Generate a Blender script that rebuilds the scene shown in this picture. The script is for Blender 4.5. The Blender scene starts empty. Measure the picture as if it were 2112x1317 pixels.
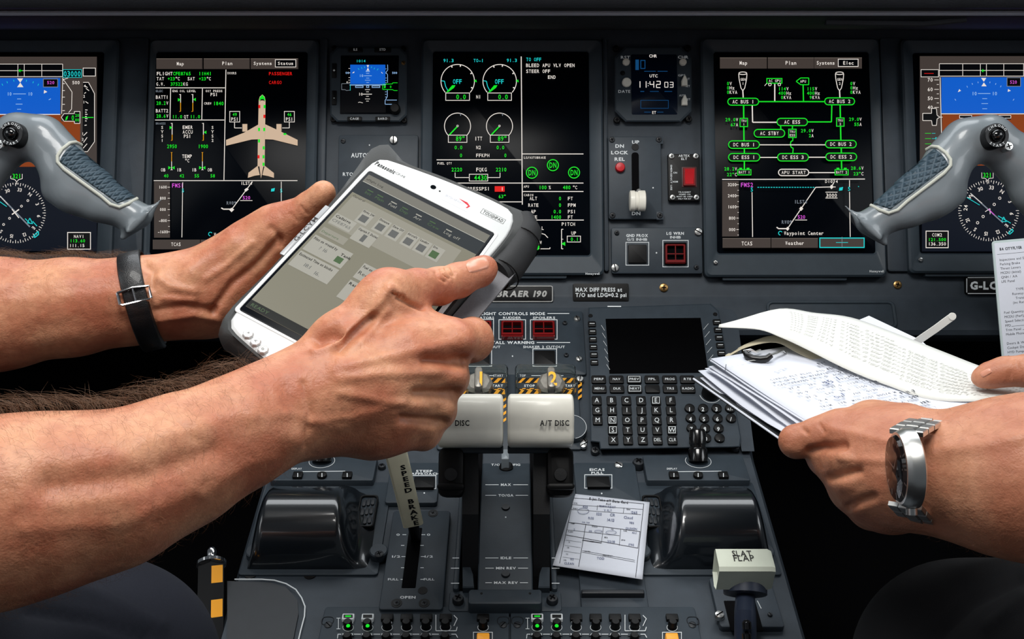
import bpy, math, random
import numpy as np
from mathutils import Vector, Matrix

# ---------------------------------------------------------------- camera, light, exposure
FOC = 1950.0; CX, CY = 1056.0, 658.5            # focal length and centre in pixels of the 2112x1317 frame
PITCH = math.radians(12)
CAM = Vector((0, 0, 1.25))
RX = Vector((1, 0, 0)); UX = Vector((0, math.sin(PITCH), math.cos(PITCH))); FX = Vector((0, math.cos(PITCH), -math.sin(PITCH)))
scene = bpy.context.scene
COL = scene.collection
cam_data = bpy.data.cameras.new('camera'); cam = bpy.data.objects.new('camera', cam_data); COL.objects.link(cam)
cam_data.sensor_width = 36; cam_data.lens = 36 * FOC / 2112; cam_data.clip_start = 0.02
cam.location = CAM; cam.rotation_euler = (math.pi / 2 - PITCH, 0, 0)
scene.camera = cam
scene.view_settings.view_transform = 'Standard'; scene.view_settings.look = 'None'
scene.view_settings.gamma = 1; scene.view_settings.exposure = 0.0; scene.view_settings.use_curve_mapping = False
world = bpy.data.worlds.new('world'); scene.world = world; world.use_nodes = True
wb = world.node_tree.nodes['Background']; wb.inputs[0].default_value = (0.80, 0.90, 1.0, 1); wb.inputs[1].default_value = 0.085

def area(name, loc, target, sx, sy, power, col):
    l = bpy.data.lights.new(name, 'AREA'); l.shape = 'RECTANGLE'; l.size = sx; l.size_y = sy; l.energy = power; l.color = col
    o = bpy.data.objects.new(name, l); COL.objects.link(o); o.location = loc
    o.rotation_euler = (Vector(target) - Vector(loc)).to_track_quat('-Z', 'Y').to_euler(); return o
area('windscreen_daylight', (0, 1.35, 2.15), (0, 0.50, 0.95), 1.7, 0.6, 14, (0.93, 0.97, 1.0))
area('side_window_daylight', (-1.35, 0.2, 1.75), (0, 0.75, 0.95), 0.8, 0.6, 4, (0.93, 0.97, 1.0))
area('side_window_daylight', (1.35, 0.2, 1.75), (0, 0.75, 0.95), 0.8, 0.6, 6, (0.93, 0.97, 1.0))
area('cabin_dome_light', (-0.1, 0.22, 2.1), (0, 0.62, 1.0), 0.7, 0.4, 15, (1.0, 0.98, 0.95))

# ---------------------------------------------------------------- geometry helpers
def Cw(px, py, d):
    return CAM + d * ((px - CX) / FOC * RX - (py - CY) / FOC * UX + FX)

class Fr:
    """A local frame: U right, V up the surface, N out of the surface."""
    def __init__(s, O, U, V):
        s.O = Vector(O); s.U = Vector(U).normalized(); s.N = s.U.cross(Vector(V)).normalized(); s.V = s.N.cross(s.U).normalized()
    def M(s):
        m = Matrix.Identity(4)
        for i in range(3):
            m[i][0] = s.U[i]; m[i][1] = s.V[i]; m[i][2] = s.N[i]; m[i][3] = s.O[i]
        return m
    def loc(s, px, py, n=0.0):
        d = (px - CX) / FOC * RX - (py - CY) / FOC * UX + FX
        o = s.O + s.N * n
        t = (o - CAM).dot(s.N) / d.dot(s.N)
        p = CAM + d * t - s.O
        return Vector((p.dot(s.U), p.dot(s.V), n))
    def at(s, px, py, n=0.0, rot=0.0):
        l = s.loc(px, py, n); c, q = math.cos(math.radians(rot)), math.sin(math.radians(rot))
        return Fr(s.W(l), s.U * c + s.V * q, s.V * c - s.U * q)
    def W(s, l): return s.O + s.U * l[0] + s.V * l[1] + s.N * l[2]
    def L(s, w):
        p = Vector(w) - s.O; return Vector((p.dot(s.U), p.dot(s.V), p.dot(s.N)))
    def rect(s, x0, y0, x1, y1, n=0.0):
        ym = (y0 + y1) / 2; xm = (x0 + x1) / 2
        return (s.loc(x0, ym, n)[0], s.loc(xm, y1, n)[1], s.loc(x1, ym, n)[0], s.loc(xm, y0, n)[1])
    def px(s, px, py, k):       # length in metres of k pixels across at this place
        return s.loc(px + k, py)[0] - s.loc(px, py)[0]

def tilted(px, py, d, tilt):
    t = math.radians(tilt)
    return Fr(Cw(px, py, d), RX, UX * math.cos(t) + FX * math.sin(t))

GLY = {}
def glyph(ch, bold=0.0):
    k = (ch, bold)
    if k not in GLY:
        cu = bpy.data.curves.new('g', 'FONT'); cu.body = ch; cu.size = 1; cu.resolution_u = 2; cu.offset = bold
        ob = bpy.data.objects.new('g', cu); COL.objects.link(ob)
        dg = bpy.context.evaluated_depsgraph_get(); ev = ob.evaluated_get(dg); me = ev.to_mesh()
        vs = [(v.co.x, v.co.y) for v in me.vertices]; fs = [tuple(p.vertices) for p in me.polygons]
        ev.to_mesh_clear(); bpy.data.objects.remove(ob); bpy.data.curves.remove(cu)
        GLY[k] = (vs, fs)
    return GLY[k]
CAPH = max(v[1] for v in glyph('H')[0])

def rloop(r, rad, n, k=4):
    u0, v0, u1, v1 = r; rad = max(1e-6, min(rad, (u1 - u0) / 2 - 1e-6, (v1 - v0) / 2 - 1e-6)); out = []
    for cx, cy, a0 in ((u1 - rad, v1 - rad, 0), (u0 + rad, v1 - rad, 90), (u0 + rad, v0 + rad, 180), (u1 - rad, v0 + rad, 270)):
        for i in range(k + 1):
            a = math.radians(a0 + 90 * i / k); out.append((cx + rad * math.cos(a), cy + rad * math.sin(a), n))
    return out
def inset(r, d): return (r[0] + d, r[1] + d, r[2] - d, r[3] - d)

BUILT = []
class MB:
    def __init__(s): s.v = []; s.f = []; s.m = []; s.mats = []
    def slot(s, mat):
        if mat not in s.mats: s.mats.append(mat)
        return s.mats.index(mat)
    def add(s, vs, fs, mat):
        b = len(s.v); k = s.slot(mat); s.v += [tuple(v) for v in vs]
        for f in fs: s.f.append(tuple(i + b for i in f)); s.m.append(k)
    def loops(s, lps, mat, cap0=False, cap1=False, closed=True):
        n = len(lps[0]); vs = [p for l in lps for p in l]; fs = []
        for j in range(len(lps) - 1):
            for i in range(n if closed else n - 1):
                a, b = j * n + i, j * n + (i + 1) % n; fs.append((a, b, b + n, a + n))
        if cap0: fs.append(tuple(reversed(range(n))))
        if cap1: fs.append(tuple(range((len(lps) - 1) * n, len(lps) * n)))
        s.add(vs, fs, mat); return s
    def slab(s, r, rad, n0, n1, b, mat, taper=0.0, k=4):
        b = min(b, abs(n1 - n0) * .9)
        l = [rloop(r, rad, n0, k), rloop(inset(r, taper), rad, n1 - b, k), rloop(inset(r, taper + b * .3), rad - b * .3, n1 - b * .3, k), rloop(inset(r, taper + b), max(rad - b, 1e-5), n1, k)]
        return s.loops(l, mat, True, True)
    def ring(s, ro, ri, rado, radi, n0, n1, b, mat, slope=0.0):
        return s.loops([rloop(ro, rado, n0), rloop(ro, rado, n1 - b), rloop(inset(ro, b), rado, n1), rloop(inset(ri, -b), radi + b, n1 - slope), rloop(ri, radi, n1 - b - slope), rloop(ri, radi, n0)], mat)
    def box(s, a, b, mat):
        x0, y0, z0 = a; x1, y1, z1 = b
        vs = [(x, y, z) for z in (z0, z1) for y in (y0, y1) for x in (x0, x1)]
        s.add(vs, [(0, 2, 3, 1), (4, 5, 7, 6), (0, 1, 5, 4), (2, 6, 7, 3), (0, 4, 6, 2), (1, 3, 7, 5)], mat); return s
    def lathe(s, c, prof, mat, seg=24, axes=None, cap=True):
        U, V, N = axes or (Vector((1, 0, 0)), Vector((0, 1, 0)), Vector((0, 0, 1))); c = Vector(c)
        l = [[c + U * (r * math.cos(2 * math.pi * i / seg)) + V * (r * math.sin(2 * math.pi * i / seg)) + N * h for i in range(seg)] for r, h in prof]
        return s.loops(l, mat, cap, cap)
    def tube(s, pts, rad, mat, seg=8, cap=True, flat=None):
        pts = [Vector(p) for p in pts]; rs = rad if isinstance(rad, (list, tuple)) else [rad] * len(pts); l = []
        t0 = (pts[1] - pts[0]).normalized(); up = Vector((0, 0, 1)) if abs(t0.z) < .9 else Vector((1, 0, 0))
        a = t0.cross(up).normalized()
        for i, p in enumerate(pts):
            t = (pts[min(i + 1, len(pts) - 1)] - pts[max(i - 1, 0)]).normalized()
            a = (a - t * a.dot(t)).normalized(); b = t.cross(a)
            f = flat or 1.0
            l.append([p + a * rs[i] * math.cos(2 * math.pi * j / seg) + b * rs[i] * f * math.sin(2 * math.pi * j / seg) for j in range(seg)])
        return s.loops(l, mat, cap, cap)
    def extrude(s, poly, n0, n1, mat, b=0.0):
        if b:
            c = Vector((sum(p[0] for p in poly) / len(poly), sum(p[1] for p in poly) / len(poly)))
            def ins(p, d):
                v = Vector(p[:2]) - c; return c + v * (1 - d / max(v.length, 1e-6))
            l = [[(p[0], p[1], n0) for p in poly], [(p[0], p[1], n1 - b) for p in poly], [(*ins(p, b), n1) for p in poly]]
        else: l = [[(p[0], p[1], n0) for p in poly], [(p[0], p[1], n1) for p in poly]]
        return s.loops(l, mat, True, True)
    def text(s, t, o, ux, uy, mat, fn=None, bold=0.0, mono=None, width=None, align='c', aspect=1.0):
        """o: world/local anchor at the vertical middle of the capitals; ux, uy: vectors of one cap height along and up."""
        o, ux, uy = Vector(o), Vector(ux), Vector(uy); x = 0.0; items = []
        for ch in t:
            if ch == ' ': x += mono if mono else .38 / CAPH * aspect; continue
            vs, fs = glyph(ch, bold); lo = min(v[0] for v in vs); hi = max(v[0] for v in vs)
            if mono:
                w = hi - lo; k = min(aspect / CAPH, mono * .80 / max(w, .01)) if w > .2 else aspect / CAPH
                if w > .2: k = mono * .78 / w
                items.append((vs, fs, x + (mono - w * k) / 2 - lo * k, k)); x += mono
            else:
                k = aspect / CAPH; items.append((vs, fs, x - lo * k, k)); x += (hi - lo + .09) * k
        if not mono: x -= .09 * aspect / CAPH
        sc = (width / x) if width and x > 0 else 1.0; tot = x * sc
        off = {'c': -tot / 2, 'l': 0, 'r': -tot}[align]
        for vs, fs, x0, k in items:
            out = []
            for gx, gy in vs:
                a = off + (x0 + gx * k) * sc; b = gy / CAPH - .5
                p = o + ux * a + uy * b; out.append(fn(p) if fn else p)
            s.add(out, fs, mat)
        return s
    def build(s, name, parent=None, smooth=35, world=None):
        me = bpy.data.meshes.new(name); me.from_pydata(s.v, [], s.f); me.update()
        for m in s.mats: me.materials.append(m)
        me.polygons.foreach_set('material_index', s.m)
        if smooth:
            me.polygons.foreach_set('use_smooth', [True] * len(me.polygons))
            try: me.set_sharp_from_angle(angle=math.radians(smooth))
            except Exception: pass
        o = bpy.data.objects.new(name, me); COL.objects.link(o)
        if parent is not None: o.parent = parent
        BUILT.append(o)
        return o

def tag(o, label=None, cat=None, group=None, kind=None):
    if label: o['label'] = label
    if cat: o['category'] = cat
    if group: o['group'] = group
    if kind: o['kind'] = kind
    return o
def thing(name, label, cat, fr, group=None):
    o = bpy.data.objects.new(name, None); COL.objects.link(o); o.empty_display_size = .02
    o.matrix_world = fr.M(); return tag(o, label, cat, group)

# ---------------------------------------------------------------- materials
def srgb(r, g, b):
    return tuple(((c / 255) / 12.92 if c / 255 <= .04045 else ((c / 255 + .055) / 1.055) ** 2.4) for c in (r, g, b)) + (1,)
def mat(name, col, rough=.5, metal=0.0, emit=None, es=0.0, spec=.5, noise=0.0, nscale=300, bump=0.0, bscale=800, coat=0.0, trans=0.0, alpha=1.0, ior=1.45):
    m = bpy.data.materials.new(name); m.use_nodes = True; nt = m.node_tree; b = nt.nodes['Principled BSDF']
    b.inputs['Base Color'].default_value = col; b.inputs['Roughness'].default_value = rough; b.inputs['Metallic'].default_value = metal
    b.inputs['Specular IOR Level'].default_value = spec; b.inputs['Coat Weight'].default_value = coat; b.inputs['Coat Roughness'].default_value = .08
    b.inputs['Transmission Weight'].default_value = trans; b.inputs['Alpha'].default_value = alpha; b.inputs['IOR'].default_value = ior
    if emit: b.inputs['Emission Color'].default_value = emit; b.inputs['Emission Strength'].default_value = es
    if noise or bump:
        tc = nt.nodes.new('ShaderNodeTexCoord')
    if noise:
        n = nt.nodes.new('ShaderNodeTexNoise'); n.inputs['Scale'].default_value = nscale; n.inputs['Detail'].default_value = 4
        nt.links.new(tc.outputs['Object'], n.inputs['Vector'])
        mr = nt.nodes.new('ShaderNodeMapRange'); mr.inputs[1].default_value = .3; mr.inputs[2].default_value = .7
        mr.inputs[3].default_value = 1 - noise; mr.inputs[4].default_value = 1 + noise; nt.links.new(n.outputs['Fac'], mr.inputs[0])
        mx = nt.nodes.new('ShaderNodeMix'); mx.data_type = 'RGBA'; mx.blend_type = 'MULTIPLY'; mx.inputs[0].default_value = 1
        mx.inputs[6].default_value = col; nt.links.new(mr.outputs[0], mx.inputs[7]); nt.links.new(mx.outputs[2], b.inputs['Base Color'])
    if bump:
        n2 = nt.nodes.new('ShaderNodeTexNoise'); n2.inputs['Scale'].default_value = bscale; n2.inputs['Detail'].default_value = 3
        nt.links.new(tc.outputs['Object'], n2.inputs['Vector'])
        bp = nt.nodes.new('ShaderNodeBump'); bp.inputs['Strength'].default_value = bump; bp.inputs['Distance'].default_value = .001
        nt.links.new(n2.outputs['Fac'], bp.inputs['Height']); nt.links.new(bp.outputs[0], b.inputs['Normal'])
    return m
def emat(name, r, g, b, s=1.0):
    return mat(name, (0.01, .01, .01, 1), .5, emit=srgb(r, g, b), es=s, spec=.04)

PANEL = mat('panel paint', srgb(52, 60, 68), .55, noise=.10, nscale=60, bump=.12, bscale=1500, spec=.4)
PANEL2 = mat('module face paint', srgb(48, 57, 65), .5, noise=.08, nscale=80, bump=.10, bscale=1800, spec=.4)
BEZEL = mat('bezel paint', srgb(50, 60, 68), .5, noise=.06, nscale=80, bump=.08, bscale=1600, spec=.4)
DARKP = mat('dark plastic', srgb(28, 32, 37), .5, noise=.1, nscale=100)
BLACK = mat('black plastic', srgb(8, 8, 9), .5, spec=.3)
RUBBER = mat('black rubber', srgb(24, 25, 27), .6, bump=.1)
VOID = mat('matt black', srgb(6, 6, 8), .9, spec=.1)
GLASS = mat('screen glass', srgb(3, 6, 12), .25, spec=.06)
GLASSB = mat('blue screen glass', srgb(6, 18, 36), .15, spec=.4)
SHIELD = mat('glareshield', srgb(26, 29, 35), .75, noise=.15, nscale=40, bump=.3, bscale=500)
STEEL = mat('steel', srgb(215, 215, 212), .3, 1.0)
CHROME = mat('chrome', srgb(225, 225, 225), .12, 1.0)
BRASS = mat('brass', srgb(190, 150, 95), .35, 1.0)
IVORY = mat('ivory plastic', srgb(240, 237, 224), .35, noise=.05, nscale=50, coat=.2)
CREAM = mat('cream lever plastic', srgb(232, 226, 196), .45, noise=.08, nscale=40)
LEG = mat('white legend paint', srgb(205, 210, 212), .6, emit=srgb(205, 210, 212), es=.12)
INK = mat('black ink', srgb(22, 20, 20), .6)
REDG = mat('red guard plastic', srgb(118, 8, 10), .3, spec=.6, coat=.3)
REDB = mat('red button', srgb(190, 20, 30), .35)
YEL = mat('yellow paint', srgb(240, 165, 20), .5)
SILK = mat('grey enamel', srgb(124, 132, 137), .32, noise=.05, nscale=30, coat=.35)
GRIPM = mat('grip rubber', srgb(62, 80, 92), .5)
def _checker(m):
    nt = m.node_tree; L = nt.links; tc = nt.nodes.new('ShaderNodeTexCoord'); hs = []
    for a in (20, 75):
        mp = nt.nodes.new('ShaderNodeMapping'); mp.inputs['Rotation'].default_value = (0, 0, math.radians(a)); L.new(tc.outputs['Object'], mp.inputs[0])
        w = nt.nodes.new('ShaderNodeTexWave'); w.inputs['Scale'].default_value = 62; L.new(mp.outputs[0], w.inputs[0]); hs.append(w)
    mn = nt.nodes.new('ShaderNodeMath'); mn.operation = 'MINIMUM'; L.new(hs[0].outputs['Fac'], mn.inputs[0]); L.new(hs[1].outputs['Fac'], mn.inputs[1])
    bp = nt.nodes.new('ShaderNodeBump'); bp.inputs['Strength'].default_value = 1; bp.inputs['Distance'].default_value = .0022; L.new(mn.outputs[0], bp.inputs['Height']); L.new(bp.outputs[0], nt.nodes['Principled BSDF'].inputs['Normal'])
_checker(GRIPM)
PIPE = mat('pale piping', srgb(196, 198, 186), .5)
EW = emat('display white', 232, 224, 216); EG = emat('display green', 20, 225, 40); EC = emat('display cyan', 30, 205, 205)
EB = emat('display blue', 14, 92, 200); EBR = emat('display brown', 132, 58, 16); EGR = emat('display grey', 66, 58, 54)
EGR2 = emat('display light grey', 104, 95, 88); EM = emat('display magenta', 205, 80, 205); ER = emat('display red', 225, 24, 20)
EY = emat('display amber', 220, 150, 20); EK = emat('display black', 3, 4, 8, .6); ET = emat('display tan', 205, 178, 152)
EBK = emat('display dim', 120, 128, 138); ENV = emat('display navy', 4, 12, 26); ELB = emat('display light blue', 150, 190, 235)
ETN = emat('engraved amber light', 250, 175, 20)
# ---------------------------------------------------------------- the three main surfaces
PA = tilted(1056, 315, 1.20, 5)                      # instrument panel
PBo = PA.W(PA.loc(1056, 640)) + FX * -.055
PB = Fr(PBo, RX, UX * math.cos(math.radians(40)) + FX * math.sin(math.radians(40)))   # upper pedestal
PCo = PB.W(PB.loc(1056, 930))
PC = Fr(PCo, RX, UX * math.cos(math.radians(58)) + FX * math.sin(math.radians(58)))   # lower pedestal

class Dr:
    """Draws flat marks on a surface; x, y are read in a crop of the photograph (origin ox, oy, scale s)."""
    def __init__(s, fr, n, ox=0, oy=0, sc=1.0, mb=None):
        s.fr, s.n, s.ox, s.oy, s.s = fr, n, ox, oy, sc; s.mb = mb or MB(); s.k = 0
    def p(s, x, y, n=None): return s.fr.loc(s.ox + x / s.s, s.oy + y / s.s, s.n if n is None else n)
    def up(s): s.n += 6e-6
    def P(s, pts, m):
        s.up(); q = [s.p(*a) for a in pts]
        ar = sum(q[i][0] * q[(i + 1) % len(q)][1] - q[(i + 1) % len(q)][0] * q[i][1] for i in range(len(q)))
        if ar < 0: q.reverse()
        s.mb.add(q, [tuple(range(len(q)))], m)
    def FR(s, x0, y0, x1, y1, m): s.P([(x0, y0), (x0, y1), (x1, y1), (x1, y0)], m)
    def L(s, x0, y0, x1, y1, m, w=3.5):
        dx, dy = x1 - x0, y1 - y0; l = math.hypot(dx, dy) or 1; a, b = -dy / l * w / 2, dx / l * w / 2
        s.P([(x0 + a, y0 + b), (x1 + a, y1 + b), (x1 - a, y1 - b), (x0 - a, y0 - b)], m)
    def PL(s, pts, m, w=3.5, closed=False):
        n = len(pts)
        for i in range(n if closed else n - 1): s.L(*pts[i], *pts[(i + 1) % n], m, w)
    def R(s, x0, y0, x1, y1, m, w=3.5): s.PL([(x0 - w / 2, y0), (x1 + w / 2, y0)], m, w); s.PL([(x0 - w / 2, y1), (x1 + w / 2, y1)], m, w); s.L(x0, y0, x0, y1, m, w); s.L(x1, y0, x1, y1, m, w)
    def CI(s, cx, cy, r, m, w=3.5, a0=0, a1=360, ry=None):
        n = 36; ry = ry or r
        s.PL([(cx + r * math.cos(math.radians(a0 + (a1 - a0) * i / n)), cy + ry * math.sin(math.radians(a0 + (a1 - a0) * i / n))) for i in range(n + 1)], m, w)
    def DI(s, cx, cy, r, m, ry=None):
        ry = ry or r; s.P([(cx + r * math.cos(i * math.pi / 10), cy + ry * math.sin(i * math.pi / 10)) for i in range(20)], m)
    def T(s, t, x, y, h, m, mono=None, w=None, al='c', bold=.012, rot=0, asp=1.0):
        s.up(); o = s.p(x, y); c, q = math.cos(math.radians(rot)), math.sin(math.radians(rot))
        X = (s.p(x + h, y) - o); Y = (s.p(x, y - h) - o)
        ux = X * c - Y * q; uy = X * q + Y * c
        s.mb.text(t, o, ux, uy, m, None, bold, mono / h if mono else None, w / h if w else None, al, asp)
    def done(s, name, parent): return s.mb.build(name, parent, smooth=0)

def screw(parent, fr, px, py, rpx, m=STEEL, cross=False, n0=0.0, h=.0016, rot=None):
    c = fr.loc(px, py, n0); r = fr.px(px, py, rpx); mb = MB()
    mb.lathe(c, [(r, 0), (r, h * .6), (r * .82, h), (r * .3, h * 1.15), (.0001, h * 1.2)], m, 18)
    a = math.radians(rot if rot is not None else random.uniform(0, 180))
    for k in ((0, 90) if cross else (0,)):
        d = Vector((math.cos(a + math.radians(k)), math.sin(a + math.radians(k)), 0)); e = Vector((-d.y, d.x, 0)); q = c + Vector((0, 0, h * 1.22))
        L_, w_ = r * (.55 if cross else .85), r * .13
        mb.add([q + d * L_ + e * w_, q - d * L_ + e * w_, q - d * L_ - e * w_, q + d * L_ - e * w_], [(0, 1, 2, 3)], VOID)
    return mb.build('screw', parent)

def plate(name, label, cat, pl, px, py, x0, y0, x1, y1, n0, n1, m=PANEL2, rad=.003, b=.0012, group=None, partname='face_plate'):
    fr = pl.at(px, py); t = thing(name, label, cat, fr, group)
    MB().slab(fr.rect(x0, y0, x1, y1, n1), rad, n0, n1, b, m).build(partname, t)
    return t, fr

# glareshield: rolled padded lip over the panel
def extr_x(name, prof, x0, x1, m, parent=None, cap=True):
    """prof: list of world (y,z); swept along X"""
    mb = MB(); mb.loops([[(x0, y, z) for y, z in prof], [(x1, y, z) for y, z in prof]], m, cap, cap); return mb.build(name, parent)
def yz(py, d): p = Cw(1056, py, d); return (p.y, p.z)

g0 = thing('glareshield', 'dark padded glareshield ledge running along the top of the panel', 'glareshield', Fr(Cw(1056, 20, 1.02), RX, Vector((0, 1, 0))))
def gl(pts): return [(a - g0.location.y, b - g0.location.z) for a, b in pts]
extr_x('padded_top', gl([yz(-260, 1.40), yz(-150, 1.08), yz(-60, 1.02), yz(-12, 1.02), yz(4, 1.025), yz(16, 1.032), yz(22, 1.05), yz(20, 1.3)]), -.95, .95, SHIELD, g0)
tb = MB(); tb.tube([(x, *gl([yz(27, 1.052)])[0]) for x in (-.95, 0, .95)], .0030, mat('grey edge trim', srgb(150, 156, 168), .35), 10); tb.build('edge_trim', g0)
extr_x('lower_lip', gl([yz(30, 1.06), yz(34, 1.055), yz(48, 1.07), yz(56, 1.10), yz(62, 1.2), yz(30, 1.3)]), -.95, .95, SHIELD, g0)
rc = MB(); q = gl([yz(38, 1.034)])[0]
rc.tube([(Cw(1700, 46, 1.07).x, *gl([yz(46, 1.066)])[0]), (Cw(1900, 49, 1.07).x, *gl([yz(49, 1.066)])[0]), (Cw(1985, 40, 1.07).x, *gl([yz(40, 1.062)])[0])], .0035, SHIELD, 10); rc.build('map_light_rim', g0)

# instrument panel: main plate with the rolled lower edge
ip = thing('instrument_panel', 'dark blue-grey main instrument panel behind the display screens', 'instrument panel', PA)
mb = MB(); X = 1.0
prof = [PA.loc(1056, -80, -.004), PA.loc(1056, 607, -.004)]
v_top, v_bot = prof[0][1], prof[1][1]
lip = PA.loc(1056, 607, -.004); 
P0 = (v_top, -.004); P1 = (v_bot, -.004)
pts = [(v_top, -.05), P0, P1, (v_bot - .004, -.003), (v_bot - .010, .0015), (v_bot - .046, .013), (v_bot - .052, .011), (v_bot - .056, .004), (v_bot - .056, -.05)]
mb.loops([[(-X, v, n) for v, n in pts], [(X, v, n) for v, n in pts]], PANEL, True, True, closed=True)
mb.build('panel_board', ip)
# raised ribs of the board between the displays (vertical posts)
for x0, x1 in ((236, 300), (655, 672), (868, 878), (1244, 1254), (1822, 1868)):
    r = PA.rect(x0, 78, x1, 560, 0); MB().slab(r, .004, -.004, .0015, .002, PANEL).build('rib', ip)
screw(ip, PA, 1369, 593, 9, BRASS, True, -.0035); screw(ip, PA, 1851, 587, 8.5, BRASS, True, -.0035)

# ---------------------------------------------------------------- display units
def display(label, x0, y0, x1, y1, gx0, gy0, gx1, gy1, lip=True, logo=None, plain=False):
    cx_, cy_ = (x0 + x1) / 2, (y0 + y1) / 2
    fr = PA.at(cx_, cy_); t = thing('display_unit', label, 'display screen', fr, 'flat-panel display units across the panel')
    n1 = .010
    b = MB(); b.ring(fr.rect(x0, y0, x1, y1, n1), fr.rect(gx0, gy0, gx1, gy1, n1 - .004), .006, .0035, -.004, n1, .0022, BEZEL, slope=.0035); b.build('bezel', t)
    b = MB(); b.slab(fr.rect(x0 + 40, y1 - 4, x1 - 75, y1 + 8, .004), .002, -.004, .0045, .001, BEZEL); b.build('lower_tab', t)
    g = MB(); g.slab(fr.rect(gx0 - 3, gy0 - 3, gx1 + 3, gy1 + 3, .003), .003, -.003, .003, .0003, GLASS); g.build('glass', t)
    if logo:
        d = Dr(fr, n1 + .00005); d.T('Honeywell', logo[0], logo[1], 4.2, LEG, w=29, bold=.02); d.done('maker_logo', t)
    return t, fr
def mfd_common(d, title, mode, fms, kk, left):
    pass

# --- captain's primary flight display (crop origin 0,0 scale 2.438)
def pfd(t, fr, ox, oy, sc, A):
    d = Dr(fr, .0032, ox, oy, sc); return d
t, fr = display('primary flight display with blue sky and compass, behind the yoke above the hairy wrist', -165, 80, 236, 565, -128, 106, 206, 524)
d = Dr(fr, .0034, 0, 0, 2.438)
d.FR(-290, 285, 487, 838, EGR); d.FR(-290, 838, 487, 1262, ENV)
d.FR(-290, 322, 315, 385, EK)
for y in (322, 355, 385): d.L(-290, y, 315, y, EW, 2.6)
for x in (-100, 90, 122, 210, 315): d.L(x, 322, x, 385, EW, 2.6)
d.L(94, 355, 114, 355, EG, 4); d.P([(92, 355), (102, 346), (102, 364)], EG)
d.FR(317, 350, 410, 389, EK); d.R(317, 350, 410, 389, EC, 2.5); d.T('03000', 363, 371, 26, EC, mono=17.5)
d.FR(418, 342, 480, 382, EK); d.R(418, 342, 480, 382, EW, 3)
d.FR(-250, 392, 303, 573, EB); d.FR(-250, 577, 403, 838, EBR); d.FR(403, 390, 412, 838, EGR); d.L(-250, 575, 303, 575, EW, 4)
d.FR(307, 390, 412, 610, EGR)
d.P([(86, 394), (116, 394), (102, 415)], EW); d.P([(102, 415), (118, 438), (86, 438)], EW)
for x, y in ((14, 430), (38, 418), (70, 410), (132, 410), (165, 418), (190, 430)): d.L(x, y, x + (x - 100) * .05, y - 9, EC, 3)
d.L(66, 472, 130, 472, ELB, 3); d.T('10', 47, 472, 16, ELB, mono=12); d.T('10', 152, 472, 16, ELB, mono=12)
for y, w in ((497, 10), (523, 17), (549, 10)): d.L(96 - w, y, 96 + w, y, ELB, 3)
d.P([(222, 452), (238, 462), (220, 470)], EW); d.L(245, 502, 256, 496, ELB, 3)
d.FR(218, 397, 290, 437, EK); d.R(218, 397, 290, 437, EBK, 3); d.T('520', 255, 415, 15, EM, mono=13)
d.PL([(316, 390), (310, 572)], EW, 3); d.PL([(314, 395), (328, 412), (362, 462), (360, 548), (345, 566)], EW, 3); d.L(318, 400, 342, 392, EW, 3)
for y in (420, 455, 488, 524, 556): d.L(314, y, 326, y, EW, 3)
d.T('500', 382, 415, 16, EW, mono=13)
d.P([(308, 590), (322, 571), (374, 571), (374, 560), (402, 560), (402, 620), (374, 620), (374, 609), (322, 609)], EK)
d.PL([(308, 590), (322, 571), (374, 571), (374, 560), (402, 560), (402, 620), (374, 620), (374, 609), (322, 609)], EW, 3, True)
d.T('0', 366, 592, 24, EG, mono=15); d.P([(332, 588), (343, 580), (338, 600), (328, 606)], EG); d.T('20', 388, 580, 14, EG, mono=11); d.T('00', 388, 603, 14, EG, mono=11)
vs_ = [(418, 414), (445, 414), (475, 470), (475, 712), (440, 762), (414, 762)]
d.P(vs_, EK); d.PL(vs_, EW, 3)
for a, b_, c_, e_ in ((425, 430, 440, 440), (432, 444, 448, 456), (424, 470, 432, 464), (430, 510, 444, 520), (425, 630, 436, 628), (420, 682, 438, 664), (420, 716, 438, 690), (418, 745, 438, 722)): d.L(a, b_, c_, e_, EW, 3.5)
d.T('4', 426, 432, 13, EW); d.T('2', 423, 484, 13, EW); d.T('1', 422, 513, 13, EW); d.T('1', 416, 672, 13, EW); d.T('2', 416, 700, 13, EW)
for i in range(6): d.L(428, 552 + i * 11, 436 if i % 2 else 440, 553 + i * 11, EW, 4)
d.L(413, 590, 470, 590, EG, 4)
cxx, cyy, rr = 78, 1070, 152
for i in range(72):
    a = math.radians(i * 5); r0 = rr - (16 if i % 2 == 0 else 9); d.L(cxx + r0 * math.cos(a), cyy + r0 * math.sin(a), cxx + rr * math.cos(a), cyy + rr * math.sin(a), EW, 3)
for tx, a in (('30', -110), ('33', -80), ('N', -52), ('3', -22), ('6', 8), ('E', 40), ('12', 68), ('15', 100), ('S', 128), ('21', 160), ('24', 190), ('W', 222)):
    q = math.radians(a); d.T(tx, cxx + 118 * math.cos(q), cyy + 118 * math.sin(q), 17, EW, rot=a + 90)
for x, y in ((140, 1008), (108, 1036), (48, 1097), (18, 1128)): d.CI(x, y, 5, EW, 3)
d.L(0, 985, 150, 1140, EBK, 7); d.L(0, 985, 40, 1028, EW, 3); d.L(-20, 1000, 34, 1038, EC, 3.5); d.L(60, 1050, 95, 1095, EW, 5); d.L(60, 1078, 96, 1052, EW, 6); d.L(126, 1098, 150, 1122, EC, 4)
d.PL([(150, 1096), (164, 1124), (138, 1120)], EC, 4, True); d.L(164, 1112, 186, 1136, EC, 4)
d.PL([(168, 1186), (192, 1162), (194, 1178), (174, 1194)], EC, 5, True)
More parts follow.
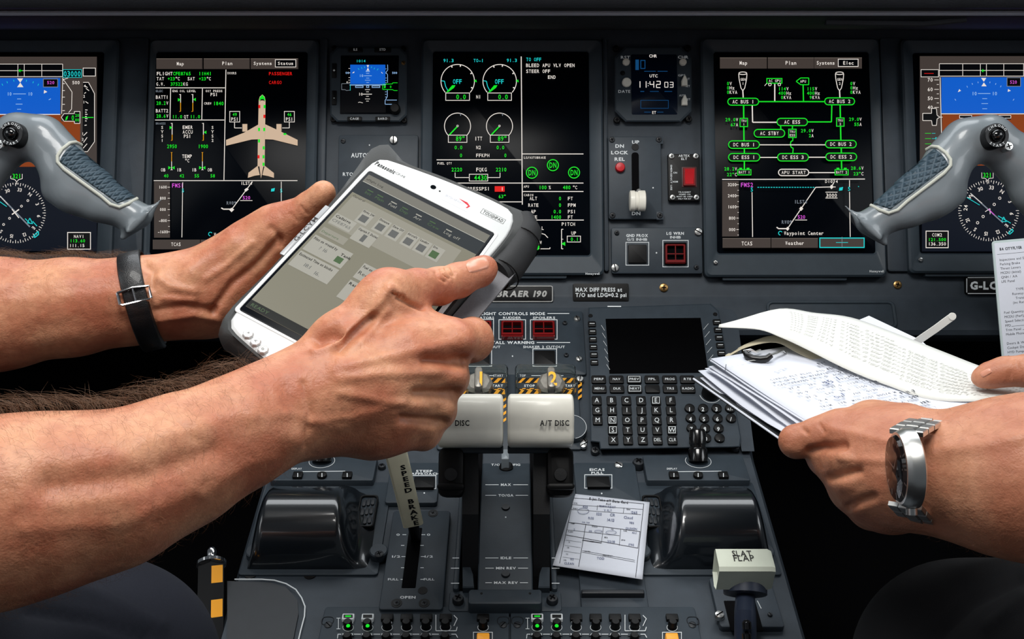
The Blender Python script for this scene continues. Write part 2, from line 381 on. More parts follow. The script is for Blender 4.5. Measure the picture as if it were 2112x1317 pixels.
d.PL([(54, 874), (54, 898), (74, 902), (84, 914), (94, 902), (112, 898), (112, 874)], EW, 3); d.FR(60, 872, 108, 898, EK); d.T('321', 84, 885, 22, EG, mono=15); d.L(84, 914, 84, 926, EW, 3)
d.L(360, 1050, 364, 1050, EM, 4); d.T('TERM', 378, 1073, 15, EM, mono=12.5)
d.FR(340, 1168, 455, 1252, EK); d.R(340, 1168, 455, 1252, EW, 4); d.T('NAV1', 397, 1188, 15, EW, mono=13.5); d.T('113.60', 390, 1210, 15, EG, mono=13); d.T('111.15', 387, 1234, 15, EW, mono=13)
d.done('flight_image', t)

# --- first officer's primary flight display (crop origin 1740,70 scale 2.801)
t, fr = display('primary flight display with speed tape numbers, behind the white checklist card', 1868, 80, 2270, 562, 1891, 108, 2230, 522)
d = Dr(fr, .0034, 1740, 70, 2.801)
d.FR(440, 128, 1320, 760, EGR); d.FR(452, 760, 1320, 1255, ENV)
d.FR(553, 170, 1320, 244, EK)
for y in (172, 210, 243): d.L(553, y, 1320, y, EW, 3)
for x in (553, 688, 790, 825, 925, 1040, 1150): d.L(x, 172, x, 243, EW, 3)
d.L(798, 212, 818, 212, EG, 4.5); d.P([(795, 212), (806, 202), (806, 222)], EG)
d.FR(447, 206, 548, 248, EK); d.R(447, 206, 548, 248, EW, 3); d.L(466, 228, 520, 228, ER, 3)
d.FR(565, 250, 1320, 458, EB); d.FR(570, 464, 1320, 760, EBR); d.L(565, 461, 1320, 461, EW, 4.5); d.L(557, 250, 566, 600, EW, 4)
for y, s_ in ((265, '70'), (320, '60'), (372, '50'), (424, '40')): d.T(s_, 500, y, 20, EW, mono=16); d.L(524, y, 550, y, EW, 3)
for y in (292, 346, 398): d.L(538, y, 550, y, EW, 3)
cr = [(457, 458), (508, 458), (508, 430), (536, 430), (540, 470), (556, 480), (540, 490), (536, 528), (512, 528), (508, 500), (457, 500)]
d.P(cr, EK); d.PL(cr, EW, 3.5, True); d.L(556, 480, 572, 480, EW, 3)
for y in (574, 604, 634, 664): d.L(470, y, 505, y, EG, 2.5); d.L(510, y, 530, y, EC, 2.5)
d.T('R', 536, 604, 15, EC)
d.P([(794, 254), (824, 254), (810, 276)], EW); d.P([(810, 280), (826, 302), (796, 302)], EW)
for x, y in ((712, 300), (742, 284), (776, 275), (846, 275), (880, 284), (910, 298), (642, 375), (985, 375)): d.L(x, y, x - (x - 810) * .04, y + 9, ELB, 3)
d.P([(660, 336), (668, 318), (678, 328)], EW); d.P([(948, 334), (950, 318), (966, 328)], EW)
d.L(776, 344, 848, 344, ELB, 3.5); d.T('10', 755, 344, 19, ELB, mono=15); d.T('10', 872, 344, 19, ELB, mono=15)
for y, w in ((373, 14), (402, 19), (432, 14)): d.L(815 - w, y, 815 + w, y, ELB, 3)
d.FR(944, 252, 1022, 302, EK); d.R(944, 252, 1022, 302, EBK, 3.5); d.T('520', 981, 278, 18, EM, mono=14)
d.FR(670, 470, 745, 486, EK); d.R(670, 470, 740, 486, EW, 3); d.FR(896, 470, 966, 494, EK); d.PL([(896, 470), (966, 470), (966, 486), (912, 486), (906, 498), (896, 498)], EW, 3, True)
cxx, cyy, rr = 838, 1020, 176
for i in range(72):
    a = math.radians(i * 5); r0 = rr - (19 if i % 2 == 0 else 11); d.L(cxx + r0 * math.cos(a), cyy + r0 * math.sin(a), cxx + rr * math.cos(a), cyy + rr * math.sin(a), EW, 3.2)
for tx, a in (('30', -111), ('33', -83), ('N', -55), ('3', -23), ('6', 8), ('E', 40), ('12', 67), ('15', 97), ('S', 126), ('21', 155), ('24', 187), ('W', 218)):
    q = math.radians(a); d.T(tx, cxx + 134 * math.cos(q), cyy + 134 * math.sin(q), 21, EW, rot=a + 90)
for x, y in ((902, 948), (870, 984), (806, 1054), (774, 1090)): d.CI(x, y, 7, EW, 3.5)
d.L(735, 922, 920, 1090, EBK, 7); d.L(735, 922, 800, 978, EW, 3.5); d.L(712, 944, 786, 988, EC, 3.5); d.PL([(818, 1026), (846, 1008), (846, 1040)], EW, 4); d.L(836, 1010, 872, 1046, EM, 5)
d.PL([(924, 1056), (940, 1084), (912, 1082)], EC, 4, True); d.L(892, 1050, 965, 1092, EC, 4); d.PL([(952, 1148), (974, 1126), (980, 1138), (960, 1156)], EC, 5, True)
d.PL([(798, 800), (798, 832), (820, 834), (830, 848), (840, 834), (864, 832), (864, 800)], EW, 3); d.FR(804, 800, 858, 828, EK); d.T('321', 830, 815, 26, EG, mono=17); d.L(830, 848, 830, 866, EW, 3)
d.FR(476, 1138, 604, 1234, EK); d.R(476, 1138, 604, 1234, EW, 4.5); d.T('COM2', 540, 1160, 18, EW, mono=15); d.T('121.500', 540, 1187, 17, EG, mono=15); d.T('136.350', 540, 1212, 18, EW, mono=15)
d.done('flight_image', t)
screw(t, fr, 1740 + 444 / 2.801, 70 + 1302 / 2.801, 4.5, STEEL, n0=.010)

# --- systems display with airplane status (crop origin 300,80 scale 2.928)
t, fr = display('systems display showing a tan airplane seen from above over a vertical profile', 300, 80, 652, 565, 314, 106, 630, 524)
d = Dr(fr, .0034, 300, 80, 2.928)
for x0, x1 in ((66, 346), (352, 632), (636, 924)): d.FR(x0, 118, x1, 182, EGR); d.L(x0, 120, x1, 120, EGR2, 3); d.L(x1 - 2, 118, x1 - 2, 180, EK, 3)
d.T('Map', 210, 150, 20, EW, mono=15); d.T('Plan', 494, 148, 20, EW, mono=16); d.T('Systems', 708, 148, 18, EW, mono=16); d.FR(784, 126, 908, 170, EK); d.R(784, 126, 908, 170, EW, 3.5); d.T('Status', 846, 148, 18, EW, mono=16)
W3 = 4.5
for a in ((62, 296, 480, 296), (58, 490, 476, 490), (50, 856, 918, 856), (486, 186, 474, 852), (152, 300, 148, 486), (344, 300, 340, 486)): d.L(*a, EW, W3)
d.T('FLIGHT', 116, 210, 20, EW, mono=16.4); d.T('CFE8765', 220, 210, 20, EG, mono=15.6); d.T('11H41', 360, 210, 20, EG, mono=16)
d.T('TAT', 90, 241, 19, EW, mono=16); d.T('+23', 156, 241, 19, EG, mono=15); d.T('\u00b0C', 194, 241, 19, EW, mono=14); d.T('SAT', 276, 241, 19, EW, mono=15.5); d.T('+23', 344, 241, 19, EG, mono=15); d.T('\u00b0C', 382, 241, 19, EW, mono=14)
d.T('G.W.', 92, 273, 19, EW, mono=14); d.T('37522', 188, 273, 19, EG, mono=15); d.T('KG', 242, 273, 19, EW, mono=15)
d.T('ELEC', 84, 315, 13, EBK, mono=11); d.T('ENG OIL LEVEL', 234, 315, 13, EW, mono=11); d.T('OXY PRESS', 414, 315, 13, EW, mono=11.5); d.T('PSI', 414, 336, 19, EW, mono=15)
d.T('BATT1', 100, 352, 20, EW, mono=15.5); d.T('28.2', 94, 388, 20, EG, mono=14.5); d.T('V', 132, 388, 20, EW, mono=14); d.T('BATT2', 100, 434, 20, EW, mono=15.5); d.T('28.6', 94, 466, 20, EG, mono=14.5); d.T('V', 132, 466, 20, EW, mono=14)
for x in (212, 286): d.L(x, 334, x, 385, EW, W3); d.L(x, 385, x, 438, EY, W3); d.L(x - 8, 336, x, 336, EW, 3); d.L(x - 8, 438, x, 438, EY, 3)
d.P([(196, 358), (214, 368), (196, 378)], EG); d.P([(304, 356), (288, 366), (304, 376)], EG)
d.T('11.0', 192, 470, 19, EG, mono=15.5); d.T('QT', 246, 470, 19, EW, mono=15); d.T('11.0', 300, 470, 19, EG, mono=15.5)
d.T('CREW', 376, 390, 13, EW, mono=11.5); d.T('1840', 441, 390, 21, EG, mono=16)
d.T('BRAKES', 92, 511, 12, EBK, mono=10)
for i, c in enumerate('SYS1'): d.T(c, 101, 535 + i * 26, 17, EW)
for i, c in enumerate('SYS2'): d.T(c, 405, 535 + i * 26, 17, EW)
for x, yy in ((161, 536), (350, 564)): d.L(x, 508, x, 578, EW, W3); d.L(x, 578, x, 613, EY, W3); d.L(x - 8, 510, x, 510, EW, 3); d.L(x - 7, 613, x, 613, EY, 3)
d.P([(146, 526), (163, 536), (146, 546)], EG); d.P([(368, 554), (352, 564), (368, 574)], EG)
d.T('EMER', 255, 534, 20, EW, mono=16); d.T('ACCU', 255, 562, 20, EW, mono=16); d.T('PSI', 253, 588, 20, EW, mono=15)
d.T('2950', 160, 649, 21, EG, mono=15.5); d.T('1900', 348, 649, 21, EG, mono=15.5); d.T('TEMP', 251, 709, 21, EW, mono=15.5); d.T('\u00b0C', 252, 736, 19, EW, mono=14)
for x in (158, 344): d.L(x, 686, x, 740, EY, 4); d.L(x, 740, x, 790, EW, 4); d.L(x - 5, 686, x + 5, 686, EY, 3); d.P([(x - 20, 768), (x - 2, 778), (x - 20, 788)], EG); d.P([(x + 18, 768), (x + 1, 778), (x + 18, 788)], EG); d.P([(x - 8, 792), (x, 784), (x + 8, 792)], EW)
for s_, x in (('OB', 107), ('IB', 203), ('IB', 294), ('OB', 389)): d.T(s_, x, 791, 19, EW, mono=15)
for s_, x in (('40', 125), ('42', 220), ('55', 310), ('58', 406)): d.T(s_, x, 827, 19, EG, mono=15)
d.T('DOORS', 522, 207, 13, EW, mono=11); d.T('PASSENGER', 816, 210, 19, ER, mono=16); d.T('CARGO', 784, 263, 19, ER, mono=16)
body = [(706, 336), (720, 350), (725, 372), (725, 516), (722, 600), (720, 768), (776, 810), (776, 838), (740, 828), (708, 820), (698, 842), (690, 820), (660, 826), (618, 838), (622, 808), (677, 768), (679, 600), (682, 516), (684, 372), (690, 350)]
d.P([(684, 372), (690, 350), (706, 336), (720, 350), (725, 372), (722, 600), (720, 770), (677, 770), (679, 600)], ET)
d.P([(684, 516), (684, 606), (640, 608), (487, 645), (487, 610), (596, 566)], ET); d.P([(724, 516), (810, 556), (919, 610), (919, 645), (770, 608), (722, 606)], ET)
d.P([(678, 766), (690, 822), (660, 826), (618, 839), (622, 808)], ET); d.P([(720, 766), (776, 810), (776, 839), (740, 828), (706, 822)], ET); d.P([(688, 768), (712, 768), (698, 843)], ET)
d.P([(686, 376), (690, 355), (706, 337), (720, 355), (725, 376), (716, 368), (695, 368)], EG); d.P([(690, 380), (697, 364), (714, 364), (722, 380), (712, 372), (698, 372)], EK)
d.FR(585, 514, 615, 560, ET); d.FR(791, 514, 822, 560, ET); d.L(585, 514, 585, 560, EGR2, 3); d.L(822, 514, 822, 560, EGR2, 3)
for x, y, m_ in ((688, 409, ER), (719, 409, EG), (718, 468, ER), (686, 547, EG), (717, 547, EG), (686, 616, EG), (714, 658, EG), (683, 712, ER), (713, 712, EG), (713, 757, EG)): d.FR(x - 6, y - 10, x + 6, y + 10, m_)
d.DI(842, 575, 10, EG, 6)
for x, s_ in ((539, '49'), (869, '46')): d.R(x - 30, 438, x + 30, 502, EW, 3.5); d.T(s_, x, 457, 18, EG, mono=14); d.T('PSI', x, 485, 20, EW, mono=15)
d.PL([(538, 504), (538, 538), (582, 538)], EW, 4); d.PL([(869, 504), (869, 538), (826, 538)], EW, 4)
d.FR(52, 862, 148, 1200, EGR); d.FR(44, 1212, 330, 1270, EGR); d.FR(334, 1212, 620, 1270, EGR); d.FR(624, 1212, 905, 1270, EGR); d.T('TCAS', 184, 1240, 20, EW, mono=15)
for y, s_ in ((895, '1600'), (962, '800'), (1030, '000'), (1097, '-800'), (1165, '-1600')): d.T(s_, 105, y, 17, EW, mono=12.5); d.L(134, y, 148, y, EW, 3)
for y in (930, 996, 1064, 1132): d.L(138, y, 146, y, EW, 3)
d.T('FMS1', 195, 885, 24, EM, mono=18); d.L(225, 866, 220, 1198, EW, 4); d.T('5', 226, 916, 21, EC)
d.T('ILST4', 610, 872, 18, EW, mono=14); d.L(646, 862, 520, 1030, EW, 5); d.P([(596, 912), (610, 900), (624, 908), (608, 922)], EW); d.P([(504, 1030), (520, 1020), (536, 1030), (520, 1046)], EW); d.PL([(524, 1028), (470, 1028), (458, 1020)], EW, 7)
d.T('520', 610, 959, 20, EM, mono=16); d.L(572, 976, 646, 976, EW, 3.5); d.T('RW09', 519, 991, 19, EBK, mono=15); d.P([(760, 905), (782, 900), (778, 920), (758, 922)], EC); d.L(820, 862, 820, 1000, EW, 4); d.T('5', 820, 916, 21, EC)
d.CI(392, 1178, 11, EC, 4, 90, 330); d.T('Waypoint Center', 412, 1180, 18, EW, mono=15.5, al='l'); d.L(820, 1000, 820, 1200, EW, 4)
d.done('systems_image', t)

# --- engine display (crop origin 870,80 scale 2.634)
t, fr = display('engine display with round green-needle gauges and a column of messages', 868, 80, 1244, 566, 891, 105, 1216, 526, logo=(1222, 564))
d = Dr(fr, .0034, 870, 80, 2.634)
d.L(540, 96, 546, 900, EW, 5); d.L(80, 657, 540, 657, EW, 4.5); d.L(60, 783, 878, 783, EW, 4.5); d.L(60, 885, 542, 885, EW, 4.5); d.L(546, 625, 878, 625, EW, 4.5); d.L(546, 829, 878, 829, EW, 4.5); d.L(546, 984, 880, 984, EW, 4.5)
for x in (195, 423):
    d.CI(x, 230, 91, EW, 4, 138, 402); a = x - 195
    for q in (-112, -80, -30, 25): d.L(x + 91 * math.cos(math.radians(q)), 230 + 91 * math.sin(math.radians(q)), x + 80 * math.cos(math.radians(q)), 230 + 80 * math.sin(math.radians(q)), EW, 6)
    d.PL([(x - 88, 228), (x - 72, 230), (x - 66, 258), (x - 52, 284)], EC, 4); d.T('OFF', x - 2, 232, 24, EC, mono=17)
    d.P([(x - 64, 292), (x - 30, 252), (x - 12, 252), (x - 20, 266), (x - 50, 288)], EG); d.P([(x + 86, 229), (x + 100, 221), (x + 104, 236)], EG)
    d.FR(x - 65, 296, x + 64, 333, EK); d.R(x - 65, 294, x + 64, 334, EW, 3.5); d.T('0.0', x + 18, 315, 24, EG, mono=18.5)
    cx2 = x
    d.CI(cx2 - 1, 474, 71, EW, 4, 130, 410); d.L(cx2 - 46, 522, cx2 - 2, 476, EG, 7); d.CI(cx2 - 1, 473, 4.5, EW, 3); d.L(cx2 + 14, 404, cx2 + 16, 418, EBK, 4)
    d.FR(cx2 - 51, 525, cx2 + 50, 560, EK); d.R(cx2 - 51, 523, cx2 + 50, 562, EW, 3.5); d.T('89\u00b0', cx2 + 14, 542, 25, EG, mono=17)
    d.T('0.0', cx2 + 4, 590, 19, EG, mono=15); d.T('0', cx2 + (18 if a == 0 else 31), 633, 19, EG, mono=14)
d.T('91.3', 145, 118, 17, EC, mono=14.5); d.T('TO-1', 308, 118, 17, EC, mono=14); d.T('91.3', 489, 117, 17, EC, mono=14.5)
d.T('N1', 308, 315, 18, EW, mono=14); d.T('ITT', 308, 542, 20, EW, mono=14.5); d.T('N2', 308, 590, 18, EW, mono=14); d.T('FFKPH', 331, 633, 18, EW, mono=15)
d.T('TO OFF', 608, 112, 18, EC, mono=14); d.T('BLEED APU VLV OPEN', 698, 144, 18, EW, mono=14.8); d.T('STEER OFF', 632, 176, 18, EW, mono=14.8); d.T('END', 706, 208, 18, EW, mono=15)
d.T('FUEL QTY', 124, 676, 12, EW, mono=10); d.T('2220', 190, 710, 20, EG, mono=15); d.T('FQKG', 324, 710, 20, EW, mono=15); d.T('2210', 431, 710, 20, EG, mono=15)
d.PL([(181, 726), (181, 753), (256, 753)], EW, 3.5); d.PL([(425, 726), (425, 753), (360, 753)], EW, 3.5); d.R(258, 735, 358, 772, EW, 3.5); d.T('4430', 319, 754, 25, EG, mono=18)
d.T('OIL', 120, 800, 12, EW, mono=10); d.T('PRESSPSI', 308, 814, 18, EW, mono=15.3); d.FR(396, 800, 450, 830, ER); d.T('1', 437, 815, 18, EW); d.T('TEMP', 310, 856, 18, EW, mono=15); d.T('63\u00b0', 437, 856, 18, EG, mono=14)
d.T('LG/AUTOBRAKE', 614, 645, 12, EW, mono=10)
for x, y in ((712, 686), (598, 727), (827, 726)): d.CI(x, y, 30, EG, 5); d.T('DN', x, y, 29, EG, mono=21)
d.T('APU', 568, 802, 12, EW, mono=10); d.T('100', 657, 807, 19, EG, mono=14.5); d.T('%', 695, 807, 18, EW, mono=14); d.T('480', 787, 807, 19, EG, mono=14.5); d.T('\u00b0C', 832, 807, 18, EW, mono=13)
d.T('CABIN', 580, 848, 12, EW, mono=10.5)
for y, a, b_, c_ in ((867, 'ALT', '0', 'FT'), (903, 'RATE', '0', 'FPM'), (938, '\u0394P', '0.0', 'PSI'), (968, 'LFE', '1400', 'FT')):
    d.T(a, 606, y, 18, EW, mono=14.5); d.T(b_, 758, y, 19, EG, mono=14.5, al='r'); d.T(c_, 792, y, 18, EW, mono=15, al='l')
d.T('ROLL', 636, 1028, 18, EW, mono=14); d.T('PITCH', 796, 1006, 18, EW, mono=15); d.PL([(768, 1034), (759, 1034), (759, 1140), (768, 1140)], EW, 4); d.L(759, 1088, 768, 1088, EW, 3); d.P([(756, 1112), (779, 1102), (779, 1124)], EG)
d.T('UP', 825, 1055, 18, EW, mono=14.5); d.R(790, 1071, 862, 1103, EW, 3.5); d.T('0.1', 830, 1088, 18, EG, mono=15)
d.PL([(600, 1052), (640, 1054), (668, 1062), (685, 1080)], EW, 4); d.T('YAW', 632, 1106, 18, EW, mono=14); d.PL([(600, 1140), (696, 1140), (696, 1132)], EW, 4); d.P([(634, 1122), (646, 1122), (632, 1146), (622, 1146)], EG)
d.done('engine_image', t)

# --- electrical synoptic display (crop origin 1450,70 scale 2.582)
t, fr = display('electrical systems display with green bus diagram linked by green and white lines', 1450, 78, 1822, 570, 1476, 106, 1800, 522, logo=(1808, 559))
d = Dr(fr, .0034, 1450, 70, 2.582)
for x0, x1 in ((90, 340), (345, 590), (592, 846)): d.FR(x0, 126, x1, 184, EGR); d.L(x0, 127, x1, 127, EGR2, 3)
d.T('Map', 215, 154, 19, EW, mono=14.5); d.T('Plan', 468, 154, 19, EW, mono=15); d.T('Systems', 653, 154, 18, EW, mono=14); d.FR(720, 134, 826, 173, EK); d.R(720, 134, 826, 173, EW, 3.5); d.T('Elec', 774, 154, 18, EW, mono=14.5)
def pill(x0, y0, x1, y1, txt, m_=EG, h=18):
    ym, r = (y0 + y1) / 2, (y1 - y0) / 2
    d.P([(x0 + r + r * math.cos(math.radians(a)), ym + r * math.sin(math.radians(a))) for a in range(90, 271, 15)] + [(x1 - r + r * math.cos(math.radians(a)), ym + r * math.sin(math.radians(a))) for a in range(-90, 91, 15)], EK)
    d.PL([(x0 + r, y0), (x1 - r, y0)], m_, 5); d.PL([(x0 + r, y1), (x1 - r, y1)], m_, 5); d.CI(x0 + r, ym, r, m_, 5, 90, 270); d.CI(x1 - r, ym, r, m_, 5, -90, 90)
    d.T(txt, (x0 + x1) / 2, ym, h, EW, mono=14.6)
G5 = 6
for x in (212, 727):
    d.PL([(x - 22, 212), (x - 20, 240), (x - 10, 288), (x, 302), (x + 10, 288), (x + 20, 240), (x + 22, 212)], EW, 4); d.CI(x, 209, 21, EW, 4, 0, 360, 7); d.L(x, 302, x + 2, 338, EW, 6)
d.T('GEN', 213, 242, 13, EW, mono=10); d.T('1', 213, 264, 13, EW); d.T('GEN', 728, 242, 13, EW, mono=10); d.T('2', 728, 264, 13, EW)
d.R(340, 237, 420, 262, EG, 4.5); d.T('AC GPU', 382, 249, 13, EW, mono=11); d.CI(356, 269, 7, EW, 3.5); d.CI(406, 269, 7, EW, 3.5); d.L(340, 262, 328, 276, EW, 3)
d.PL([(563, 234), (520, 234), (496, 252), (520, 270), (563, 270)], EG, 4.5, True); d.T('APU', 533, 252, 13, EW, mono=11)
d.L(382, 266, 382, 356, EW, 6); d.L(533, 272, 535, 356, EG, G5); d.L(296, 360, 650, 360, EG, G5)
for x, a, b_, c_ in ((140, '0', '0', '0'), (797, '0', '0', '0')):
    for k, (n_, u_) in enumerate((('0', 'V'), ('0', 'Hz'), ('0', 'KVA'))): d.T(n_, x - 7, 264 + 23 * k, 17, EG, mono=13); d.T(u_, x, 264 + 23 * k, 17, EW, mono=14.5, al='l')
for x, vals in ((400, ('114', '400', '0')), (552, ('115', '400', '9'))):
    for k, (n_, u_) in enumerate(zip(vals, ('V', 'Hz', 'KVA'))): d.T(n_, x + 42 - (14 if k == 2 else 0), 292 + 23 * k, 17, EG, mono=14, al='r'); d.T(u_, x + 43 - (14 if k == 2 else 0), 292 + 23 * k, 17, EW, mono=14, al='l')
d.PL([(262, 376), (264, 470), (395, 470)], EW, 6); d.PL([(686, 376), (684, 468), (556, 468)], EG, G5); d.L(216, 376, 218, 570, EG, G5 + 1); d.L(730, 376, 734, 566, EG, G5 + 1); d.L(413, 486, 415, 512, EG, G5); d.L(476, 486, 476, 506, EG, G5)
d.PL([(478, 550), (478, 568), (468, 572), (465, 590), (470, 604), (480, 608), (478, 636)], EG, G5 - 1); d.L(300, 590, 655, 590, EW, 5); d.L(300, 657, 398, 657, EW, 5); d.L(560, 656, 655, 656, EW, 5); d.L(220, 606, 220, 720, EG, G5 + 1); d.L(736, 604, 738, 718, EG, G5 + 1); d.L(564, 738, 702, 738, EW, 5)
pill(132, 342, 296, 379, 'AC BUS 1'); pill(648, 340, 807, 377, 'AC BUS 2'); pill(394, 449, 556, 488, 'AC ESS'); pill(272, 508, 435, 549, 'AC STBY'); pill(136, 569, 300, 609, 'DC BUS 1'); pill(652, 566, 816, 606, 'DC BUS 2'); pill(136, 636, 302, 676, 'DC ESS 1'); pill(397, 636, 561, 676, 'DC ESS 3'); pill(654, 634, 818, 674, 'DC ESS 2'); pill(402, 720, 563, 754, 'APU START', EW, 16)
for x, y, a, b_ in ((217, 471, 'TRU', '1'), (731, 469, 'TRU', '2'), (476, 529, 'TRU', 'ESS')): d.FR(x - 20, y - 22, x + 20, y + 22, EK); d.R(x - 20, y - 22, x + 20, y + 22, EG, 4.5); d.T(a, x, y - 9, 12, EW, mono=10); d.T(b_, x, y + 10, 12, EW, mono=10)
for x, s_ in ((220, 'BATT 1'), (738, 'BATT 2')): d.FR(x - 35, 722, x + 35, 750, EK); d.R(x - 35, 722, x + 35, 750, EG, 4.5); d.T(s_, x, 736, 13, EW, mono=10); d.FR(x - 27, 712, x - 12, 720, EG); d.FR(x + 12, 712, x + 27, 720, EG)
for n_, u_, x, y in (('29.0', 'V', 174, 456), ('67', 'A', 174, 483), ('29.0', 'V', 832, 454), ('55', 'A', 832, 481), ('29.0', 'V', 576, 515), ('2', 'A', 576, 541), ('28.2', 'V', 168, 718), ('22\u00b0', 'C', 168, 748), ('28.6', 'V', 842, 714), ('23\u00b0', 'C', 842, 744)): d.T(n_, x, y, 17, EG, mono=14, al='r'); d.T(u_, x, y, 17, EW, mono=14, al='l')
d.L(102, 774, 862, 772, EW, 4.5); d.FR(102, 782, 190, 1078, EGR)
for y, s_ in ((802, '3200'), (861, '2400'), (920, '1600'), (980, '800'), (1041, '000')): d.T(s_, 155, y, 16, EW, mono=12); d.L(178, y, 190, y, EW, 3)
for y in (832, 892, 950, 1010, 1070): d.L(184, y, 190, y, EW, 3)
d.T('FMS2', 234, 803, 22, EM, mono=17); d.T('5', 260, 828, 20, EC); d.L(261, 842, 264, 1080, EW, 4); d.L(780, 778, 780, 815, EW, 4); d.T('5', 778, 824, 20, EC); d.L(780, 840, 784, 1080, EW, 4)
for i in range(22): d.L(290 + i * 14, 816, 299 + i * 14, 816, EC, 4)
d.PL([(450, 1036), (522, 930), (600, 816), (684, 814), (700, 784)], EW, 4.5); d.L(684, 814, 706, 814, EW, 4); d.P([(512, 930), (522, 918), (534, 930), (522, 942)], EW); d.P([(674, 814), (684, 802), (696, 814), (684, 826)], EW); d.P([(440, 1036), (450, 1026), (460, 1036), (450, 1048)], EW); d.PL([(450, 1036), (402, 1036), (392, 1028)], EW, 6)
d.T('ILST4', 520, 893, 18, EBK, mono=14); d.T('520', 524, 974, 18, EM, mono=14); d.L(490, 990, 554, 990, EW, 3.5); d.T('RW09', 446, 1001, 18, EBK, mono=14); d.T('D10T4', 684, 785, 15, EW, mono=14); d.T('3000', 684, 859, 18, EW, mono=15); d.L(652, 842, 716, 842, EW, 3.5); d.L(652, 873, 716, 873, EW, 3.5)
d.P([(726, 818), (746, 814), (742, 832), (724, 834)], EC); d.DI(828, 812, 2.5, EC)
d.CI(412, 1060, 10, EC, 4, 90, 330); d.T('Waypoint Center', 430, 1060, 19, EW, mono=14.2, al='l')
for x0, x1 in ((104, 360), (364, 612)): d.FR(x0, 1086, x1, 1138, EGR); d.L(x0, 1088, x1, 1088, EGR2, 3)
d.FR(622, 1086, 858, 1136, EGR); d.R(622, 1086, 858, 1136, EC, 5); d.T('TCAS', 234, 1115, 20, EW, mono=15); d.T('Weather', 488, 1113, 19, EW, mono=14.5); d.L(708, 1110, 772, 1110, EC, 3); d.L(740, 1080, 740, 1136, EBK, 3)
d.done('systems_image', t)
screw(t, fr, 1450 + 66 / 2.582, 70 + 1215 / 2.582, 4.5, STEEL, n0=.010)
# ---------------------------------------------------------------- small instruments on the panel
def octo(fr, x0, y0, x1, y1, c, n):
    pts = [(x0 + c, y0), (x1 - c, y0), (x1, y0 + c), (x1, y1 - c), (x1 - c, y1), (x0 + c, y1), (x0, y1 - c), (x0, y0 + c)]
    return [fr.loc(*p, n) for p in reversed(pts)]
def octo_bezel(t, fr, x0, y0, x1, y1, c, m=BEZEL):
    mb = MB(); a = octo(fr, x0, y0, x1, y1, c, -.004); b = octo(fr, x0, y0, x1, y1, c, .005); e = octo(fr, x0 + 3, y0 + 3, x1 - 3, y1 - 3, c, .0065)
    mb.loops([a, b, e], m, True, True); return mb.build('bezel', t, smooth=0)
def button(t, fr, x0, y0, x1, y1, n0, h, m=BLACK, txt=None, th=4, rad=.001, name='button', bold=.02, lm=None, box=False, tm=None, tw=None):
    mb = MB(); mb.slab(fr.rect(x0, y0, x1, y1, n0 + h), rad, n0, n0 + h, min(.0008, h * .5), m)
    if txt:
        d = Dr(fr, n0 + h + .00005, mb=mb); d.T(txt, (x0 + x1) / 2, (y0 + y1) / 2, th, tm or lm or LEG, bold=bold, w=tw)
        if box: d.R(x0 + 3, y0 + 2.5, x1 - 3, y1 - 2.5, LEG, 1.0)
    return mb.build(name, t)

# standby attitude instrument
fr = PA.at(758, 172); t = thing('standby_instrument', 'small square standby attitude instrument with blue sky half and cage button', 'flight instrument', fr)
octo_bezel(t, fr, 681, 97, 839, 251, 14)
MB().slab(fr.rect(702, 114, 822, 235, .007), .001, .004, .0068, .0002, GLASS).build('screen', t)
d = Dr(fr, .0069, 650, 60, 4.392)
d.FR(318, 322, 636, 498, EB); d.L(312, 506, 640, 504, ELB, 7); d.FR(236, 510, 640, 756, EK)
d.T('1014', 414, 289, 22, EC, mono=22); d.P([(466, 326), (488, 326), (478, 350)], EW); d.P([(478, 348), (490, 374), (466, 374)], EW); d.R(462, 378, 492, 386, ELB, 4)
for x, y in ((388, 354), (418, 345), (446, 338), (512, 338), (540, 350), (572, 358)): d.L(x, y, x - (x - 478) * .12, y + 14, EC, 4)
d.P([(334, 400), (354, 382), (354, 396)], EW); d.P([(598, 384), (616, 404), (602, 398)], EW)
d.T('10', 418, 422, 22, ELB, mono=20); d.L(442, 422, 512, 422, ELB, 5)
for y, w in ((402, 14), (443, 14), (463, 25), (484, 12)): d.L(476 - w, y, 476 + w, y, ELB, 4)
d.R(366, 514, 434, 528, ELB, 5); d.R(516, 514, 586, 528, ELB, 5); d.R(466, 512, 486, 528, ELB, 5)
for y, w in ((548, 22), (568, 12), (608, 12), (632, 22), (652, 12)): d.L(474 - w, y, 474 + w, y, EW, 4.5)
d.T('10', 412, 589, 24, EW, mono=20); d.L(432, 589, 514, 589, EW, 6); d.PL([(390, 664), (404, 660), (416, 664), (432, 668)], EW, 4)
d.PL([(318, 552), (284, 556), (270, 548), (240, 548), (240, 494), (316, 492)], EBK, 4); d.L(318, 500, 318, 556, EC, 4)
d.PL([(746, 486), (702, 486), (700, 496), (612, 500), (612, 546), (700, 548), (716, 556), (746, 556)], EG, 5); d.P([(624, 510), (640, 514), (636, 534), (624, 534)], EG); d.T('0', 684, 522, 20, EG)
d.PL([(656, 322), (658, 370), (640, 392), (656, 412), (656, 486)], ELB, 4.5); d.PL([(654, 552), (654, 610), (634, 646), (634, 680), (698, 680)], ELB, 5); d.L(646, 642, 740, 642, ELB, 5)
for y in (356, 396, 438, 462, 482): d.L(302, y, 318, y, EW, 3.5); d.L(636, y + 4, 648, y + 4, ELB, 3.5)
d.T('00', 292, 396, 18, ELB, mono=18); d.T('500', 720, 396, 18, ELB, mono=16); d.T('6', 290, 480, 18, EW)
for y in (568, 590, 614): d.L(634, y, 646, y, ELB, 4)
d.done('attitude_image', t)
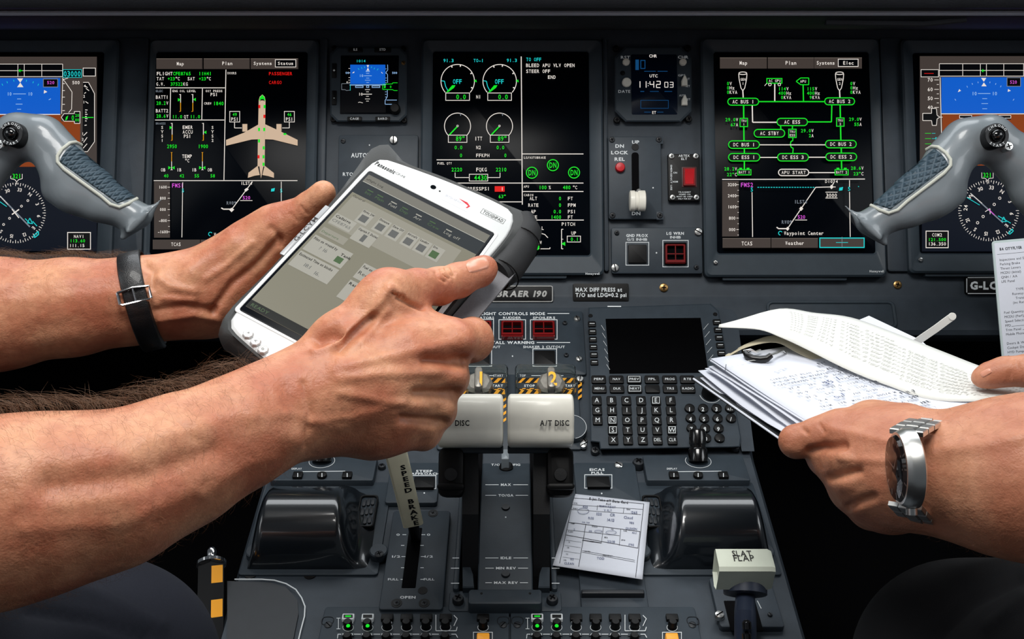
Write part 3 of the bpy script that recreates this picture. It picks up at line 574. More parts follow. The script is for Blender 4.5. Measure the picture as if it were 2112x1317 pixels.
for x0, y0, x1, y1, s_ in ((718, 97, 748, 107, 'ILS'), (772, 97, 806, 107, 'STD'), (716, 240, 746, 249, 'CAGE'), (774, 240, 804, 249, 'BARO')): button(t, fr, x0, y0, x1, y1, .006, .0025, BLACK, s_, 4.5)
for y0, s_ in ((130, '+'), (186, '-')): button(t, fr, 684, y0, 694, y0 + 30, .006, .002, BLACK, s_, 6)
kb = MB(); c = fr.loc(816, 227, .006); kb.lathe(c, [(.0065, 0), (.0065, .008), (.005, .010), (.0001, .0102)], BLACK, 24); kb.build('knob', t)
for x, y in ((690, 100), (832, 101), (688, 247), (834, 249)): screw(t, fr, x, y, 6, BLACK, True, 0, .003)
screw(t, fr, 832, 130, 4.5, BRASS, n0=.006)

# clock
fr = PA.at(1346, 174); t = thing('cockpit_clock', 'square digital clock reading 11:42 03 with white round buttons', 'clock', fr)
octo_bezel(t, fr, 1268, 96, 1426, 251, 22)
MB().slab(fr.rect(1302, 112, 1397, 236, .007), .002, .004, .0068, .0002, GLASSB).build('screen', t)
d = Dr(fr, .0069, 1230, 70, 2.533)
d.T('CHR', 296, 115, 15, EW, w=40); d.T('UTC', 299, 219, 15, EW, w=42); d.T('ET', 302, 410, 14, EW, w=20)
SEG = {'0': 'abcdef', '1': 'bc', '2': 'abged', '3': 'abgcd', '4': 'fgbc'}
def seg(ch, x, y, w, h, m_, t_):
    q = {'a': (x, y, x + w, y), 'b': (x + w, y, x + w, y + h / 2), 'c': (x + w, y + h / 2, x + w, y + h), 'd': (x, y + h, x + w, y + h), 'e': (x, y + h / 2, x, y + h), 'f': (x, y, x, y + h / 2), 'g': (x, y + h / 2, x + w, y + h / 2)}
    for c_ in SEG[ch]: d.L(*q[c_], m_, t_)
for ch, x in (('1', 208), ('1', 240), ('4', 280), ('2', 314)): seg(ch, x, 247, 20, 33, EW, 4.2)
for ch, x in (('0', 357), ('3', 384)): seg(ch, x, 252, 17, 26, EW, 3.4)
d.FR(269, 256, 273, 260, EW); d.FR(269, 268, 273, 272, EW)
DB = emat('dim blue segments', 22, 92, 150, .5)
d.FR(204, 134, 222, 188, DB); d.R(232, 138, 254, 180, DB, 4); d.L(250, 195, 310, 195, DB, 3); d.L(320, 195, 372, 195, DB, 3); d.L(230, 300, 250, 300, DB, 4); d.L(280, 300, 326, 300, DB, 3); d.L(356, 300, 396, 300, DB, 3); d.R(232, 346, 376, 388, DB, 2.5); d.L(250, 408, 284, 408, DB, 3); d.L(318, 408, 350, 408, DB, 3)
d.done('time_image', t)
d = Dr(fr, .0066, 1230, 70, 2.533)
for s_, x, y, w in (('RST', 152, 122, 48), ('CHR', 453, 121, 54), ('DATE', 146, 300, 62), ('GPS', 446, 216, 38), ('INT', 476, 235, 24), ('SET', 478, 272, 22), ('AUTO', 450, 321, 34), ('RST', 478, 341, 26)): d.T(s_, x, y, 14 if w > 40 else 10, LEG, w=w)
d.done('legend', t)
for x, y, r in ((1291, 129, 7.5), (1408, 129, 7.5), (1292, 171, 9.5)):
    b = MB(); c = fr.loc(x, y, .006); R_ = fr.px(x, y, r); b.lathe(c, [(R_, 0), (R_, .003), (R_ * .8, .004), (.0001, .0041)], IVORY, 22); b.build('button', t)
for x, y in ((1409, 172), (1409, 212)):
    b = MB(); b.extrude([fr.loc(x + a, y + e, 0)[:2] for a, e in ((-6, 10), (6, 10), (6, -1), (2, -11), (-1, -11), (-6, -1))], .006, .011, IVORY, .001); b.build('selector', t)
screw(t, fr, 1284, 151, 5, BLACK, n0=.006)
for x, y in ((1270, 101), (1418, 100), (1272, 248), (1420, 246)): screw(t, fr, x, y, 7, BLACK, True, 0, .003)

# autobrake panel half hidden by the tablet
t, fr = plate('autobrake_panel', 'autobrake panel peeking out above the tablet top edge, with silver screw', 'control panel', PA, 765, 360, 697, 278, 862, 470, 0, .004)
d = Dr(fr, .0041); d.T('AUTOBRAKE', 724, 320, 8.5, LEG, al='l', bold=.03, w=69); d.T('RTO', 707, 359, 6.5, LEG, al='l', bold=.03); d.DI(762, 299, 1.4, LEG); d.done('legend', t)
screw(t, fr, 708, 291, 5, DARKP, n0=.004); screw(t, fr, 812, 289, 9, STEEL, n0=.004, h=.003, rot=90)
b = MB(); c = fr.loc(790, 405, .004); b.lathe(c, [(.013, 0), (.012, .014), (.010, .016), (.0001, .0162)], BLACK, 28); b.build('rotary_knob', t)

# landing gear lever
t, fr = plate('landing_gear_panel', 'landing gear panel with white wheel-shaped lever down and red release button', 'control panel', PA, 1310, 366, 1255, 281, 1364, 452, 0, .005)
MB().slab(fr.rect(1354, 281, 1368, 297, .005), .001, 0, .0052, .0005, PANEL2).build('corner_tab', t)
MB().slab(fr.rect(1354, 436, 1369, 453, .005), .001, 0, .0052, .0005, PANEL2).build('corner_tab', t)
MB().slab(fr.rect(1303, 314, 1318, 425, .0051), .004, .004, .0053, .0002, VOID).build('lever_slot', t)
d = Dr(fr, .0051); 
for s_, x, y in (('UP', 1311, 293), ('DN', 1278, 301), ('LOCK', 1278, 314.5), ('REL', 1278, 328), ('DN', 1312, 440)): d.T(s_, x, y, 6.5, LEG, bold=.035, asp=1.25)
d.DI(1347, 387, 1.5, LEG); d.done('legend', t)
b = MB(); c = fr.loc(1278.5, 346, .005); R_ = fr.px(1278, 346, 10); b.lathe(c, [(R_, 0), (R_, .004), (R_ * .85, .0055), (.0001, .006)], REDB, 26); b.build('release_button', t)
b = MB(); c = fr.loc(1310, 303, .005); b.lathe(c, [(.0045, 0), (.0045, .001), (.0001, .001)], BLACK, 18); b.build('indicator_light', t)
b = MB(); q0 = fr.loc(1311, 398, .0); b.tube([q0, q0 + Vector((0, -.004, .030))], .0028, STEEL, 10); b.build('lever_shaft', t)
b = MB(); c = fr.loc(1315, 414, .026); R_ = .0128
for a, e in ((-.0100, -.0035), (-.0015, .0030), (.0050, .0105)): pass
l = []
for x_, r_ in ((-.0100, .0112), (-.0092, .0128), (-.0040, .0130), (-.0030, .0118), (.0000, .0116), (.0012, .0130), (.0088, .0130), (.0098, .0110)):
    l.append([c + Vector((x_, r_ * math.cos(2 * math.pi * i / 28), r_ * .8 * math.sin(2 * math.pi * i / 28))) for i in range(28)])
b.loops([list(reversed(q)) for q in l], IVORY, True, True); b.build('wheel_knob', t)
for x, y in ((1262, 288), (1359, 288), (1263, 444), (1361, 444)): screw(t, fr, x, y, 6, DARKP, True, .005)

# emergency locator switch
t, fr = plate('locator_switch_panel', 'small black emergency locator panel with red rocker switch and four screws', 'control panel', PA, 1411, 365, 1378, 317, 1444, 414, 0, .004, BLACK, .002)
d = Dr(fr, .0041); d.T('ARTEX', 1411, 321, 4.5, LEG, w=23, bold=.02); d.T('ELT', 1411, 327.5, 4.5, LEG, w=12, bold=.02); d.T('ON', 1392.5, 356, 3.6, LEG); d.T('ARM', 1392.5, 374.5, 3.6, LEG)
d.T('EMERGENCY USE', 1384.5, 366, 3.4, LEG, w=52, rot=90)
for k, (s_, w) in enumerate((('TRANSMIT', 26), ('ARMED ON', 24), ('MUST BE USED', 33), ('ONLY FOR ELT', 27))): d.T(s_, 1412, 396 + k * 4.6, 2.6, LEG, w=w)
d.done('legend', t)
MB().slab(fr.rect(1406, 344, 1437, 386, .0042), .001, .0038, .0046, .0002, mat('dark red surround', srgb(60, 8, 10), .5)).build('switch_surround', t)
b = MB(); r = fr.rect(1409, 346, 1434, 383, .006); b.ring(r, inset(r, .0022), .001, .0008, .0045, .0075, .0004, REDG); b.build('switch_frame', t)
b = MB(); r = fr.rect(1412, 350, 1431, 379, .006); x0, y0, x1, y1 = r; ym = (y0 + y1) / 2
b.loops([[(x0, y1, .0045), (x0, ym, .0045), (x0, y0, .0045), (x0, y0, .0065), (x0, ym, .0075), (x0, y1, .0105)], [(x1, y1, .0045), (x1, ym, .0045), (x1, y0, .0045), (x1, y0, .0065), (x1, ym, .0075), (x1, y1, .0105)]], REDB, True, True); b.build('rocker', t)
for x, y in ((1385, 322), (1435, 322), (1387, 407), (1436, 407)): screw(t, fr, x, y, 6, STEEL, True, .004)

# warning inhibit panel
t, fr = plate('warning_inhibit_panel', 'inhibit panel with two square outlined buttons, one under a red guard', 'control panel', PA, 1354, 518, 1261, 469, 1449, 564, 0, .0045)
d = Dr(fr, .0046); d.T('GND PROX', 1314, 485.5, 5.5, LEG, w=45, bold=.035); d.T('G/S INHIB', 1314, 493.5, 5, LEG, w=42, bold=.02); d.T('LG WRN', 1392.5, 481, 5.5, LEG, w=36, bold=.035); d.T('INHIB', 1393, 489, 5, LEG, w=22, bold=.02)
d.R(1291, 499.5, 1338, 546.5, LEG, 1.4); d.R(1367, 495.5, 1419.5, 550, LEG, 1.4); d.DI(1354, 521, 1.6, LEG); d.done('legend', t)
button(t, fr, 1296, 504, 1334, 542, .0045, .003, BLACK)
b = MB(); b.slab(fr.rect(1370, 500, 1416, 546, .0046), .001, .004, .0052, .0002, VOID); b.build('switch_recess', t)
def guard(t, fr, x0, y0, x1, y1, n0, hh=.006):
    b = MB(); r = fr.rect(x0, y0, x1, y1, n0 + hh); b.ring(r, inset(r, .0022), .0015, .001, n0, n0 + hh, .0006, REDG)
    xm, ym = (r[0] + r[2]) / 2, (r[1] + r[3]) / 2
    b.box((r[0] + .001, ym - .0006, n0 + hh * .6), (r[2] - .001, ym + .0006, n0 + hh * .9), REDG); b.box((xm - .0006, r[1] + .001, n0 + hh * .6), (xm + .0006, r[3] - .001, n0 + hh * .9), REDG)
    b.box((r[0] + .001, r[1] + .0015, n0 + hh * .7), (r[2] - .001, r[1] + .0045, n0 + hh * 1.2), REDG)
    return b.build('guard', t)
guard(t, fr, 1373, 503, 1414, 543, .005)
for x, y, m_, r_ in ((1272, 480, DARKP, 5), (1440, 478, STEEL, 8.5), (1268, 552, STEEL, 8.5), (1436, 551, DARKP, 5)): screw(t, fr, x, y, r_, m_, m_ is DARKP, .0045, .0025)

# placards on the lower edge of the panel
fr = PA.at(1075, 605); t = thing('aircraft_type_plate', 'black name plate with silver border and slanted lettering ending in 190', 'name plate', fr)
b = MB(); b.slab(fr.rect(960, 588, 1141, 623, .004), .0025, -.003, .003, .0004, BLACK); b.build('plate', t)
b = MB(); r = fr.rect(960, 588, 1141, 623, .004); b.ring(r, inset(r, .0018), .0025, .0015, .0025, .0036, .0004, STEEL); b.build('border', t)
d = Dr(fr, .0032); d.T('EMBRAER 190', 1128, 605.5, 11.5, STEEL, al='r', bold=.045, asp=1.12)
# slant the lettering
mbv = d.mb.v; o_ = fr.loc(1128, 605.5); d.mb.v = [(v[0] + (v[1] - o_[1]) * .22, v[1], v[2]) for v in mbv]; d.done('lettering', t)
fr = PA.at(1239, 602); t = thing('pressure_placard', 'black placard reading max diff press between panel and keypad unit', 'placard', fr)
MB().slab(fr.rect(1182, 584, 1297, 621, .003), .002, -.003, .002, .0003, BLACK).build('plate', t)
d = Dr(fr, .0021); d.T('MAX DIFF PRESS at', 1187, 597, 7.6, LEG, al='l', w=96, bold=.035); d.T('T/O and LDG=0.2 psi', 1187, 608, 7.6, LEG, al='l', w=105, bold=.035); d.done('lettering', t)
fr = PA.at(2020, 588); t = thing('registration_placard', 'black placard with white border and letters G-L beside the checklist card', 'placard', fr)
MB().slab(fr.rect(1993, 571, 2110, 606, .003), .003, -.003, .002, .0003, BLACK).build('plate', t)
d = Dr(fr, .0021); d.PL([(1996, 572), (2100, 571)], LEG, 1.6); d.L(1994, 574, 1994, 603, LEG, 1.6); d.L(1996, 605, 2100, 605, LEG, 1.6); d.T('G-LCYM', 2001, 588.5, 15, LEG, al='l', bold=.045); d.done('lettering', t)


mb = MB(); fr = PA.at(1710, 662); o_ = Fr(PA.W(Vector((0, v_bot - .028, .008))), RX, (PA.V * .97 - PA.N * .24)); rr = (o_.loc(1582, 655)[0], -.017, o_.loc(1848, 655)[0], .019)
mb.ring(rr, inset(rr, .0035), .007, .005, .0005, .0032, .001, BEZEL); q_ = MB(); q_.slab(inset(rr, .003), .005, .0, .0012, .0004, PANEL2)
e_ = bpy.data.objects.new('stowage_cover', None); COL.objects.link(e_); e_.matrix_world = o_.M(); tag(e_, 'rounded cover plate on the panel edge behind the loose papers', 'cover plate'); mb.build('raised_rim', e_); q_.build('plate', e_)
# ---------------------------------------------------------------- centre pedestal body
def yz_of(p): return (p.y, p.z)
pd = thing('center_pedestal', 'dark blue-grey sloping centre pedestal that carries the levers and keypads', 'pedestal', PB)
L_top = PB.W(PB.loc(1056, 634)); L_mid = PB.W(PB.loc(1056, 930)); L_bot = PC.W(PC.loc(1056, 1317)) + (PC.V * -.25)
wt, wm = .245, .255
def edge(py, pl): return abs(pl.loc(1500 + (py - 640) * .19 if py < 930 else 1556 + (py - 930) * .295, py)[0])
secs = []
for pl, py in ((PB, 634), (PB, 930), (PC, 1100), (PC, 1317)):
    w = edge(py, pl); p = pl.W(pl.loc(1056, py)); secs.append((p, w))
p = PC.W(PC.loc(1056, 1317)) - PC.V * .3; secs.append((p, secs[-1][1] + .02))
mb = MB(); lp = []
for p, w in secs:
    lp.append([PB.L(Vector((x, p.y, p.z))) if False else Vector((x, p.y, p.z)) for x in (-w, -w + .004, w - .004, w)])
rings = []
for (p, w), q in zip(secs, lp):
    rings.append([Vector((-w - .05, p.y + .03, p.z - .45)), Vector((-w, p.y - .0, p.z - .012)), Vector((-w + .006, p.y, p.z)), Vector((w - .006, p.y, p.z)), Vector((w, p.y, p.z - .012)), Vector((w + .05, p.y + .03, p.z - .45))])
mb.loops([[PB.L(v) for v in r] for r in reversed(rings)], PANEL, True, True); mb.build('body', pd, smooth=20)

# dark surroundings: floor, bulkhead below the panel
tag(extr_x('floor', [(-1.2, 0), (1.6, 0), (1.6, -.03), (-1.2, -.03)], -1.5, 1.5, mat('floor carpet', srgb(22, 22, 26), .9, noise=.2, nscale=400)), kind='structure')
tag(extr_x('wall_front', [(1.40, 0), (1.46, 0), (1.46, 1.35), (1.40, 1.35)], -1.5, 1.5, VOID), kind='structure')
# ---------------------------------------------------------------- upper pedestal: flight control mode panel
t, fr = plate('flight_control_panel', 'flight controls mode panel with red guarded switches above the thrust levers', 'control panel', PB, 1056, 700, 880, 641, 1206, 772, 0, .004)
N = .0041; d = Dr(fr, N)
d.T('FLIGHT CONTROLS MODE', 987, 646.5, 5.5, LEG, al='l', w=137, bold=.03); d.L(1129, 646, 1174, 646, LEG, 1.4)
d.T('ELEVATORS', 1019, 655, 4.5, LEG, al='r', w=50, bold=.02); d.T('RUDDER', 1056, 655, 4.5, LEG, w=37, bold=.02); d.T('SPOILERS', 1122, 655, 4.5, LEG, w=46, bold=.02)
d.T('STALL WARNING', 1102, 706, 5.5, LEG, al='r', w=94, bold=.03); d.L(1107, 706, 1176, 706, LEG, 1.4)
d.T('SHAKER 1 CUTOUT', 1032, 715, 4.5, LEG, al='r', w=84, bold=.02); d.T('SHAKER 2 CUTOUT', 1122, 715, 4.5, LEG, w=86, bold=.02)
d.R(968, 658, 1018, 699, LEG, 1.4); d.R(1029, 659, 1084, 699, LEG, 1.4); d.R(1094, 659, 1149, 699, LEG, 1.4); d.R(964, 719, 1014, 754, LEG, 1.4); d.R(1099, 719, 1148, 754, LEG, 1.4); d.DI(1057, 734, 1.4, LEG)
d.done('legend', t)
for x0, x1 in ((972, 1014), (1033, 1080), (1098, 1145)):
    MB().slab(fr.rect(x0, 662, x1, 696, N), .001, .0035, .0046, .0002, VOID).build('switch_recess', t); g_ = guard(t, fr, x0 + 1, 660, x1 - 1, 693, .0044, .007)
for x0 in (967, 1102): button(t, fr, x0, 722, x0 + 43, 751, .004, .0025, BLACK)
for x, y, r_, m_ in ((1190, 658, 7, STEEL), (1194, 741, 7, STEEL), (1165, 667, 5, DARKP), (1168, 733, 5, DARKP)): screw(t, fr, x, y, r_, m_, m_ is DARKP, .004, .0025)

# start/stop selector panel with hazard strips, clear covers and twist knobs
t, fr = plate('engine_start_panel', 'engine start panel with yellow and black hazard strips around two silver selectors', 'control panel', PB, 1070, 800, 905, 764, 1196, 926, 0, .0035)
d = Dr(fr, .0036)
def hazard(x0, y0, x1, y1, st=13, lean=9):
    d.FR(x0, y0, x1, y1, BLACK); x = x0 - 2; h = y1 - y0
    while x < x1:
        a, b_ = max(x, x0), min(x + st * .5, x1)
        if b_ > a:
            la = min(lean, x1 - a)
            d.P([(a, y1), (b_, y1), (min(b_ + lean, x1), y0), (min(a + lean, x1), y0)], YEL)
        x += st
for x0, x1 in ((934, 1042), (1068, 1184)): hazard(x0, 779, x1, 789, 17, 10); hazard(x0, 800, x1, 812, 17, 10)

for x0, ys in ((1192, (788, 800, 812)), (1036, (818, 832, 846, 860))):
    for y in ys: d.P([(x0, y + 6), (x0 + 8, y), (x0 + 8, y + 6), (x0, y + 12)], YEL)
d.T('START', 1024, 795, 4.6, LEG, w=27, bold=.03); d.T('STOP', 1092, 795, 4.6, LEG, w=22, bold=.03); d.T('START', 1162, 795, 4.6, LEG, al='l', w=24, bold=.03)
d.done('hazard_marking', t)
def clear_cover(t, x0, x1):
    CLR = mat('clear plastic', srgb(235, 240, 235), .03, trans=1.0, ior=1.12, spec=.8)
    b = MB(); r = fr.rect(x0, 759, x1, 812, .012); b.ring(r, inset(r, .0014), .006, .005, .0036, .020, .0006, CLR); b.build('clear_cover_rim', t)
    b = MB(); b.tube([fr.loc(x0 + 4, 800, .021), fr.loc(x0 + 4, 770, .021), fr.loc(x0 + 12, 762, .021), fr.loc(x1 - 12, 762, .021), fr.loc(x1 - 4, 770, .021), fr.loc(x1 - 4, 800, .021)], .0008, CLR, 6); b.build('clear_cover_edge', t)
clear_cover(t, 905, 1048); clear_cover(t, 1062, 1188)
YEL2 = mat('yellow number', srgb(250, 178, 10), .5, emit=srgb(250, 178, 10), es=.3)
KN = mat('selector metal', srgb(150, 146, 138), .4, .4, noise=.15, nscale=200)
for x, s_ in ((988, '1'), (1136, '2')):
    b = MB(); c = fr.loc(x, 800, .0036); b.lathe(c, [(.016, 0), (.0155, .010), (.012, .014), (.0001, .0145)], KN, 8); b.build('selector_knob', t)
    b = MB(); b.slab((c[0] - .0045, c[1] - .0145, c[0] + .0045, c[1] + .0145), .004, .012, .026, .003, KN); b.build('selector_grip', t)
    # number standing upright on the cover edge
    b = MB(); o = fr.loc(x + 4, 780, .0275); b.text(s_, o, Vector((.0135, 0, 0)), Vector((0, .014, .005)), YEL2, bold=.02); b.build('number', t)
d = Dr(fr, .0036); d.T('STOP', 1088, 763, 4.2, LEG, bold=.02); d.T('TOP', 1078, 774, 4.2, LEG, bold=.02); d.T('START', 1034, 763, 4.2, LEG, al='r', bold=.02); d.T('START', 1038, 774, 4.2, LEG, al='r', bold=.02); d.L(1096, 764, 1162, 764, LEG, 1.2); d.L(1096, 774, 1162, 774, LEG, 1.2); d.L(940, 774, 1018, 774, LEG, 1.2); d.T('RT', 1058, 769, 5, LEG, bold=.03)
d.done('legend', t)
for x, y in ((1196, 783), (1203, 919)): screw(t, fr, x, y, 8, STEEL, n0=.0035, h=.003)
# trim/round knob peeking right of the thrust lever
b = MB(); c = fr.loc(1180, 888, .0035); b.lathe(c, [(.0155, 0), (.0155, .006), (.0145, .0075), (.0001, .0078)], PANEL2, 32); b.build('round_cap', t)
b = MB(); b.tube([Vector(c) + Vector((.0148 * math.cos(math.radians(a)), .0148 * math.sin(math.radians(a)), .008)) for a in range(-80, 81, 10)], .0003, LEG, 6); b.build('arc_marking', t)

# ---------------------------------------------------------------- keypad unit (MCDU)
fr = PB.at(1365, 780); t = thing('keypad_unit', 'flight computer keypad with blank black screen and lettered black keys', 'flight computer', fr)
H = .014
mb = MB()
top = [(1214, 634), (1466, 626), (1482, 640), (1528, 902), (1526, 921), (1508, 922), (1238, 926), (1236, 912), (1218, 910)]
def polyloop(pts, n): return [fr.loc(*p, n) for p in reversed(pts)]
def shrink(pts, k):
    cx_ = sum(p[0] for p in pts) / len(pts); cy_ = sum(p[1] for p in pts) / len(pts)
    return [(p[0] - k * (1 if p[0] > cx_ else -1), p[1] - k * (1 if p[1] > cy_ else -1)) for p in pts]
mb.loops([polyloop(top, 0), polyloop(top, H - .001), polyloop(shrink(top, 2), H)], PANEL2, True, True); mb.build('face_plate', t, smooth=0)
side = [(1466, 632), (1510, 638), (1520, 650), (1556, 930), (1530, 930), (1490, 700)]
MB().loops([polyloop(side, -.002), polyloop(side, .008)], PANEL, True, True).build('side_shroud', t, smooth=0)
n = H
MB().loops([polyloop([(1249, 657), (1445, 655), (1461, 768), (1257, 770)], n - .0005), polyloop([(1249, 657), (1445, 655), (1461, 768), (1257, 770)], n + .0004)], mat('blank screen', srgb(1, 1, 2), .5, spec=.04), True, True).build('screen', t, smooth=0)
d = Dr(fr, n + .0005); d.L(1253, 631.5, 1281, 631.5, LEG, 2.2)
for i in range(6): y = 666 + i * 16.2; x = 1240 + i * 2.2; d.L(x, y + 4, x + 7, y + 15, EBK if False else LEG, .6); 
for i in range(5): y = 667 + i * 16; x = 1461 + i * 2.5; d.L(x - 10, y + 12, x, y, LEG, .6)
d.done('marking', t)
for i in range(6):
    y = 666 + i * 15.8; x = 1221 + i * 1.0
    button(t, fr, x - 8, y - 4.5, x + 8, y + 6, n, .0025, BLACK, None, name='line_key'); q = Dr(fr, n + .0026); q.L(x - 5, y + .5, x + 5.5, y + .5, LEG, 1.2); k_ = q.done('key_mark', bpy.context.scene.objects[-1] if False else t)
for i in range(5):
    y = 662 + i * 16; x = 1479 + i * 2.3
    button(t, fr, x - 8, y - 4.5, x + 8, y + 6, n, .0025, BLACK, None, name='line_key'); q = Dr(fr, n + .0026); q.L(x - 5, y + .5, x + 5.5, y + .5, LEG, 1.2); q.done('key_mark', t)
fk = [['PERF', 'NAV', 'PREV', 'FPL', 'PROG', 'RTE'], ['MENU', 'DLK', 'NEXT', '', 'TRS', 'RADIO']]
for r_, row in enumerate(fk):
    for c_, s_ in enumerate(row):
        x = 1235 + c_ * 36.6 + r_ * 1.2; y = 781 + r_ * 19.5
        button(t, fr, x - 15, y - 8, x + 15, y + 8, n, .003, BLACK, s_ or None, 4.2, rad=.0018, name='key', bold=.01, box=s_ in ('PREV', 'NEXT'), tw=(len(s_) * 4.4 + 2) if s_ else None)
rows = ['ABCDEF', 'GHIJKL', 'MNOPQR', ' STUVW', ' XYZ']
for r_, row in enumerate(rows):
    for c_, s_ in enumerate(row):
        if s_ == ' ': continue
        x = 1231 + c_ * 30.5 + r_ * .9; y = 824 + r_ * 20.4
        if r_ >= 3 or c_ >= 1: x += .6 * c_ * 0
        button(t, fr, x - 10, y - 8.5, x + 10, y + 9.5, n, .003, BLACK, s_, 9, rad=.0015, name='key', bold=.0, box=s_ in 'ENSW')
for s_, c_ in (('DEL', 4), ('CLR', 5)):
    x = 1231 + c_ * 30.5 + 4 * .9; y = 824 + 4 * 20.4
    button(t, fr, x - 10, y - 8.5, x + 10, y + 9.5, n, .003, BLACK, s_, 6.5, rad=.0015, name='key', bold=.0, tw=15)
for r_, row in enumerate([['1', '2', '3', '+/-'], ['4', '5', '6', '/'], ['7', '8', '9'], [None, '0', '.']]):
    for c_, s_ in enumerate(row):
        if s_ is None: continue
        x = 1422 + c_ * 27.8 + r_ * 2; y = 843.5 + r_ * 20.4
        b = MB(); c = fr.loc(x, y, n); R_ = fr.px(x, y, 10.5); b.lathe(c, [(R_, 0), (R_ * .95, .003), (R_ * .7, .0038), (.0001, .0039)], BLACK, 24)
        q = Dr(fr, n + .0041, mb=b); q.T(s_, x, y, 8 if len(s_) == 1 else 6, LEG); b.build('key', t)
b = MB(); c = fr.loc(1465, 812, n); R_ = fr.px(1465, 812, 18); b.lathe(c, [(R_, 0), (R_ * .96, .012), (R_ * .85, .014), (.0001, .0145)], BLACK, 30); b.build('brightness_knob', t)
b = MB(); R_ = fr.px(1465, 812, 22); b.tube([Vector(c) + Vector((R_ * math.cos(math.radians(a)), R_ * math.sin(math.radians(a)), .0004)) for a in range(190, 351, 10)], .0003, LEG, 6); b.build('knob_ring', t)
for x, y in ((1218, 651), (1475, 648)): b = MB(); b.lathe(fr.loc(x, y, n), [(.0026, 0), (.0024, .0008), (.0001, .0009)], BLACK, 14); b.build('light_sensor', t)
for x, y in ((1227, 931), (1516, 924)): screw(t, fr, x, y, 9, DARKP, True, .004, .004)

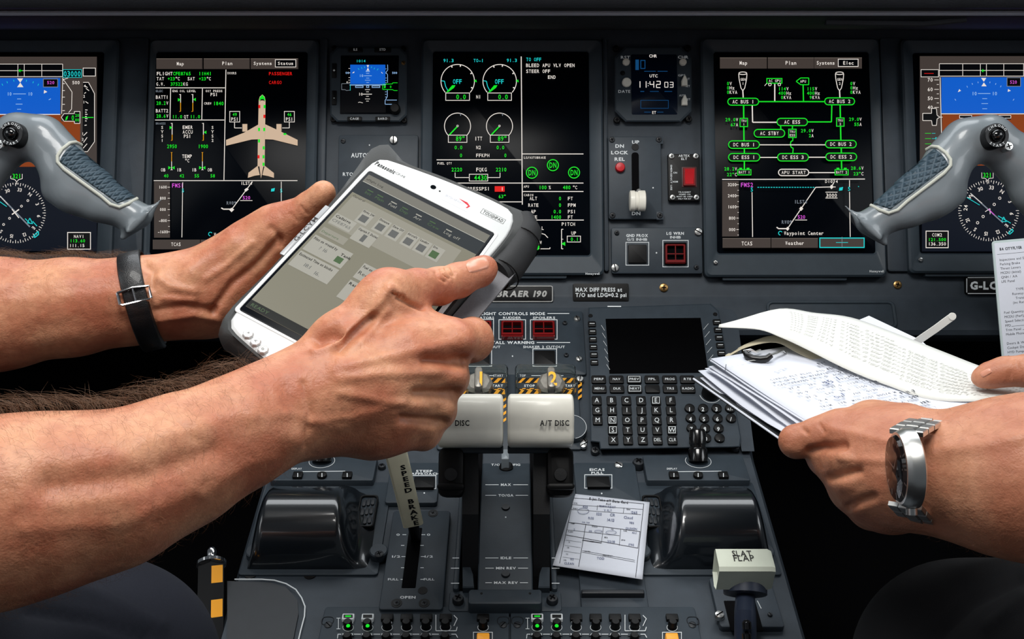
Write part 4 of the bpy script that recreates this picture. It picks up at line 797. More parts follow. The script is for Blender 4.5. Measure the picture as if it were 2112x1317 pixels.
# ---------------------------------------------------------------- display controller strips + bulged hand rests
def controller(label_ctl, label_rest, sgn, xc):
    X = lambda x: xc + sgn * x      # x measured outwards from the unit's centre
    xs = lambda a, b: (min(X(a), X(b)), max(X(a), X(b)))
    fr = PC.at(xc, 960); t = thing('display_controller', label_ctl, 'control panel', fr, 'knob strips above the hand rests')
    x0, x1 = xs(-110, 100); MB().slab(fr.rect(x0, 938, x1, 990, .010), .002, 0, .010, .001, PANEL2).build('face_plate', t)
    d = Dr(fr, .0101); d.T('DISPLAY', X(-54) if sgn > 0 else xc - 52, 966, 3.6, LEG, w=21); d.L(xc - 50, 972, xc + 48, 971, LEG, 1.2); d.done('legend', t)
    kx = xc + sgn * 0
    b = MB(); c = fr.loc(kx, 951, .010); a = fr.px(kx, 951, 20)
    ax = (Vector((1, 0, 0)), Vector((0, .75, -.66)), Vector((0, .66, .75)))
    b.lathe(c, [(a, 0), (a * .95, .012), (a * .80, .014), (a * .80, .017), (a * .88, .018), (a * .85, .030), (a * .7, .033), (.0001, .0335)], mat('glossy black knob', srgb(12, 12, 13), .18, coat=.5), 32, ax); b.build('knob', t)
    b = MB(); a *= 1.3; b.tube([Vector(c) + Vector((a * math.cos(math.radians(q)), a * math.sin(math.radians(q)) * .8, .0005)) for q in range(150, 391, 12)], .0003, LEG, 6); b.build('knob_ring', t)
    for dx, e in ((-50, .45), (0, .9), (52, .45)):
        b = MB(); r = fr.rect(xc + dx - 10, 973, xc + dx + 10, 985, .012); b.slab(r, .001 if e < .5 else .004, .010, .0135, .0008, BLACK)
        q = Dr(fr, .0137, mb=b); q.L(xc + dx, 975, xc + dx, 983, LEG, 1.6); b.build('push_button', t)
    # hand rest: a smooth lofted bulge
    fr2 = PC.at(xc, 1080); t = thing('hand_rest', label_rest, 'hand rest', fr2, 'glossy bulged hand rests of the cursor controls')
    HR = mat('glossy dark plastic', srgb(17, 22, 27), .28, noise=.05, nscale=60, coat=1.0, spec=.6)
    W0 = fr2.px(xc, 1080, 1)
    u0, vb, u1, vt = fr2.rect(xc - 118, 1000, xc + 128, 1178, .0) if sgn > 0 else fr2.rect(xc - 128, 1000, xc + 118, 1178, .0)
    lo = []; nu, nv = 48, 48
    mb = MB(); vs = []; fs = []
    def hgt(o, b_):
        e0 = .08 + .14 * b_; x = min(1, max(0, (o - e0) / .17)); hx = x * x * (3 - 2 * x) * .80 + .20 * min(1, o / e0)
        ho = math.sin(min(1, (1 - o) / .13) * math.pi / 2) ** .8; s_ = 1 - b_
        f_ = math.sin(math.pi / 2 * s_ / .62) ** 1.2 if s_ < .62 else math.cos(math.pi / 2 * min(1, (s_ - .62) / .38)) ** .42 if s_ < 1 else 0
        return .046 * hx * ho * f_
    for j in range(nv + 1):
        for i in range(nu + 1):
            a = i / nu; b_ = j / nv
            u = u0 + (u1 - u0) * a; v = vb + (vt - vb) * b_
            o = a if sgn > 0 else 1 - a      # o=0 inner side
            # height: steep cliff facing the seat, rounded shoulders, long slope on the inner side
            h = hgt(o, b_)
            vs.append((u, v, h + .0004))
    for j in range(nv):
        for i in range(nu):
            a = j * (nu + 1) + i; fs.append((a, a + 1, a + nu + 2, a + nu + 1))
    mb.add(vs, fs, HR); mb.build('moulded_shell', t, smooth=80)
    r = (u0 - .006, vb - .006, u1 + .006, vt + .002); MB().slab(r, .003, -.001, .0025, .001, PANEL2).build('base_plate', t)
    # grille on the inner slope
    b = MB(); gx = xc - sgn * 0
    ci = u0 + .013 if sgn > 0 else u1 - .013
    cu, cv = ci, vt - .046
    g0_ = hgt(.013 / (u1 - u0), 1 - .046 / (vt - vb)) - .0035
    for r_ in range(3):
        for c_ in range(3):
            a, e = cu + (c_ - 1) * .0042 * 1.0, cv + (1 - r_) * .0125 - sgn * (c_ - 1) * .001
            b.slab((a - .0017, e - .0050, a + .0017, e + .0050), .0015, g0_ + .0060, g0_ + .0072, .0004, DARKP)
    b.ring((cu - .009, cv - .022, cu + .009, cv + .022), (cu - .0072, cv - .020, cu + .0072, cv + .020), .004, .003, .002, g0_ + .0078, .0006, BLACK)
    b.slab((cu - .008, cv - .021, cu + .008, cv + .021), .003, .0, g0_ + .0055, .0005, PANEL2); b.build('side_grille', t)
    for dx in (-126, 136):
        xx = xc + sgn * dx * (1 if True else 1); b = MB(); c = fr2.loc(xx if dx > 0 else xc + sgn * -118, 1146, .002); b.lathe(c, [(.0085, 0), (.0085, .007), (.0075, .008), (.0001, .0082)], PANEL2, 22); b.build('mounting_boss', t)
        screw(t, fr2, xx if dx > 0 else xc + sgn * -118, 1143, 9, DARKP, True, .010, .0015)
controller('knob strip with three small buttons above the hand rest by the folded paper card', 'glossy dark hand rest beside the paper card, behind the slat flap lever', 1, 1440)
controller('knob strip with three small buttons half under the hairy forearm', 'glossy dark hand rest in front of the hairy forearm, beside the speed brake', -1, 664)

# ---------------------------------------------------------------- speed brake
t, fr = plate('speed_brake_console', 'speed brake panel with slotted scale marked from 0 to full', 'control panel', PC, 865, 1150, 796, 1052, 921, 1256, 0, .008, rad=.003)
vx = fr.loc(849, 1150)[0]
# plate narrows with perspective; slot
MB().slab(fr.rect(836, 1088, 864, 1212, .0081), .001, .007, .0083, .0002, VOID).build('lever_slot', t)
d = Dr(fr, .0081)
for y, s_, a, b_ in ((1102, '0', 0, 0), (1147, '1/2', 0, 0), (1194, 'FULL', 0, 0)):
    k = (y - 1102) / 92; d.L(830 - 4 * k, y, 838 - 4 * k, y, LEG, 1.4); d.L(869 - 2 * k, y, 877 - 2 * k, y, LEG, 1.4); d.T(s_, 821 - 8 * k - (2 if s_ == 'FULL' else 0), y, 4.2, LEG, w=5 * len(s_) + 2, bold=.02); d.T(s_, 884 + 1 * k, y, 4.2, LEG, w=5 * len(s_) + 2, bold=.02)
for y in (1124, 1170): d.L(827, y, 834, y, LEG, 1.4); d.L(867, y, 874, y, LEG, 1.4)
d.T('OPEN', 841, 1231, 5, LEG, w=32, bold=.03); d.done('scale_marking', t)
for x, y in ((893, 1058), (818, 1243), (875, 1243)): b = MB(); b.lathe(fr.loc(x, y, .0082), [(.0048, -.002), (.0048, .0002), (.0001, .0002)], BLACK, 20); b.build('screw_recess', t); screw(t, fr, x, y, 7, DARKP, True, .0083, .0006)
b = MB(); b.lathe(fr.loc(872, 1217, .0082), [(.0042, -.002), (.0042, .0002), (.0001, .0002)], BLACK, 20); b.build('recess', t)
sb = thing('speed_brake_lever', 'cream bar lever lettered SPEED BRAKE in black, leaning out of its slot', 'lever', PC.at(850, 1100))
fr = PC.at(850, 1100)
A = fr.L(Cw(852, 1080, .845)); B = fr.L(Cw(817, 935, .80)); up_ = (B - A).normalized(); A0 = fr.loc(856, 1112, .0)
sidev = (fr.L(Cw(869, 1074, .845)) - fr.L(Cw(833, 1086, .845))).normalized(); sidev = (sidev - up_ * sidev.dot(up_)).normalized(); nv_ = sidev.cross(up_)
hw = (fr.L(Cw(868, 1080, .845)) - fr.L(Cw(833, 1080, .845))).length / 2 * 1.2; ht = .0035
def barloop(c, w, t_, k=3):
    return [c + sidev * q[0] + nv_ * q[1] for q in rloop((-w, -t_, w, t_), min(w, t_) * .7, 0, k)]
B2 = B + up_ * .03
b = MB(); b.loops([barloop(A + up_ * -.001, hw * .8, ht * .7), barloop(A, hw, ht), barloop(B2, hw * 1.05, ht), barloop(B2 + up_ * .002, hw * .8, ht * .6)], CREAM, True, True)
b.build('grip_bar', sb)
b = MB(); w_ = up_ * -1
ln = (B - A).length
sgn_ = 1 if nv_.z > 0 else -1
for i, ch in enumerate('SPEED BRAKE'):
    if ch == ' ': continue
    c = B + (A - B) * (.16 + i * .079) + nv_ * sgn_ * (ht + .0002) + sidev * (hw * .35)
    b.text(ch, c, sidev * .0062, up_ * .0048, INK, bold=.04)
b.build('lettering', sb)
b = MB(); b.loops([barloop(A0 - up_ * .01, hw * .55, ht * .8), barloop(A, hw * .55, ht * .8)], BLACK, True, True); b.build('lever_stem', sb)

# small guarded panels: steep approach, EICAS full
t, fr = plate('steep_approach_panel', 'panel with outlined square button marked steep approach beside the speed brake lever', 'control panel', PC, 870, 985, 800, 953, 905, 1036, 0, .006)
d = Dr(fr, .0061); d.T('STEEP', 875, 971, 4.5, LEG, w=34, bold=.03); d.T('APPROACH', 877, 976.5, 4.2, LEG, w=58, bold=.03); d.R(850, 980, 899, 1007, LEG, 1.4); d.DI(875, 1016, 1.6, LEG); d.done('legend', t); button(t, fr, 853, 982, 896, 1004, .006, .004)
screw(t, fr, 788, 965, 8, DARKP, True, 0, .004)
t, fr = plate('display_full_panel', 'panel with outlined square button marked EICAS full, touching the paper card', 'control panel', PC, 1250, 985, 1186, 953, 1316, 1036, 0, .006)
d = Dr(fr, .0061); d.T('EICAS', 1231.5, 968, 4.8, LEG, w=31, bold=.03); d.T('FULL', 1232, 974.5, 4.2, LEG, w=25, bold=.03); d.R(1206, 978.5, 1262, 1006, LEG, 1.4); d.DI(1241, 1017, 1.6, LEG); d.done('legend', t); button(t, fr, 1211, 981, 1258, 1003, .006, .004)
screw(t, fr, 1276, 959.5, 9, STEEL, n0=.006, h=.002); screw(t, fr, 1316, 963, 13, DARKP, True, 0, .008); screw(t, fr, 1204, 916, 9, STEEL, n0=0, h=.006)
t, fr = plate('blank_cover_plate', 'plain dark cover plate with raised bar below the paper card', 'cover plate', PC, 1265, 1230, 1196, 1160, 1332, 1262, 0, .004, m=PANEL)
b = MB(); r = fr.rect(1199, 1217, 1329, 1226, .008); b.slab(r, .001, .003, .010, .0015, DARKP); b.build('raised_bar', t)

# ---------------------------------------------------------------- thrust lever quadrant
qf = PC.at(1043, 1080); q = thing('thrust_quadrant', 'thrust lever quadrant with grey scale marked MAX, TO/GA, IDLE and MAX REV', 'lever quadrant', qf)
fr = qf
# curved centre scale: arc over v
u0, vb, u1, vt = fr.rect(990, 952, 1096, 1212, .012)
def arch(v):
    a = (v - vb) / (vt - vb); return .010 + .016 * math.sin(max(0, min(1, a)) * math.pi)
mb = MB(); nseg = 24; lps = []
for i in range(nseg + 1):
    v = vb + (vt - vb) * i / nseg; h = arch(v); k = 1 - .07 * i / nseg * 0
    lps.append([(u0, v, 0), (u0, v, h - .001), (u0 + .001, v, h), (u1 - .001, v, h), (u1, v, h - .001), (u1, v, 0)])
mb.loops([list(reversed(l)) for l in lps], PANEL2, True, True, True); mb.build('centre_scale', q, smooth=25)
def onarch(px, py):      # find the arch point seen at a pixel
    n_ = .02
    for _ in range(12): p = fr.loc(px, py, n_); n_ = arch(p[1]) + .0002
    return p
class DrA(Dr):
    def p(s, x, y, n=None):
        p = onarch(x, y); return Vector((p[0], p[1], p[2] + (s.n - .0))) 
d = DrA(fr, .0)
for y, s_, w in ((999, 'MAX', 21), (1021, 'TO/GA', 31), (1150, 'IDLE', 22), (1171, 'MIN REV', 41), (1201, 'MAX REV', 49)):
    d.T(s_, 1043.5, y, 4.6, LEG, w=w, bold=.03); d.L(1001, y, 1043 - w / 2 - 4, y, LEG, 1.3); d.L(1044 + w / 2 + 4, y, 1089, y, LEG, 1.3)
d.T('T/O CONFIG', 1043, 958, 4, LEG, w=60, bold=.02)
d.DI(1043, 1066, 1.6, LEG, 1.4); d.done('scale_marking', q)
for y in (1046, 1183): p = onarch(1043, y); b = MB(); b.lathe(p, [(.0040, 0), (.0036, .0012), (.0001, .0014)], DARKP, 18); b.build('screw', q)
b = MB(); p = onarch(1044, 965); b.lathe(p, [(.007, -.002), (.007, .003), (.005, .005), (.0001, .0052)], BLACK, 20); b.build('config_button', q)
# slots
for x0, x1 in ((952, 990), (1096, 1134)): r = fr.rect(x0, 925, x1, 1214, .004); MB().slab(r, .002, .0, .004, .0005, VOID).build('lever_slot', q)
# side rails flanking the slots
RAIL = PANEL2
for xa, xb in ((943, 954), (1132, 1143)):
    r = fr.rect(xa, 950, xb, 1214, .010); MB().slab(r, .002, 0, .010, .0015, RAIL).build('side_rail', q)
for sgn, xa in ((1, 954), (-1, 1134)):   # flared guide plates
    b = MB(); pl_ = [(xa, 1120), (xa + sgn * 3, 1145), (xa + sgn * 13, 1160), (xa + sgn * 22, 1185), (xa + sgn * 24, 1212), (xa, 1212)]
    ps = [fr.loc(a, e, .012)[:2] for a, e in pl_]
    if sgn > 0: ps = ps[::-1]
    ar = sum(ps[i][0] * ps[(i + 1) % 6][1] - ps[(i + 1) % 6][0] * ps[i][1] for i in range(6))
    if ar < 0: ps = ps[::-1]
    b.extrude(ps, .002, .013, PANEL2, .001); b.build('guide_plate', q, smooth=20)
# scale ticks on the outside
d = Dr(fr, .0106)
for y in (1150, 1171, 1202): d.L(930 if y > 1160 else 933, y, 947, y, LEG, 1.6); d.L(1138, y, 1154, y, LEG, 1.6)
d.done('outer_marking', q)
pts = [(926, 1214), (958, 1214), (966, 1222), (1116, 1222), (1124, 1214), (1158, 1214), (1158, 1238), (1150, 1252), (932, 1252), (926, 1240)]
b = MB(); b.slab(fr.rect(926, 1214, 1158, 1256, .008), .003, 0, .006, .001, PANEL2); b.build('front_base', q)
b = MB(); b.slab(fr.rect(966, 1215, 1118, 1246, .016), .003, .004, .017, .002, PANEL2); b.build('front_bridge', q)
for x in (945, 1139): screw(q, fr, x, 1240, 12, DARKP, True, .006, .005)
for x in (993, 1093): b = MB(); b.lathe(fr.loc(x, 1223, .017), [(.0012, 0), (.001, .0003), (.0001, .0003)], BLACK, 10); b.build('rivet', q)
r = fr.rect(1034, 925, 1050, 946, .03); MB().slab(r, .001, .0, .03, .001, SILK).build('centre_post', q)
# two thrust levers
IV2 = IVORY
def thrust(label, x0, x1, sgn):
    dp = .83; xm = (x0 + x1) / 2
    lf = Fr(Cw(xm, 868, dp), RX, (UX * math.cos(math.radians(12)) + FX * math.sin(math.radians(12))))
    t = thing('thrust_lever', label, 'lever', lf, 'pair of thrust levers')
    r = lf.rect(x0, 814, x1, 922, .0); hw_ = (r[2] - r[0]) / 2; hh = (r[3] - r[1]) / 2
    # barrel handle: rounded profile swept along the width with filleted ends
    prof = []
    K = 40
    def rad_at(a):   # superellipse-like profile in (v,n): flat face, ridge
        c, s_ = math.cos(a), math.sin(a); e = .62
        return (math.copysign(abs(c) ** e, c), math.copysign(abs(s_) ** e, s_))
    lps = []
    for x_, k_ in ((-1, .80), (-.985, .90), (-.95, .97), (-.90, 1.0), (0, 1.0), (.90, 1.0), (.95, .97), (.985, .90), (1, .80)):
        lp = []
        for i in range(K):
            cy_, sz = rad_at(2 * math.pi * i / K); v = cy_ * hh * k_; n_ = sz * .017 * k_ + (.004 if cy_ > 0 else 0) * k_
            if sz > 0 and cy_ > .15: n_ += .0035 * min(1, (cy_ - .15) / .2) * k_ * 0
            lp.append((x_ * hw_, v, n_))
        lps.append(lp)
    b = MB(); b.loops([list(reversed(l)) for l in lps], IV2, True, True); b.build('handle', t, smooth=50)
    b = MB(); nn = .0171
    wpx = 62
    o = lf.loc(x1 - 7 if sgn > 0 else x1 - 70 + 0, 872, nn + .0012)
    b.text('A/T DISC', lf.loc(1174 if sgn > 0 else 968, 872, nn + .0046), Vector((.0040, 0, 0)), Vector((0, .0046, 0)), INK, bold=.03, align='r', width=lf.px(xm, 870, 59) / .0040); b.build('lettering', t)
    # arm from the handle into the slot, black bracket beside it
    sx0, sx1 = ((1100, 1134) if sgn > 0 else (953, 987))
    foot = [PC.W(PC.loc(sx0, 1000, .004)), PC.W(PC.loc(sx1, 1000, .004))]
    b = MB(); a0 = lf.L(Cw(sx0, 915, .845)); a1 = lf.L(Cw(sx1, 915, .845)); f0 = lf.L(PC.W(PC.loc(sx0, 1190, .003))); f1 = lf.L(PC.W(PC.loc(sx1, 1190, .003))); k0 = lf.L(Cw(sx0, 1060, .83)); k1 = lf.L(Cw(sx1, 1060, .83))
    bk = Vector((0, .01, -.05))
    m0 = lf.L(PC.W(PC.loc(sx0, 960, .003))); m1 = lf.L(PC.W(PC.loc(sx1, 960, .003)))
    b.loops([[a0, a1, a1 + Vector((0, 0, -.02)), a0 + Vector((0, 0, -.02))], [k0, k1, m1, m0], [f0, f1, f1 + Vector((0, .02, 0)), f0 + Vector((0, .02, 0))]], RUBBER, True, True); b.build('lever_arm', t, smooth=20)
    bx0, bx1 = ((1128, 1184) if sgn > 0 else (903, 957))
    r = lf.rect(bx0, 921, bx1, 1024, -.004)
    MB().slab(r, .006, -.035, -.006, .004, BLACK).build('switch_housing', t)
    b = MB(); r2 = lf.rect(bx0 - 1, 996, bx1 + 1, 1010, -.004); b.slab(r2, .003, -.03, .001, .002, BLACK); b.build('housing_rib', t)
    b = MB(); b.lathe(lf.loc((bx0 + bx1) / 2, 978, -.006), [(.006, 0), (.0055, .002), (.0001, .0022)], RUBBER, 20); b.build('side_button', t)
    r3 = lf.rect(x0 + (22 if sgn < 0 else 0), 918, x1 - (44 if sgn > 0 else 0), 934, -.01); MB().slab(r3, .001, -.016, -.008, .001, PANEL2).build('mounting_block', t)
thrust('ivory thrust lever handle with full A/T DISC lettering beside the keypad', 1047, 1182, 1)
thrust('ivory thrust lever handle partly covered by knuckles of the hand on the tablet', 903, 1038, -1)

# ---------------------------------------------------------------- slat / flap lever
t, fr = plate('slat_flap_console', 'slat flap lever base plate with silver screw beside audio panel', 'control panel', PC, 1540, 1230, 1474, 1190, 1604, 1292, 0, .006, m=PANEL)
d = Dr(fr, .0061); d.PL([(1498, 1238), (1502, 1257), (1513, 1257)], LEG, 1.3); d.done('slot_marking', t); d = Dr(fr, .0061); d.PL([(1562, 1238), (1570, 1254)], LEG, 1.3); d.done('slot_marking', t)
MB().slab(fr.rect(1500, 1238, 1566, 1300, .0062), .001, .005, .0063, .0002, VOID).build('lever_slot', t)
screw(t, fr, 1483, 1272, 10.5, STEEL, n0=.006, h=.004, rot=30); screw(t, fr, 1588, 1268, 5, DARKP, n0=.006)
lf = Fr(Cw(1534, 1170, .745), RX, UX * math.cos(math.radians(50)) + FX * math.sin(math.radians(50)))
t = thing('slat_flap_lever', 'pale green-white slat flap lever on a dark blue-grey stalk', 'lever', lf)
u0, v0, u1, v1 = lf.rect(1477, 1133, 1594, 1180, 0)
K = 8
def prism(x, k, off=0):
    w = [(v1 * k, .000), (v1 * k - .0015, .003), (v0 + .003, .0035), (v0 - .000, .0015), (v0 - .002, -.020), (v0 + .004, -.024), (v1 * .6, -.020)]
    return [(x, a, n_) for a, n_ in w]
b = MB(); hwL = (u1 - u0) / 2
b.loops([[Vector((u0 + .004, p[1] * .9, p[2] * .9 - .001)) for p in prism(u0, 1)], prism(u0 + .0005 + .0, 1), prism(u0 + .010, 1), prism(u1 - .003, 1), [Vector((u1, p[1] * .93, p[2] * .9 - .001)) for p in prism(u1, 1)]], mat('pale lever plastic', srgb(208, 214, 198), .35, noise=.04, nscale=60, coat=.3), True, True)
b.build('handle', t, smooth=30)
b = MB(); b.text('SLAT', lf.loc(1530, 1140.5, .0037), Vector((.0055, 0, 0)), Vector((0, .0052, 0)), INK, bold=.01, width=lf.px(1530, 1140, 40) / .0055); b.text('FLAP', lf.loc(1534, 1150, .0037), Vector((.0055, 0, 0)), Vector((0, .0056, 0)), INK, bold=.01, width=lf.px(1530, 1140, 42) / .0055); b.build('lettering', t)
LB = mat('stalk enamel', srgb(34, 42, 58), .4, noise=.1, nscale=40)
foot = lf.L(PC.W(PC.loc(1534, 1330, .0)))
b = MB(); a = lf.L(Cw(1536, 1195, .765)); e = lf.L(Cw(1537, 1225, .76)); b.tube([a + Vector((0, .004, 0)), a, e, e + (e - a) * .1], [.014, .0175, .0172, .012], LB, 28); b.build('collar', t)
b = MB(); b.tube([e, lf.L(Cw(1537, 1262, .745)), lf.L(Cw(1538, 1330, .74)), lf.L(Cw(1538, 1460, .75))], [.0075, .0085, .0088, .009], LB, 20); b.build('stalk', t)
for y in (1285, 1309):
    b = MB(); c = lf.L(Cw(1540, y, .733)); b.lathe(c, [(.0036, -.004), (.0036, .001), (.002, .0026), (.0001, .003)], mat('glossy bolt', srgb(14, 14, 16), .12, coat=.6), 18, (Vector((1, 0, 0)), Vector((0, .6, -.8)), Vector((0, .8, .6)))); b.build('bolt', t)

# ---------------------------------------------------------------- audio panels at the bottom edge
AMB = mat('amber push button', srgb(225, 150, 40), .35, emit=srgb(230, 150, 30), es=.35)
def audio(label, xo):
    fr = PC.at(xo + 130, 1300); t = thing('audio_panel', label, 'control panel', fr, 'matching audio selector panels at the bottom of the pedestal')
    MB().slab((fr.loc(xo - 55, 1300)[0], fr.loc(1056, 1360)[1], fr.loc(xo + 332, 1300)[0], fr.loc(1056, 1258)[1]), .003, 0, .005, .001, PANEL2).build('face_plate', t)
    names = ['VHF1', 'VHF2', 'VHF3', 'HF1', 'HF2', 'SAT', '', 'PA']; d = Dr(fr, .0051)
    for i, s_ in enumerate(names):
        if not s_: continue
        x = xo + i * 40.2 - (3 if i == 7 else 0)
        b = MB(); b.slab(fr.rect(x - 12.5, 1265, x + 12.5, 1277, .008), .0008, .005, .0085, .0006, LEG if i < 2 else BLACK)
        qd = Dr(fr, .0086, mb=b)
        if i < 2: qd.FR(x - 9.5, 1266.5, x + 9.5, 1273.5, BLACK)
        if i == 0: qd.FR(x - 6, 1268.5, x + 6, 1271.2, EG)
        b.build('select_button', t)
        b = MB(); c = fr.loc(x, 1292, .005); R_ = fr.px(x, 1292, 9.5); b.lathe(c, [(R_, 0), (R_ * .95, .006), (R_ * .75, .0075), (.0001, .0077)], BLACK, 24); b.build('volume_knob', t)
        if i < 2: b = MB(); b.lathe(fr.loc(x, 1290, .0126), [(fr.px(x, 1290, 4), 0), (fr.px(x, 1290, 3.5), .0006), (.0001, .0007)], EG, 16); b.build('green_light', t)
        d.T(s_, x, 1283, 3.6, LEG, w=4.3 * len(s_) + 3, bold=.02); d.CI(x, 1293, 11, LEG, .9, 0, 360, 8)
    x = xo + 5 * 40.2; d.PL([(x - 20, 1267), (x - 20, 1300), (x + 22, 1300), (x + 24, 1292)], LEG, 1.5); d.PL([(x + 17, 1268), (x + 24, 1275), (x + 17, 1290)], LEG, 1.5)
    d.L(xo - 20, 1274, xo - 20, 1296, LEG, 1.2); d.L(xo - 24, 1274, xo - 16, 1274, LEG, 1.2); d.L(xo - 24, 1296, xo - 16, 1296, LEG, 1.2)
    d.PL([(xo - 22, 1316), (xo - 21, 1307), (xo + 222, 1307), (xo + 226, 1314)], LEG, 1.5)
    for i, s_ in enumerate(('NAV1', 'NAV2', 'MKR3', 'ADF1', 'ADF2', 'ID')):
        x = xo - 1 + i * 40.2; d.FR(x - 13, 1304, x + 13, 1310, PANEL2); d.T(s_, x, 1307, 3.6, LEG, w=4.3 * len(s_) + 4, bold=.02)
        b = MB(); c = fr.loc(x, 1320, .005); R_ = fr.px(x, 1320, 9.5); b.lathe(c, [(R_, 0), (R_ * .95, .006), (R_ * .75, .0075), (.0001, .0077)], BLACK, 24); b.build('volume_knob', t)
    x = xo + 7 * 40.2 - 4; d.R(x - 19, 1303, x + 20, 1330, LEG, 1.4); b = MB(); b.slab(fr.rect(x - 12, 1307, x + 14, 1326, .009), .001, .005, .011, .001, AMB); b.build('amber_button', t)
    d.done('legend', t)
    for x in (xo - 41, xo + 320): b = MB(); b.ring((fr.loc(x - 13, 1288)[0], fr.loc(x, 1297)[1], fr.loc(x + 13, 1288)[0], fr.loc(x, 1279)[1]), (fr.loc(x - 11, 1288)[0], fr.loc(x, 1295.5)[1], fr.loc(x + 11, 1288)[0], fr.loc(x, 1280.5)[1]), .004, .003, .004, .0056, .0003, DARKP); b.build('fastener_slot', t); screw(t, fr, x, 1288, 8, DARKP, False, .005, .001)
audio('audio selector panel with green lights beneath the speed brake', 718)
audio('audio selector panel with green lights beneath the paper card', 1108)

# lined tray at the pedestal side
fr = PC.at(555, 1280); t = thing('side_tray', 'sunken tray with rounded white outline beside the striped black and amber handle', 'tray', fr)
pts = [(470, 1185), (560, 1187), (600, 1200), (628, 1235), (629, 1265), (612, 1340), (470, 1340)]
mb = MB(); out = [fr.loc(x, y, .004) for x, y in reversed([(468, 1195)] + [(470, 1195), (556, 1198), (590, 1208), (613, 1235), (615, 1262), (598, 1345), (468, 1345)])]
def rl(n): return [Vector((p[0], p[1], n)) for p in out]
mb.loops([rl(-.001), rl(.0025)], DARKP, True, True); mb.build('tray_floor', t, smooth=0)
mb = MB(); mb.tube([fr.loc(x, y, .003) for x, y in ((484, 1194), (540, 1194), (566, 1196), (590, 1203), (610, 1215), (622, 1232), (629, 1250), (628, 1270), (620, 1300), (612, 1335))], .0006, LEG, 8); mb.build('white_outline', t)
for x, y in ((518, 1183), (640, 1184)): b = MB(); b.lathe(fr.loc(x, y, .0), [(.006, 0), (.006, .001), (.0001, .001)], BLACK, 18); b.build('hole_plug', t)

# striped handle
c0, c1 = Cw(434, 1330, .80), Cw(436, 1172, .845)
_v = (c1 - c0).normalized(); zf = Fr(Vector((c0.x, c0.y, c0.z)), RX - _v * RX.dot(_v), _v); t = thing('striped_handle', 'black handle with amber squares and chrome cap standing left of the pedestal', 'handle', zf)
t['label'] = 'black handle with amber squares and chrome cap standing beside the pedestal tray'
h = (c1 - c0).length; ax = (Vector((1, 0, 0)), Vector((0, 0, 1)), Vector((0, 1, 0)))
def hx_(r, y): return [Vector((r * math.cos(math.radians(20 + 60 * k)), y, r * math.sin(math.radians(20 + 60 * k)))) for k in range(6)]
mb = MB(); mb.loops([list(reversed(q)) for q in (hx_(.0125, -.15), hx_(.0125, h), hx_(.0115, h + .002))], BLACK, True, True); mb.build('post', t, smooth=15)
OR = mat('amber reflective tape', srgb(245, 165, 35), .5)
mb = MB()
for k, rows_ in ((0, ((1180, 1217), (1252, 1288))), (2, ((1225, 1255), (1299, 1330)))):
    for y0, y1 in rows_:
        a0, a1 = (1330 - y1) / 158 * h, (1330 - y0) / 158 * h; L0, L1 = hx_(.01265, a0), hx_(.01265, a1); e = .08
        p, q, r_, u_ = L0[k].lerp(L0[k + 1], e), L0[k].lerp(L0[k + 1], 1 - e), L1[k].lerp(L1[k + 1], 1 - e), L1[k].lerp(L1[k + 1], e)
        sl = .0028 if k == 0 else -.0012; p = p + Vector((0, sl, 0)); u_ = u_ + Vector((0, sl, 0)); mb.add([p, q, r_, u_], [(0, 1, 2, 3)], OR)
mb.build('amber_tape', t, smooth=0)
mb = MB(); mb.lathe((0, h, 0), [(.006, 0), (.013, .003), (.013, .006), (.007, .009), (.004, .012), (.0045, .017), (.003, .020), (.0001, .021)], CHROME, 24, (ax[0], ax[1] * -1, ax[2])); mb.build('chrome_cap', t)
# ---------------------------------------------------------------- smooth bodies: blended round limbs turned into one skin
from mathutils.bvhtree import BVHTree
def K(*pts):
    """pts: (px, py, depth, radius in pixels) -> chain of (world point, radius)"""
    return [(np.array(Cw(x, y, d)), r * d / FOC) for x, y, d, r in pts]
def Wp(*pts): return [(np.array(p[:3]), p[3]) for p in pts]

